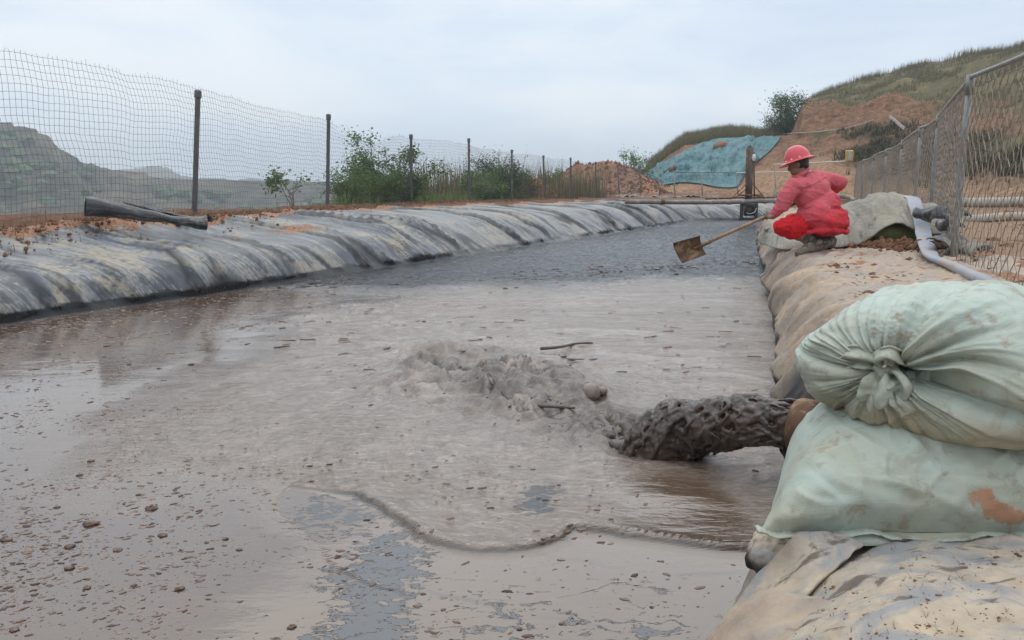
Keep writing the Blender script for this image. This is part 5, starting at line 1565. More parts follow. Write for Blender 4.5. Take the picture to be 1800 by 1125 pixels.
SH[..., 2] += wr_ * env; SH[..., 1] -= wr_ * env * .5
L_ = np.concatenate([[0], np.cumsum(np.linalg.norm(np.diff(hem, axis=0), axis=1))])
st = np.stack([L_[:, None] + J_ * .01, J_ * .03, 0 * J_], -1)
sheet = grid_obj('geotextile_sheet', SH, M['geotex'], None, zz_attr(SH, st))
md = sheet.modifiers.new('thickness', 'SOLIDIFY'); md.thickness = .014; md.offset = 1
tag(sheet, 'grey mud stained geotextile sheet draped over a heap of sandbags beside the man', 'geotextile sheet')
def bag(name, c, r, rz, mat, e=2.6, sag=.8, seed=0.0, parent=None):
    n, m_ = 34, 52
    th = np.linspace(0, math.pi, n)[:, None]; ph = np.linspace(0, 2 * math.pi, m_, endpoint=False)[None, :]
    sp = lambda a: np.sign(a) * np.abs(a) ** (2 / e)
    V = np.stack([sp(np.sin(th)) * sp(np.cos(ph)) * r[0], sp(np.sin(th)) * sp(np.sin(ph)) * r[1], np.cos(th) * r[2] + 0 * ph], -1)
    V[..., 2] = np.where(V[..., 2] < 0, V[..., 2] * sag, V[..., 2])
    V = V * (1 + .05 * fbm(V[..., 0] * 5 + seed, V[..., 1] * 5, V[..., 2] * 5, o=3)[..., None])
    R = np.array(Matrix.Rotation(rz, 3, 'Z'))
    V = V @ R.T + np.asarray(c)
    return grid_obj(name, V, mat, parent, wrap=True, flip=True)
c = at(1560, 417, 9.25)
tag(bag('sandbag', [c[0], 9.12, .53 + .135], (.40, .26, .165), .15, M['sack_olive'], seed=3.0), 'olive green sandbag showing under the raised hem of the geotextile sheet', 'sandbag')
# dark soil hollow in front of the olive sandbag
hs = at_z(1610, 440, .53)
mb = MB(); V0, F0 = ellipsoid((0, 0, 0), (1, 1, 1), n=6, m=8)
for _ in range(900):
    q = hs + np.array([RNG.normal(.0, .22), RNG.normal(0.1, .30), 0]); s_ = min(.045, .008 * (1 + RNG.pareto(2.2)))
    mb.add(V0 * (1 + RNG.uniform(-.25, .25, (len(V0), 1))) * s_ * RNG.uniform(.7, 1.3, 3) + [q[0], q[1], .545 + .05 * math.exp(-((q[0] - hs[0]) / .25) ** 2) + RNG.uniform(-.01, .02)], F0)
tag(mb.build('dark_soil_clods', M['clod'], None, False), kind='stuff')

def curl(name, label, pts, wdt, hgt, seed, mat=None, cat='liner scrap', n=40, m_=12, wav=1.0, twist=0.0):
    """a curled strip of stiff plastic sheet along pts"""
    P = catmull(np.array(pts), n)
    T = np.gradient(P, axis=0); T /= np.linalg.norm(T, axis=1)[:, None]
    B = np.cross(T, [0, 0, 1.0]); B /= np.linalg.norm(B, axis=1)[:, None]
    V = np.zeros((n, m_, 3))
    for j in range(m_):
        t = j / (m_ - 1)
        a = -1.2 + 3.4 * t + twist * np.linspace(0, 1, n)
        rad = wdt * .5 * (1 + .35 * pn(np.arange(n) * .15 + seed, t * 2, seed))
        V[:, j] = P + B * (np.cos(a) * rad)[:, None] + np.array([0, 0, 1.0]) * ((np.sin(a) + .9) * hgt * .5 * (1 + .4 * pn(np.arange(n) * .2, t * 3, seed + 4)))[:, None]
    V += wav * .02 * np.stack([pn(V[..., 0] * 9, V[..., 1] * 9, seed + q) for q in range(3)], -1)
    o = grid_obj(name, V, mat or M['black_sheet'], None, zz_attr(V))
    md = o.modifiers.new('thickness', 'SOLIDIFY'); md.thickness = .008
    return tag(o, label, cat)
curl('liner_flap', 'dark curled liner flap at the right end of the covered heap', [at(1618, 384, 8.75), at(1645, 388, 8.55), at(1668, 386, 8.4), at(1692, 392, 8.3)], .20, .13, 3.0, wav=3.0)
curl('liner_flap', 'stiff grey liner corner sticking out beside the nearest right fence post', [at(1655, 402, 8.2), at(1678, 400, 7.9), at(1697, 398, 7.7)], .16, .11, 7.0, wav=3.0)
z_ = lambda u, v: at_z(u, v, .56)
curl('liner_scrap', 'crumpled dark liner scrap on the ground left of the nearest right fence post', [z_(1640, 447), z_(1660, 441), z_(1680, 439)], .22, .16, 11.0)
curl('liner_scrap', 'black liner strip on the ground right of the nearest right fence post', [z_(1682, 440), z_(1705, 446), z_(1726, 452)], .16, .10, 15.0)
curl('liner_scrap', 'thin grey curled liner offcut farthest right on the dirt path', [z_(1692, 436), z_(1712, 441), z_(1738, 438)], .07, .05, 19.0)

# ------------------------------------------------------------------ lay flat hose over the heap
BS = bvh_of(sheet)
hp_ = []
for u, v in ((1600, 352), (1606, 366), (1611, 380), (1617, 395)):
    q = hit(BS, u, v)
    hp_.append((q if q is not None else at(u, v, 9.3)) + np.array([0, -.03, .03]))
hp_ = [hp_[0] + [-.02, .3, .0]] + hp_
hp_ += [at(1624, 415, 8.3), at(1632, 438, 7.55), at_z(1639, 452, .58), at_z(1662, 462, .575), at_z(1700, 480, .57), at_z(1748, 502, .57), at_z(1800, 528, .57), at_z(1880, 568, .565), at_z(1990, 625, .56)]
Ph = catmull(np.array(hp_), 150)
tq = np.linspace(0, 1, 150)
fw_ = np.interp(tq, [0, .45, .56, .66, 1], [1.5, 1.45, 1.1, 1.0, 1.0]); fh_ = np.interp(tq, [0, .45, .56, .66, 1], [.38, .38, .6, .92, .92])
Rh = np.interp(tq, [0, .5, .56, .62, 1], [.052, .055, .045, .042, .040]) * (1 + .06 * pn(tq * 25, 2.0))
hose = flat_tube_obj('lay_flat_hose', Ph, Rh, fw_, fh_, M['hose'], None, 22, .006, 7, 5.0, attrs=False)
tag(hose, 'blue grey lay flat hose running over the covered heap and across the bank', 'hose')
# ------------------------------------------------------------------ sack stack in the foreground
def sack_top():
    root = empty('sandbag', tuple(at(1640, 690, 1.45)))
    tag(root, 'pale green woven sandbag with a knotted mouth, on top of the stack', 'sandbag', 'sandbags stacked at the pipe mouth')
    K = at(1548, 640, 1.19); C = at(1655, 640, 1.47)
    ax = np.array([K[0] - C[0] + .0, K[1] - C[1], 0.0]); ax = ax / np.linalg.norm(ax)
    rt = np.array([-ax[1], ax[0], 0]); up = np.array([0, 0, 1.0])
    n, m_ = 220, 320
    th = np.linspace(.0, math.pi, n)[:, None]; ph = np.linspace(-math.pi, math.pi, m_, endpoint=False)[None, :]
    sp = lambda a, e: np.sign(a) * np.abs(a) ** e
    st_, ct = np.sin(th), np.cos(th)
    x = sp(st_, .80) * sp(np.cos(ph), .82) * .262
    z = sp(st_, .80) * sp(np.sin(ph), .82) * .142
    y = sp(ct, .70) * .235 + 0 * ph
    # the mouth sits left of the middle of the end face
    cx_, cz_ = -.045, .012
    # direction-dependent gathers running out from the knot
    r2 = np.hypot(x - cx_ * (ct > 0), z - cz_)
    pa = np.arctan2(z - cz_, x - cx_)
    rn = r2 / .2
    front = sst(-.35, .45, ct)
    dec = np.exp(-rn * 1.15) * front
    gmod = np.clip(.55 + 1.3 * pn(pa * .9 + 2, rn * .6, 12.0), .12, 1.3)
    gat = gmod * (np.abs(pn(pa * 4.2 + .5 * pn(rn * 2.0, pa, 3.0), rn * .55, 1.0)) * -.030 + np.abs(pn(pa * 9.5, rn * 1.0, 2.0)) * -.013 + .006 * pn(pa * 20, rn * 2, 7.0))
    crease = lambda a0, wd, dp, far: -dp * np.exp(-((np.angle(np.exp(1j * (pa - a0 - .10 * pn(rn * 2.2, a0))))) * (.25 + rn) / wd) ** 2) * np.exp(-(rn / far) ** 2) * front
    d = dec * gat * 2.2 - .07 * np.exp(-(rn / .17) ** 2) * front
    d = d + crease(-.20, .10, .050, 1.6) + crease(1.15, .10, .040, .85) + crease(.45, .10, .018, 1.0) + crease(2.55, .07, .014, .8) + crease(-2.5, .07, .012, .8) + crease(3.1, .08, .015, .9)
    d = d + .020 * np.exp(-((np.angle(np.exp(1j * (pa - .75))) * (.3 + rn)) / .22) ** 2) * front * np.exp(-((rn - .55) / .5) ** 2)
    nrm = np.stack([x / .262 ** 2, y / .235 ** 2, z / .142 ** 2], -1); nrm /= np.linalg.norm(nrm, axis=-1)[..., None] + 1e-9
    V = np.stack([x, y, z], -1)
    V = V + nrm * (.010 * fbm(V[..., 0] * 7, V[..., 1] * 7, V[..., 2] * 7, o=4) + .004 * pn(V[..., 0] * 10 + V[..., 2] * 30, V[..., 2] * 30, V[..., 1] * 8))[..., None]
    crk = np.maximum(0, 1 - np.abs(pn(V[..., 0] * 12 + V[..., 2] * 8, V[..., 2] * 22 - V[..., 0] * 6, V[..., 1] * 12)) * 4.5) * .005 + np.maximum(0, 1 - np.abs(pn(V[..., 0] * 26 - V[..., 2] * 9, V[..., 2] * 34, V[..., 1] * 22)) * 4) * .0025
    V = V + nrm * crk[..., None] * np.clip(.3 + 1.3 * fbm(V[..., 0] * 5, V[..., 2] * 5, V[..., 1] * 5 + 3, o=2), 0, 1.2)[..., None]
    V[..., 1] += d * np.clip(nrm[..., 1], .25, 1)
    V[..., 0] += nrm[..., 0] * d * .6; V[..., 2] += nrm[..., 2] * d * .6
    zb = V[..., 2]
    V[..., 2] = np.where(zb < -.10, -.10 + (zb + .10) * .55, zb)
    V[..., 2] += .03 * np.exp(-((V[..., 0] - .10) / .12) ** 2) * (zb > 0) - .045 * sst(.06, .26, V[..., 0]) * (zb > 0) - .05 * sst(-.12, -.26, V[..., 0]) * sst(.0, .12, zb)
    W = C + V[..., 0:1] * rt + V[..., 1:2] * ax + V[..., 2:3] * up
    stq = np.stack([V[..., 0] * 1.0 + V[..., 1] * .6, V[..., 2] + V[..., 1] * .4, 0 * d], -1)
    dirt = sst(.02, -.10, V[..., 2]) * .85 + .25 * np.clip(fbm(V[..., 0] * 4, V[..., 2] * 6, V[..., 1] * 4 + 8, o=3), 0, 1) + .25 * np.exp(-(rn / .3) ** 2) * front
    patch = .36 * np.exp(-((V[..., 0] + .05) / .12) ** 2) * sst(.11, .145, V[..., 2])
    o = grid_obj('sack_body', W, M['sack'], None, {'st': stq, 'dirt': dirt, 'patch': patch}, wrap=True, flip=True)
    part_of(o, root)
    # the knotted strips at the mouth
    Kw = C + cx_ * rt + .175 * ax + cz_ * up
    def strip(pts, wd, nm, seed, tw=0.0):
        P = catmull(np.array([Kw + p[0] * .85 * rt + p[1] * ax + p[2] * .85 * up for p in pts]), 34)
        T = np.gradient(P, axis=0); T /= np.linalg.norm(T, axis=1)[:, None]
        B = np.cross(T, ax); B /= np.linalg.norm(B, axis=1)[:, None] + 1e-9
        N = np.cross(B, T)
        V = np.zeros((34, 13, 3))
        w2 = np.interp(np.linspace(0, 1, 34), [0, .25, .7, 1], [.35, .85, 1.15, 1.0]) * wd
        for j in range(13):
            t = j / 12 - .5
            V[:, j] = P + B * (t * w2)[:, None] + N * (.010 * np.sin(t * 9 + seed) + .010 * pn(np.arange(34) * .12, t * 5, seed))[:, None]
        zz = np.zeros((34, 13))
        o = grid_obj(nm, V, M['sack'], None, {'st': V * 1.0, 'dirt': zz + .18, 'patch': zz})
        md = o.modifiers.new('thickness', 'SOLIDIFY'); md.thickness = .003
        part_of(o, root)
    strip([(0, .0, 0), (-.02, .035, .022), (-.055, .05, .030), (-.085, .035, .018)], .034, 'tie_strip', 1.0)
    strip([(0, .0, 0), (-.01, .045, .028), (.012, .055, .040), (.03, .03, .028)], .030, 'tie_strip', 2.0)
    strip([(0, .0, 0), (.0, .045, -.012), (-.004, .058, -.04), (-.010, .05, -.070)], .050, 'tie_strip', 3.0)
    strip([(0, .0, 0), (.025, .04, -.006), (.040, .045, -.022), (.034, .035, -.045)], .034, 'tie_strip', 4.0)
    mb = MB()
    for i in range(9):
        a = RNG.uniform(0, 6.28); r_ = RNG.uniform(.006, .02)
        p0_ = Kw + rt * math.cos(a) * r_ + up * math.sin(a) * r_ - ax * .03
        mb.tube(catmull(np.array([p0_, p0_ + ax * .05 + rt * RNG.normal(0, .008), p0_ + ax * .065 + rt * RNG.normal(0, .02) + up * RNG.normal(0, .02)]), 8), .007, 7)
    V, f, N = remesh('knot', mb, .0035, 3)
    o = mesh_np('knot', V, f, M['sack'], None, True, {'st': V, 'dirt': np.full(len(V), .5), 'patch': np.zeros(len(V))}); part_of(o, root)
    return root

def sack_low():
    c = at_z(1560, 944, .545)
    fl = at_z(1331, 936, .545)                       # left front corner of the hem
    y0 = fl[1]; x0 = fl[0]; Wd, Dp = .66, .50
    root = empty('sandbag', (x0 + Wd / 2, y0 + Dp / 2, .53))
    tag(root, 'pale green woven sandbag with a red mud smear and frayed hem, under the knotted one', 'sandbag', 'sandbags stacked at the pipe mouth')
    n, m_ = 260, 200
    a = np.linspace(-1, 1, n)[:, None]; b_ = np.linspace(-1, 1, m_)[None, :]
    a_ = np.sign(a) * np.abs(a) ** .8; b2 = np.sign(b_) * np.abs(b_) ** .8
    prof_ = np.clip(1 - np.abs(a_) ** 2.6, 0, 1) ** .55 * np.clip(1 - np.abs(b2) ** 3.0, 0, 1) ** .46
    X = x0 + (a_ + 1) / 2 * Wd + 0 * b2; Y = y0 + (b2 + 1) / 2 * Dp + 0 * a_
    # the left edge leans: the bag narrows upwards and towards the back
    X = X + .24 * ((b2 + 1) / 2) ** .9 * (1 - .3 * (a_ + 1) / 2)
    Zt = .548 + .205 * prof_ + .006 * pn(X * 9, Y * 9, 3.0)
    Zt += prof_ * (.010 * fbm(X * 7, Y * 9, 5.0, o=3) + .006 * np.maximum(0, 1 - np.abs(pn(X * 26 + Y * 6, Y * 3, 6.0)) * 3) * np.exp(-((b2 + .75) / .3) ** 2))
    Y = Y - .040 * np.sin(np.clip((Zt - .548) / .19, 0, 1) * math.pi) * sst(.2, -.8, b2)
    crs = np.maximum(0, 1 - np.abs(pn(X * 7 + Zt * 9, Zt * 16 + X * 3, 21.0)) * 5) * .006 + np.maximum(0, 1 - np.abs(pn(X * 16 - Zt * 12, Zt * 20, 24.0)) * 4) * .0035
    Y = Y - crs * sst(.2, -.8, b2); Zt = Zt + crs * prof_
    # pressed down by the upper sack
    Zt = np.minimum(Zt, .735 + .012 * pn(X * 6, Y * 6, 1.0))
    Zb = .548 - .035 * prof_
    dirt = .34 * np.exp(-((b2 + .95) / .2) ** 2) + .30 * np.exp(-((a_ - .9) / .25) ** 2) + 0 * Zt
    pc = lambda u, v, ra, rb: np.exp(-(((a_ - u) / ra) ** 2 + ((b2 - v) / rb) ** 2))
    zf = (Zt - .548) / .187
    pz = lambda u, v, ra, rb: np.exp(-(((a_ - u) / ra) ** 2 + ((zf - v) / rb) ** 2)) * (b2 < -.3)
    patch = np.clip(.62 * pz(.10, .42, .10, .16) + .62 * pz(.24, .26, .12, .13) + .60 * pz(.38, .16, .10, .12) + .3 * pz(.3, .75, .12, .12), 0, 1)
    stq = np.stack([X, Y + Zt * .8, 0 * Zt], -1)
    ob = grid_obj('sack_body', np.stack([X, Y, Zt], -1), M['sack'], None, {'st': stq, 'dirt': dirt, 'patch': patch}, flip=True)
    # underside joined to the same body mesh would double the seam: it is a liner part of its own
    ub = grid_obj('underside', np.stack([X, Y, Zb], -1)[::5, ::5], M['sack'], None, {'st': stq[::5, ::5], 'dirt': dirt[::5, ::5] * 0 + .6, 'patch': patch[::5, ::5] * 0})
    part_of(ob, root); part_of(ub, root)
    # hem: a thick frayed edge along the front and round the left corner
    s_ = np.linspace(0, 1, 240)
    hx = x0 - .006 + s_ * (Wd * .98); hy = y0 - .012 + .008 * pn(s_ * 9, 1.0); hz_ = .545 + .013 * pn(s_ * 5, 4.0) + .005 * pn(s_ * 15, 6.0)
    hz_ += .012 * np.exp(-((s_ - .0) / .03) ** 2)
    Pm = np.stack([hx, hy, hz_], 1)
    V, f = tube_np(Pm, .0062 * (1 + .3 * pn(s_ * 18, 3.0)), 10, True, (2.3, .50))
    V = V + .0007 * RNG.normal(size=V.shape)
    o = mesh_np('hem', V, f, M['sack'], None, True, {'st': V, 'dirt': np.full(len(V), .05), 'patch': np.zeros(len(V))}); part_of(o, root)
    return root
sl = sack_low(); stp = sack_top()

# ------------------------------------------------------------------ covered stones and folded cloth at the lower right
def fold_sheet(name, label, A, B, mat, seed, amp=.02, thick=.006, ns=110, nt_=60, bulge=.03, cat='ground cloth'):
    """sheet between two edge curves A and B (world points), bulging upwards"""
    A, B = catmull(np.array(A), ns), catmull(np.array(B), ns)
    V = np.zeros((ns, nt_, 3))
    for j in range(nt_):
        t = j / (nt_ - 1)
        V[:, j] = A * (1 - t) + B * t
        V[:, j, 2] += bulge * math.sin(t * math.pi) ** .8
    V[..., 2] += amp * fbm(V[..., 0] * 5, V[..., 1] * 5, seed, o=4) + .006 * np.maximum(0, 1 - np.abs(pn(V[..., 0] * 9 + V[..., 1] * 5, V[..., 1] * 4, seed + 3)) * 4) + .003 * fbm(V[..., 0] * 28, V[..., 1] * 28, seed, o=3)
    V[..., 0] += amp * .4 * fbm(V[..., 0] * 6, V[..., 1] * 6, seed + 5, o=2)
    I, J = np.meshgrid(np.arange(ns), np.arange(nt_), indexing='ij')
    soil = np.clip(.15 + .5 * fbm(V[..., 0] * 4, V[..., 1] * 4, seed + 9, o=3), 0, .6)
    z0 = np.zeros((ns, nt_))
    cr = 0 * I
    o = grid_obj(name, V, mat, None, {'st': V[..., [1, 0, 2]] * 1.0, 'crease': cr, 'soil': soil * .8, 'wet': z0})
    md = o.modifiers.new('thickness', 'SOLIDIFY'); md.thickness = thick; md.offset = -1
    return tag(o, label, cat)
fold_sheet('ground_cloth', 'stained tan cloth edge hanging to the mud left of the big foreground hump',
           [at_z(1405, 950, .54), at_z(1372, 985, .50), at_z(1330, 1030, .44), at_z(1290, 1080, .39), at_z(1245, 1135, .34), at_z(1195, 1200, .30)],
           [at_z(1520, 958, .54), at_z(1490, 985, .53), at_z(1445, 1030, .50), at_z(1400, 1080, .47), at_z(1360, 1130, .45), at_z(1320, 1190, .43)], M['cover_near'], 3.0, .014, bulge=.012)
fold_sheet('ground_cloth', 'broad mud smeared tan cloth hump filling the lower right corner',
           [at_z(1330, 1190, .43), at_z(1385, 1100, .46), at_z(1440, 1035, .49), at_z(1500, 985, .515), at_z(1560, 960, .53), at_z(1680, 955, .54), at_z(1800, 952, .545), at_z(2050, 950, .545)],
           [at_z(1335, 1420, .45), at_z(1420, 1400, .47), at_z(1520, 1380, .50), at_z(1620, 1360, .53), at_z(1700, 1350, .54), at_z(1850, 1350, .545), at_z(2000, 1340, .545), at_z(2300, 1330, .545)], M['cover_near'], 8.0, .016, ns=170, nt_=90, bulge=.035)
mb = MB().add(*ellipsoid(at(1362, 975, 1.40), (.055, .06, .045), n=30, m=40))
V, f, N = remesh('stone', mb, .004, 4, disp=lambda V, N: .010 * fbm(V[:, 0] * 22, V[:, 1] * 22, V[:, 2] * 22, o=4))
o = mesh_np('stone', V, f, M['cover_near'], None, True, {'st': V, 'crease': np.zeros(len(V)), 'soil': np.full(len(V), .42), 'wet': sst(.47, .43, V[:, 2] + .02 * pn(V[:, 0] * 40, V[:, 1] * 40))})
tag(o, 'mud coated stone wedged under the left corner of the lower sandbag', 'stone')

# ------------------------------------------------------------------ outfall pipe and pouring mud
p0 = at(1402, 748, 2.86); p1 = np.append(at_z(1140, 783, 0)[:2], -.03)
hd = (p1 - p0); hd[2] = 0; hl = np.linalg.norm(hd); hd /= hl
op = empty('outfall_pipe', tuple(p0))
tag(op, 'rusty brown outfall pipe mouth sticking out of the bank behind the sandbags', 'pipe')
ring = []
Pp = np.array([p0 - hd * .7 + [0, 0, .05], p0 - hd * .4 + [0, 0, .02], p0 - hd * .06, p0 + hd * .0])
o = MB().tube(Pp, .098, 32).build('pipe_body', M['rust']); part_of(o, op)
o = MB().tube(np.array([p0 - hd * .075, p0 - hd * .05, p0 - hd * .012, p0 + hd * .006]), np.array([.104, .112, .112, .106]), 32).build('flange', M['rust']); part_of(o, op)

nT, nF = 420, 300
tq = np.linspace(-.05, 1.04, nT)[:, None]; fq_ = np.linspace(0, 2 * math.pi, nF, endpoint=False)[None, :]
tc = np.clip(tq, 0, 1.1)
side = np.array([-hd[1], hd[0], 0])
cen = p0[None] + hd[None] * hl * tq + np.array([0, 0, 1.0])[None] * ((p1[2] - p0[2]) * tc ** 1.85)
cxf, sxf = np.cos(fq_), np.sin(fq_)
Lt = tq * hl * 1.1
kx, ky = cxf * .10, sxf * .10
Rt = .094 + .020 * tc + .060 * sst(.55, 1.0, tq) + .010 * pn(tq * 3.0, 2.0)
lump = (.022 + .022 * sst(.5, 1, tq)) * fbm(kx * 16, ky * 16, Lt * 10, o=2) + .007 * fbm(kx * 40, ky * 40, Lt * 26 + 4, o=2)
rad = Rt + lump - .010
rad = rad + sst(-.55, -1.0, sxf) * .022 * np.maximum(0, pn(tq * 11, cxf * 2, 3.0)) * sst(.1, .4, tq)
Vp = cen.reshape(nT, 1, 3) + side[None, None] * (cxf * rad)[..., None] + np.array([0, 0, 1.0])[None, None] * (sxf * rad)[..., None]
Vq = Vp[::4, ::4]
mb = MB()
nq, mq = Vq.shape[:2]
c0_, c1_ = cen.reshape(nT, 3)[0], cen.reshape(nT, 3)[::4][-1]
jq = np.arange(mq)
mb.add(np.vstack([Vq.reshape(-1, 3), c0_[None], c1_[None]]), [grid_faces(nq, mq, True), np.stack([np.full(mq, nq * mq), (jq + 1) % mq, jq], -1), np.stack([np.full(mq, nq * mq + 1), (nq - 1) * mq + jq, (nq - 1) * mq + (jq + 1) % mq], -1)])
up3 = np.array([0, 0, 1.0])
def arc3(t, a, k):
    i = (np.clip((t + .05) / 1.09, 0, 1) * (nT - 1)).astype(int)
    R = np.interp(t, tq[:, 0], Rt[:, 0]) * k
    return cen.reshape(nT, 3)[i] + side[None] * (np.cos(a) * R)[:, None] + up3[None] * (np.sin(a) * R)[:, None]
for i in range(230):                       # ropes of mud winding over the surface of the gush
    t0 = RNG.uniform(-.03, .95); L_ = RNG.uniform(.10, .34)
    t = np.linspace(t0, min(1.03, t0 + L_), 22); ph_ = RNG.uniform(0, 6.28)
    curl_ = .10 + .42 * sst(.05, .6, t)
    a = RNG.uniform(0, 6.28) + curl_ * np.sin(t * RNG.uniform(22, 46) + ph_) + RNG.normal(0, 1.2) * (t - t0)
    t2 = t + .022 * np.cos(t * RNG.uniform(22, 46) + ph_) * sst(.05, .5, t)
    r_ = RNG.uniform(.0045, .0105) * (1 + .5 * t0)
    k = RNG.uniform(.96, 1.10) + (.03 + .07 * sst(.1, .7, t)) * np.sin(t * RNG.uniform(18, 40) + ph_ * 2)
    mb.tube(arc3(t2, a, k), r_ * np.sin(np.linspace(.35, math.pi - .35, 22)) ** .5 * (1 + .25 * np.sin(np.linspace(0, 9, 22) + ph_)), 9)
for i in range(95):                        # sideways folds that have begun to curl over
    t = np.full(18, RNG.uniform(.15, 1.0) ** .6); a0 = RNG.uniform(-.6, 3.6)
    a = a0 + np.linspace(0, RNG.uniform(.5, 1.3), 18)
    t = t + .03 * np.sin(np.linspace(0, RNG.uniform(3, 8), 18) + i)
    mb.tube(arc3(t, a, 1.02 + RNG.uniform(.02, .22) * np.sin(np.linspace(0, math.pi, 18))), RNG.uniform(.007, .014) * np.sin(np.linspace(.3, math.pi - .3, 18)) ** .5, 9)
V, f, N = remesh('pour', mb, .0048, 3, .5, disp=lambda V, N: .0035 * fbm(V[:, 0] * 40, V[:, 1] * 40, V[:, 2] * 40, o=2))
pour = mesh_np('pouring_mud', V, f, M['mudflow'], None, True)
tag(pour, kind='stuff')

# churned lumps where the stream lands
mb = MB()
for i in range(70):
    t = RNG.normal(.02, .13)
    a_ = RNG.normal(0, .075)
    c = np.append(C0 + axd * t + np.array([axd[1], -axd[0]]) * a_, 0)
    s_ = RNG.uniform(.018, .050) * math.exp(-max(t - .2, 0) * .55) * (1.15 if t < .5 else .9)
    if RNG.random() < .94:
        v, fq = ellipsoid(c + [0, 0, s_ * .15], (s_ * RNG.uniform(.9, 1.7), s_ * RNG.uniform(.7, 1.2), s_ * RNG.uniform(.6, 1.0)), np.array(Matrix.Rotation(RNG.uniform(0, 3), 3, 'Z')), 12, 16)
        mb.add(v, fq)
    else:
        a2 = RNG.uniform(0, 6.28); d2 = np.array([math.cos(a2), math.sin(a2), 0])
        mb.tube(catmull(np.array([c - d2 * s_ * 1.8 - [0, 0, .02], c + [0, 0, s_ * .8], c + d2 * s_ * .9 + [0, 0, s_ * RNG.uniform(.2, 1.2)], c + d2 * s_ * 2.2 - [0, 0, .02]]), 12), s_ * RNG.uniform(.25, .45), 9)
for i in range(0):                                     # tall splash curls close to the pour
    t = abs(RNG.normal(0, .22)) - .12
    c = np.append(C0 + axd * t + np.array([axd[1], -axd[0]]) * RNG.normal(0, .13), 0)
    a2 = RNG.uniform(0, 6.28); d2 = np.array([math.cos(a2), math.sin(a2), 0]); hh = RNG.uniform(.03, .075)
    mb.tube(catmull(np.array([c - [0, 0, .03], c + d2 * .02 + [0, 0, hh * .6], c + d2 * .06 + [0, 0, hh], c + d2 * .10 + [0, 0, hh * RNG.uniform(.2, .9)]]), 12), np.linspace(RNG.uniform(.012, .022), .007, 12), 8)
V, f, N = remesh('splash', mb, .0072, 3, .5, disp=lambda V, N: .007 * fbm(V[:, 0] * 20, V[:, 1] * 20, V[:, 2] * 20, o=3))
spl = mesh_np('churned_mud', V, f, M['mudflow'], None, True)
tag(spl, kind='stuff')
# the mud ball bobbing in the boil, and its small neighbour
for (u, v, r_, lb) in ((1036, 690, .062, 'round grey mud bubble bobbing in the churned mud'), (1059, 688, .030, 'small mud bubble beside the larger round one')):
    c = at_z(u, v, .035)
    vv, fq = ellipsoid(c, (r_, r_, r_ * .85), n=26, m=34)
    vv = vv + (vv - c) * (.10 * fbm(vv[:, 0] * 14, vv[:, 1] * 14, vv[:, 2] * 14, o=3))[:, None]
    tag(MB().add(vv, fq).build('mud_bubble', M['mudlight']), lb, 'mud bubble')
# sticks in the mud
for (pts, r_, lb) in (([(868, 668), (885, 692), (898, 704), (930, 705)], .007, 'dark bent twig stuck in the churned mud'),
                      ([(930, 712), (958, 714), (992, 716), (1010, 717)], .010, 'short dark stick lying in the middle of the churned mud'),
                      ([(950, 613), (985, 610), (1012, 604), (1042, 603)], .012, 'dark stick floating beyond the churned mud')):
    P = catmull(np.array([at_z(u, v, .045 if i % 2 else .03) for i, (u, v) in enumerate(pts)]), 16)
    tag(MB().tube(P, r_ * np.linspace(1, .6, 16), 7).build('stick', M['bark']), lb, 'stick')

# ------------------------------------------------------------------ flakes and clods floating on the mud
def flakes(name, P, s, mat, tint, ang=None, el=1.7):
    k = len(P)
    m_ = 7
    a = np.linspace(0, 2 * math.pi, m_, endpoint=False)[None, :]
    rad = s[:, None] * RNG.uniform(.45, 1.15, (k, m_))
    ro = RNG.normal(.25, .5, k) if ang is None else ang
    px = rad * np.cos(a) * el; py = rad * np.sin(a) * .8
    cx_ = np.cos(ro)[:, None] * px - np.sin(ro)[:, None] * py; cy_ = np.sin(ro)[:, None] * px + np.cos(ro)[:, None] * py
    th = s * RNG.uniform(.06, .30, k)
    V = np.zeros((k, m_ * 2 + 1, 3))
    V[:, :m_, 0] = P[:, :1] + cx_; V[:, :m_, 1] = P[:, 1:2] + cy_; V[:, :m_, 2] = P[:, 2:3] - .004 - .3 * th[:, None]
    V[:, m_:2 * m_, 0] = P[:, :1] + cx_ * .8; V[:, m_:2 * m_, 1] = P[:, 1:2] + cy_ * .8; V[:, m_:2 * m_, 2] = P[:, 2:3] + th[:, None] * RNG.uniform(.4, 1.0, (k, m_))
    V[:, -1] = P; V[:, -1, 2] += th
    i = np.arange(k)[:, None, None] * (2 * m_ + 1); j = np.arange(m_)[None, :]; j2 = (j + 1) % m_
    f4 = (i + np.stack([j, j2, m_ + j2, m_ + j], -1)).reshape(-1, 4)
    f3 = (i + np.stack([m_ + j, m_ + j2, np.full_like(j, 2 * m_)], -1)).reshape(-1, 3)
    o = mesh_np(name, V.reshape(-1, 3), [f3, f4], mat, None, False, {'tint': np.repeat(tint, 2 * m_ + 1)})
    return tag(o, kind='stuff')
def pond_z(x, y):
    i = np.clip(np.searchsorted(ys, y), 1, len(ys) - 1)
    t = np.clip((x - xl[i]) / (xr[i] - xl[i]), 0, 1)
    return h[i, np.clip((t * 559).astype(int), 0, 559)]
def scatter(n, u0, u1, v0, v1, dens):
    u, v = RNG.uniform(u0, u1, n * 4), RNG.uniform(v0, v1, n * 4)
    P = np.array([at_z(a, b_) for a, b_ in zip(u, v)])
    keep = (RNG.random(n * 4) < dens(u, v, P)) & inside(P[:, 0], P[:, 1], POLY[::2])
    P = P[keep][:n]
    P[:, 2] = pond_z(P[:, 0], P[:, 1])
    return P
cl0 = lambda P, f, k: np.clip(.45 + 1.1 * fbm(P[:, 0] * f, P[:, 1] * f, k, o=3), .03, 1)
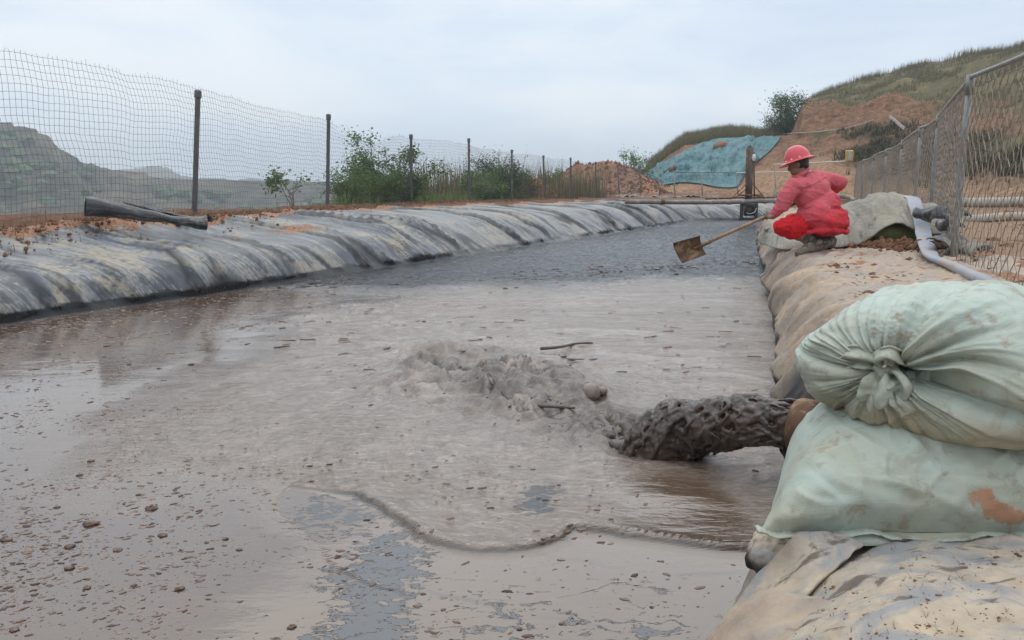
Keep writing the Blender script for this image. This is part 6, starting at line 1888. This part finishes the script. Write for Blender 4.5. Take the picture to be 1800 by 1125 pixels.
d1 = lambda u, v, P: cl0(P, 2.2, 1.0) * np.clip(1.15 - (u / (430 + (v - 700) * .9)), 0.03, 1) * np.where(v < 700, .55, 1.0)
P = scatter(5200, 0, 1000, 600, 1180, d1)
flakes('floating_flakes', P, .0023 * (1 + RNG.pareto(1.9, len(P))).clip(1, 4.0) * (1 + .14 * (P[:, 1] - 1.5)), M['flake'], np.clip(RNG.normal(.36, .28, len(P)), 0, 1))
d2_ = lambda u, v, P: cl0(P, 1.6, 2.0) * np.exp(-((v - (600 - .16 * u)) / 46) ** 2) * (u < 900) * np.where(u > 500, .35, 1)
P = scatter(3600, 0, 900, 480, 690, d2_)
flakes('floating_scum', P, .008 * (1 + RNG.pareto(2.4, len(P))).clip(1, 3.0), M['flake'], np.clip(RNG.normal(.55, .25, len(P)), 0, 1))
d3 = lambda u, v, P: cl0(P, 1.6, 5.0) * np.exp(-((v - 468 + (u - 1200) * .06) / 9) ** 2)
P = scatter(700, 900, 1350, 440, 510, d3)
flakes('floating_bark', P, .012 * (1 + RNG.pareto(2.0, len(P))).clip(1, 3.5), M['flake'], np.clip(RNG.normal(.3, .2, len(P)), 0, 1))
d4 = lambda u, v, P: cl0(P, 2.0, 8.0)
P = scatter(420, 560, 1350, 640, 1120, d4)
flakes('floating_grit', P, .0035 * (1 + RNG.pareto(2.6, len(P))).clip(1, 3) * (1 + .1 * P[:, 1]), M['flake'], np.clip(RNG.normal(.25, .2, len(P)), 0, 1))
P = scatter(160, 480, 1330, 470, 660, d4)
flakes('floating_twigs', P, .010 * (1 + RNG.pareto(2.2, len(P))).clip(1, 3), M['flake'], np.clip(RNG.normal(.2, .15, len(P)), 0, 1), el=2.6)
d5 = lambda u, v, P: np.exp(-((v - 500 + (u - 560) * .06) / 7) ** 2) * cl0(P, 1.4, 4.0)
P = scatter(110, 480, 740, 480, 530, d5)
flakes('black_scum', P, .020 * (1 + RNG.pareto(2.2, len(P))).clip(1, 3.5), M['flake_dark'], np.zeros(len(P)), el=2.2)
# the larger clods are things of their own
V0, F0 = ellipsoid((0, 0, 0), (1, 1, 1), n=10, m=14)
def clod(u, v, wpx, lb, k, flat=.36):
    c = at_z(u, v); r_ = wpx / 2.8 * c[1] / F
    vv = V0 * np.array([r_, r_ * .9, r_ * flat]) * (1 + .6 * fbm(V0[:, 0] * 2.2 + k, V0[:, 1] * 2.2, V0[:, 2] * 2.2, o=3))[:, None]
    t = np.clip(.30 + .5 * pn(vv[:, 0] * 60, vv[:, 1] * 60, k), 0, 1)
    o = MB().add(vv + c + [0, 0, pond_z(c[0], c[1]) + r_ * flat * .35], F0, t).build('mud_clod', M['flake'])
    tag(o, lb, 'mud clod', 'clods floating on the mud')
for k, (u, v, w_, lb) in enumerate(((315, 1036, 24, 'large dark mud clod floating alone near the bottom left of the pond'), (336, 641, 14, 'dark mud clod floating under the first fence post reflection'), (280, 648, 10, 'smaller dark mud clod left of the one under the first fence post'), (227, 641, 9, 'pale brown mud clod floating leftmost of three in a row'),
                                   (160, 811, 17, 'flat pinkish mud clod floating left of the swirl'), (140, 836, 16, 'brown crumbly mud clod just below a flat pinkish one'), (100, 892, 15, 'dark crumbly mud clod at the left of the pond'), (243, 870, 12, 'upright dark mud clod left of the swirl edge'),
                                   (266, 894, 30, 'long dark mud clod shaped like a log'), (158, 922, 36, 'broad crumbly mud clod cluster at the lower left'), (207, 968, 20, 'pale topped mud clod at the lower left'), (122, 962, 26, 'dark mud clod below the broad crumbly cluster'),
                                   (285, 942, 22, 'ridged mud clod right of the pale topped one'), (420, 967, 14, 'round brown mud clod near the blue film'), (396, 948, 16, 'ragged brown mud clod above the round one near the blue film'), (513, 1102, 22, 'orange brown mud clod at the bottom edge beside the blue film'),
                                   (153, 1034, 20, 'reddish mud clod left of the large dark lone one'), (235, 1030, 16, 'pale split mud clod left of the large dark lone one'), (122, 1000, 24, 'yellowish brown mud clod near the left bottom'), (25, 1108, 24, 'tan mud clod in the bottom left corner'),
                                   (318, 872, 12, 'small grey mud clod at the edge of the smooth swirl'), (10, 950, 26, 'reddish mud clod cut by the left picture edge'), (888, 507, 12, 'dark mud clod floating in the far scum band'), (745, 566, 9, 'pinkish mud clod floating before the far scum band'))):
    clod(u, v, w_, lb, k * 1.7)

# loose mud lumps trodden over the near bank
mb = MB(); V0, F0 = ellipsoid((0, 0, 0), (1, 1, 1), n=5, m=7)
for _ in range(1500):
    y = 1.9 + 8.5 * RNG.random() ** 1.4
    x = np.interp(y, WRc[:, 1], WRc[:, 0]) + .42 + RNG.random() ** 1.3 * 2.0
    if pn(x * 1.3, y * 2.2, 9.0) < RNG.normal(.12, .22): continue
    a_, n_2 = drop(RB, x, y, 3)
    if a_ is None: continue
    s_ = min(.035, .0045 * (1 + RNG.pareto(2.0))) * (1 + .08 * y)
    mb.add(V0 * (1 + RNG.uniform(-.35, .35, (len(V0), 1))) * s_ * [RNG.uniform(.9, 1.8), RNG.uniform(.7, 1.2), RNG.uniform(.3, .6)] + a_, F0)
for _ in range(1400):
    y = RNG.uniform(6.5, 24); x = np.interp(y, WRc[:, 1], WRc[:, 0]) + RNG.uniform(2.4, 11)
    if pn(x * .9, y * .9, 19.0) < RNG.normal(.05, .2): continue
    a_, n_2 = drop(GB, x, y, 3)
    if a_ is None: continue
    s_ = min(.09, .010 * (1 + RNG.pareto(2.0))) * (1 + .03 * y)
    mb.add(V0 * (1 + RNG.uniform(-.35, .35, (len(V0), 1))) * s_ * [RNG.uniform(.9, 1.8), RNG.uniform(.7, 1.2), RNG.uniform(.3, .6)] + a_, F0)
tag(mb.build('bank_mud_lumps', M['clod'], None, False), kind='stuff')

# crumbs and straw on the foreground cloth
fcs = [o for o in bpy.data.objects if o.name.startswith('ground_cloth') and o is not linerR]
FBs = [bvh_of(o) for o in fcs]
mb = MB(); SP_ = []
for _ in range(900):
    u, v = RNG.uniform(1260, 1800), RNG.uniform(965, 1125)
    if pn(u * .012, v * .03, 4.0) < RNG.normal(.05, .2): continue
    for B_ in FBs:
        q = hit(B_, u, v)
        if q is None: continue
        s_ = min(.0035, .0006 * (1 + RNG.pareto(1.9)))
        mb.add(V0 * (1 + RNG.uniform(-.35, .35, (len(V0), 1))) * s_ * [RNG.uniform(.9, 2.0), RNG.uniform(.7, 1.2), .6] + q, F0)
        if RNG.random() < .2: SP_.append(q)
        break
tag(mb.build('cloth_crumbs', M['clod'], None, False), kind='stuff')
if len(SP_) > 4:
    SP_ = np.array(SP_)
    blades('cloth_straw', SP_, np.full(len(SP_), .010), .0005, M['straw'], 1.8, 2, (0, 1))
# ------------------------------------------------------------------ the crouching man
fb = hit(RB, 1425, 441)
if fb is None: fb = at_z(1425, 441, .5)
D0 = float(fb[1])
J = lambda u, v, dy=0.0: at(u, v, D0 + dy)
man = empty('person', tuple(fb))
tag(man, 'crouching person in faded red jacket, bright red trousers and red hard hat holding a shovel', 'person')
PX_ = F / D0                                     # pixels a metre at the man
px = lambda n: n / PX_
hipC = J(1445, 392, .12); chest = J(1422, 338, .12); neck = J(1408, 308, .14); head = J(1403, 289, .16)
LS, RS = J(1394, 328, -.02), J(1452, 317, .26)
LE, LW, LH = J(1375, 362, -.04), J(1359, 377, .02), J(1350.5, 378.5, .03)
RE, RW, RH = J(1477, 322, .30), J(1440, 343, .42), J(1424, 350, .40)
LHp, RHp = J(1440, 398, .00), J(1458, 396, .26)
LK, LA = J(1374, 399, -.10), J(1428, 426, .0)
RK, RA = J(1392, 390, .34), J(1450, 426, .22)
LT, RT = J(1404, 440, -.10), J(1432, 438, .16)
fdir = np.array([-.80, .42, -.30]); fdir /= np.linalg.norm(fdir)       # where he looks
hup = np.array([-.24, .16, .95]); hup -= fdir * (hup @ fdir); hup /= np.linalg.norm(hup)
hrt = np.cross(fdir, hup)
HR_ = np.stack([fdir, -hrt, hup], 1)                                   # columns: forward, left, up
hp3 = lambda x, y, z: head + HR_ @ np.array([x, y, z])

# body: one continuous skinned figure (head, neck, trunk, limbs)
mb = MB()
mb.add(*ellipsoid(head + HR_ @ np.array([-.005, 0, .03]), (.098, .078, .105), HR_, 18, 24))
mb.add(*ellipsoid(head + HR_ @ np.array([.028, 0, -.055]), (.066, .060, .070), HR_, 14, 20))
mb.add(*ellipsoid(hp3(.098, 0, -.02), (.020, .015, .030), HR_, 10, 12))        # nose
mb.add(*ellipsoid(hp3(.088, 0, -.075), (.014, .026, .010), HR_, 8, 12))        # lips
for s_ in (1, -1):
    mb.add(*ellipsoid(hp3(-.005, .080 * s_, -.012), (.022, .009, .034), HR_, 10, 12))   # ears
    mb.add(*ellipsoid(hp3(.078, .034 * s_, .028), (.018, .026, .010), HR_, 8, 12))      # brow
def limb(*pts):
    for (a, ra), (b_, rb_) in zip(pts[:-1], pts[1:]):
        mb.add(*capsule(a, ra, b_, rb_))
limb((neck + [0, 0, -.03], .062), (hp3(-.02, 0, -.06), .055))
limb((hipC, .14), (chest, .15), (neck + [0, 0, -.05], .075))
limb((chest, .12), (LS, .065), (LE, .045), (LW, .032)); limb((chest, .12), (RS, .065), (RE, .045), (RW, .032))
limb((hipC, .12), (LHp + [0, .1, 0], .07), (LK, .058), (LA, .042)); limb((hipC, .12), (RHp, .07), (RK, .058), (RA, .042))
limb((LW, .030), (LH, .026)); limb((RW, .030), (RH, .026))
V, f, N = remesh('body', mb, .0075, 4)
part_of(mesh_np('body', V, f, M['skin']), man)
for s_ in (1, -1):
    part_of(MB().add(*ellipsoid(hp3(.086, .033 * s_, .010), (.010, .013, .008), HR_, 8, 10)).build('eye', M['hair']), man)
# hair at the back of the head
mb = MB()
mb.add(*ellipsoid(hp3(-.022, 0, .022), (.094, .083, .098), HR_, 18, 24)); mb.add(*ellipsoid(hp3(-.070, 0, -.035), (.034, .060, .040), HR_, 12, 18))
V, f, N = remesh('hair', mb, .006, 2, disp=lambda V, N: .003 * pn(V[:, 0] * 70, V[:, 1] * 70, V[:, 2] * 70))
loc = (V - head) @ HR_
keepf = []
for q in f:
    keepf.append(q[(loc[q].mean(1)[:, 0] < .018 - .35 * np.clip(.02 - loc[q].mean(1)[:, 2], 0, 1)) | (loc[q].mean(1)[:, 2] > .06)])
part_of(mesh_np('hair', V, keepf, M['hair']), man)

# jacket
mb = MB()
def jl(*pts):
    for (a, ra), (b_, rb_) in zip(pts[:-1], pts[1:]):
        mb.add(*capsule(a, ra, b_, rb_, 18))
up_ = chest - hipC; up_ /= np.linalg.norm(up_)
wid = RS - LS; wid -= up_ * (wid @ up_); wid /= np.linalg.norm(wid)
fr_ = np.cross(wid, up_)
TR = np.stack([wid, fr_, up_], 1)
mid_s = (LS + RS) / 2
mb.add(*ellipsoid(J(1426, 338, .13), (.235, .165, .19), TR, 24, 32))
mb.add(*ellipsoid(J(1440, 366, .12), (.262, .195, .20), TR, 24, 32))
mb.add(*ellipsoid(J(1446, 389, .06), (.245, .27, .155), None, 24, 32))
mb.add(*ellipsoid(J(1432, 380, .02), (.175, .20, .17), None, 24, 32))
mb.add(*ellipsoid(J(1461, 386, .12), (.165, .15, .16), TR, 20, 28))
mb.add(*ellipsoid(J(1470, 394, .14), (.12, .11, .10), TR, 20, 28))
mb.add(*ellipsoid(J(1424, 318, .14), (.20, .10, .09), TR, 20, 28))
jl((LS, .088), (J(1382, 345, -.05), .078), (LE, .072), (J(1366, 372, -.01), .055), (LW, .046))
jl((J(1450, 316, .24), .090), (J(1464, 317, .28), .082), (RE, .074), (J(1462, 334, .36), .058), (RW, .048))
jl((chest + [0, 0, .05], .12), (LS, .085)); jl((chest + [0, 0, .05], .12), (RS, .09))
# collar
ck = neck + [0, 0, .012]
cth = np.linspace(0, 2 * math.pi, 25)
ring_ = np.array([ck + wid * math.cos(a) * .086 + fr_ * math.sin(a) * .078 + up_ * (.012 + .012 * math.cos(a)) for a in cth])
mb.tube(ring_, .019, 10)
# flared hem
hth = np.linspace(0, 2 * math.pi, 41)
hemc = J(1443, 404, .07)
mb.tube(np.array([hemc + np.array([math.cos(a) * .235, math.sin(a) * .25, 0]) + np.array([.03 * math.cos(a), 0, -.005 + .015 * math.sin(3 * a)]) for a in hth]), .024, 10)
def jd(V, N):
    s_ = (V - hipC) @ wid; t = (V - hipC) @ up_
    w1 = np.maximum(0, 1 - np.abs(pn(V[:, 0] * 5 + V[:, 2] * 4, V[:, 1] * 5, V[:, 2] * 9)) * 3.4)
    w2 = np.maximum(0, 1 - np.abs(pn(V[:, 0] * 13 + 4, V[:, 1] * 13, V[:, 2] * 19)) * 3)
    low = sst(.30, .02, t)
    return .016 * w1 * (.45 + .8 * low) + .007 * w2 * (.5 + .6 * low) + .008 * fbm(V[:, 0] * 6, V[:, 1] * 6, V[:, 2] * 6, o=2)
V, f, N = remesh('jacket', mb, .0085, 7, .5, jd)
upf = np.clip(N[:, 2] * .5 + .2, 0, 1)
t_ = (V - hipC) @ up_
fade = sst(.02, .34, t_) * .55 + .12 * sst(.0, .2, t_)
jacket = mesh_np('jacket', V, f, M['jacket'], None, True, {'fade': fade}); part_of(jacket, man)
# yoke seam across the back
jb = BVHTree.FromPolygons(V.tolist(), [list(map(int, q)) for ff in f for q in ff])
def seam(pts, nm):
    P = []
    for (u, v) in pts:
        q = jb.ray_cast(Vector((0, 0, CAMZ)), Vector(ray(u, v)).normalized())
        if q[0] is not None: P.append(np.array(q[0]) + np.array(q[1]) * .002)
    if len(P) > 3:
        part_of(MB().tube(catmull(np.array(P), 40), .0042, 6).build(nm, jacket_dark), man)
jacket_dark = mat_simple('jacket seam thread', (0.33, 0.045, 0.055), 0.85, 0, 0.2, 30, 0.1, 0.002)
seam([(1394, 327), (1408, 330), (1425, 326), (1440, 319), (1452, 311)], 'yoke_seam')
seam([(1390, 352), (1404, 360), (1418, 366), (1428, 362)], 'arm_seam')
# trousers
mb = MB()
def tl2(*pts):
    for (a, ra), (b_, rb_) in zip(pts[:-1], pts[1:]):
        mb.add(*capsule(a, ra, b_, rb_, 18))
tl2((LHp + [0, .1, 0], .095), (J(1404, 397, -.02), .105), (LK, .084), (J(1392, 408, -.06), .072), (J(1402, 412, -.03), .062))
tl2((RHp, .125), (J(1424, 394, .30), .112), (RK, .088), (J(1414, 408, .28), .075), (J(1436, 418, .24), .062))
tl2((LHp + [0, .1, 0], .11), (RHp, .12))
V, f, N = remesh('trousers', mb, .0085, 6, .5, lambda V, N: .012 * np.maximum(0, 1 - np.abs(pn(V[:, 0] * 9, V[:, 1] * 9, V[:, 2] * 15)) * 3) + .006 * fbm(V[:, 0] * 10, V[:, 1] * 10, V[:, 2] * 10, o=2))
part_of(mesh_np('trousers', V, f, M['trouser']), man)
# boots
for (an, toe, sh, hl_) in ((LA, LT, J(1413, 414, -.02), J(1447, 433, .03)), (RA, RT, J(1436, 414, .23), J(1462, 430, .24))):
    d_ = toe - hl_; d_[2] = 0; d_ /= np.linalg.norm(d_)
    # stand the foot on the cloth
    zt = []
    for q in (toe, hl_):
        a_, _n = drop(RB, q[0], q[1], 3); zt.append(a_[2] if a_ is not None else .5)
    toe = np.array([toe[0], toe[1], zt[0] + .035]); hl_ = np.array([hl_[0], hl_[1], max(zt[1] + .042, zt[0] + .05)])
    ball = toe * .68 + hl_ * .32
    mb = MB()
    for (a, ra), (b_, rb_) in zip([(sh, .074), (an, .066), (hl_ + [0, 0, .035], .052)], [(an, .062), (hl_ + [0, 0, .035], .052), (hl_, .045)]):
        mb.add(*capsule(a, ra, b_, rb_, 18))
    V, f, N = remesh('boot', mb, .007, 4)
    bt = mesh_np('boot', V, f, M['boot']); part_of(bt, man)
    mb = MB()
    mb.add(*capsule(hl_, .046, ball + [0, 0, .02], .050, 18)); mb.add(*capsule(ball + [0, 0, .012], .050, toe, .038, 18)); mb.add(*capsule(an, .056, ball + [0, 0, .03], .046, 18))
    V, f, N = remesh('vamp', mb, .007, 4, disp=lambda V, N: .005 * fbm(V[:, 0] * 18, V[:, 1] * 18, V[:, 2] * 18, o=3))
    q = mesh_np('boot_foot', V, f, M['boot_mud'], bt)
    mb = MB()
    mb.add(*capsule(hl_ - [0, 0, .038], .040, ball - [0, 0, .026], .050, 18, (1.0, .32))); mb.add(*capsule(ball - [0, 0, .026], .050, toe - [0, 0, .024], .042, 18, (1.0, .35)))
    V, f, N = remesh('sole', mb, .006, 2)
    mesh_np('sole', V, f, M['sole'], bt)
# hard hat
hc = hp3(-.006, 0, .052)
hx_, hy_, hz_ = HR_[:, 0], HR_[:, 1], HR_[:, 2]
n, m_ = 30, 64
rows = []
pr = [(0.0, .150), (.15, .1485), (.30, .144), (.45, .135), (.60, .1215), (.74, .101), (.86, .076), (.95, .046), (1.0, .018), (1.02, .0), (1.06, -.004), (1.20, -.012), (1.34, -.020), (1.365, -.023), (1.36, -.028), (1.30, -.024), (1.0, -.012)]
a = np.linspace(0, 2 * math.pi, m_, endpoint=False)
HVt = np.zeros((len(pr), m_, 3))
for i, (r_, z) in enumerate(pr):
    ex = 1.0 + (.10 * np.maximum(0, np.cos(a)) if r_ > 1.03 else 0)
    bump_ = .006 * np.exp(-(np.sin(a) * r_ / .16) ** 2) * (z > .03) + .004 * (np.exp(-((np.abs(np.sin(a)) * r_ - .45) / .10) ** 2)) * (z > .06)
    HVt[i] = hc + (hx_[None] * (np.cos(a) * r_ * .136 * ex)[:, None] + hy_[None] * (np.sin(a) * r_ * .115)[:, None] + hz_[None] * (z + bump_)[:, None])
hat = grid_obj('hard_hat', HVt, M['helmet'], None, wrap=True); part_of(hat, man)
hatB = BVHTree.FromPolygons(HVt.reshape(-1, 3).tolist(), grid_faces(len(pr), m_, True).tolist())
for (u, v) in ((1382, 284.5), (1391.5, 280.5), (1405.5, 276)):
    q = hatB.ray_cast(Vector((0, 0, CAMZ)), Vector(ray(u, v)).normalized())
    if q[0] is not None:
        part_of(MB().add(*ellipsoid(np.array(q[0]), (.0105, .0105, .0105), None, 8, 10)).build('rivet', M['rivet'], hat), hat)

# ------------------------------------------------------------------ shovel
sh = empty('shovel', tuple(J(1290, 406, -.1)))
tag(sh, 'square bladed rusty shovel with a long wooden handle held out over the mud', 'shovel')
g0 = LH
sd = J(1234, 430.5, -.24) - g0; sd /= np.linalg.norm(sd)
sl_ = np.linalg.norm(J(1234, 430.5, -.24) - g0)
tip = g0 + sd * sl_
end = g0 - sd * px(88)
part_of(MB().tube(np.array([end, g0, g0 + sd * sl_ * .55, tip + sd * .01]), np.array([.0165, .0175, .0185, .019]), 14).build('handle', M['wood']), sh)
part_of(MB().tube(np.array([tip - sd * .10, tip - sd * .02, tip + sd * .05, tip + sd * .10]), np.array([.022, .023, .021, .014]), 14).build('socket', M['rust']), sh)
bD = float(tip[1]) - D0
cn = [J(1227, 413.5, bD - .01), J(1238, 446, bD + .02), J(1197.5, 461.5, bD - .05), J(1181.5, 427, bD - .08)]
n_ = 26
a = np.linspace(0, 1, n_)[:, None, None]; b_ = np.linspace(0, 1, n_)[None, :, None]
Bv = (cn[0] * (1 - a) + cn[1] * a) * (1 - b_) + (cn[3] * (1 - a) + cn[2] * a) * b_
nb = np.cross(cn[1] - cn[0], cn[3] - cn[0]); nb /= np.linalg.norm(nb)
if nb[1] > 0: nb = -nb
ea = (2 * a[..., 0] - 1); eb = b_[..., 0]
dish = .030 * np.abs(ea) ** 4 + .012 * ea ** 2 - .014 * np.exp(-(ea / .10) ** 2) * np.exp(-(eb / .35) ** 2) - .012 * eb ** 2 + .012 * (1 - eb) ** 6
Bv = Bv + nb * dish[..., None]
blade = grid_obj('blade', Bv, M['rust'], None)
md = blade.modifiers.new('thickness', 'SOLIDIFY'); md.thickness = .004
part_of(blade, sh)
# gloved hands closed round the shaft
def hand(Hc, wrist, axis, nm, side):
    toW = wrist - Hc; toW -= axis * (toW @ axis); toW /= np.linalg.norm(toW) + 1e-9
    ot = np.cross(axis, toW)
    mb = MB()
    pc = Hc + toW * .036
    mb.add(*capsule(pc - axis * .030, .020, pc + axis * .030, .019, 14))
    mb.add(*capsule(pc + toW * .02 - axis * .018, .022, wrist, .030, 14)); mb.add(*capsule(pc + toW * .02 + axis * .015, .020, wrist, .028, 14))
    for i, (o_, L_) in enumerate(((-.034, 1.0), (-.012, 1.1), (.011, 1.06), (.032, .9))):
        P = []
        for a in np.linspace(.5, .5 + 3.6 * L_, 9):
            rr_ = .029
            P.append(Hc + axis * o_ + toW * math.cos(a) * rr_ + ot * side * math.sin(a) * rr_)
        mb.tube(np.array(P), np.linspace(.0105, .0085, 9), 10)
    P = [Hc + axis * -.040 + toW * .034, Hc - axis * .046 + toW * .022 - ot * side * .022, Hc - axis * .040 - ot * side * .031, Hc - axis * .028 - ot * side * .030 - toW * .016]
    mb.tube(catmull(np.array(P), 10), np.linspace(.0125, .0095, 10), 10)
    V, f, N = remesh('hand', mb, .0042, 2)
    part_of(mesh_np(nm, V, f, M['glove']), man)
hand(LH, LW, -sd, 'glove', 1)
RHp_ = g0 - sd * px(80)
hand(RHp_, RW, -sd, 'glove', -1)
# ------------------------------------------------------------------ haze
hb = MB().box((0, 0, 15.0), (2960, 2960, 120.0))
hm = bpy.data.materials.new('haze air'); hm.use_nodes = True
hn = hm.node_tree; hn.nodes.clear()
pv = nd(hn, 'ShaderNodeVolumePrincipled', {'Color': (0.86, 0.93, 1.0), 'Density': 0.00115, 'Anisotropy': 0.2})
ho = hn.nodes.new('ShaderNodeOutputMaterial'); hn.links.new(pv.outputs[0], ho.inputs['Volume'])
haze = hb.build('haze', hm, smooth=False)
tag(haze, kind='stuff')
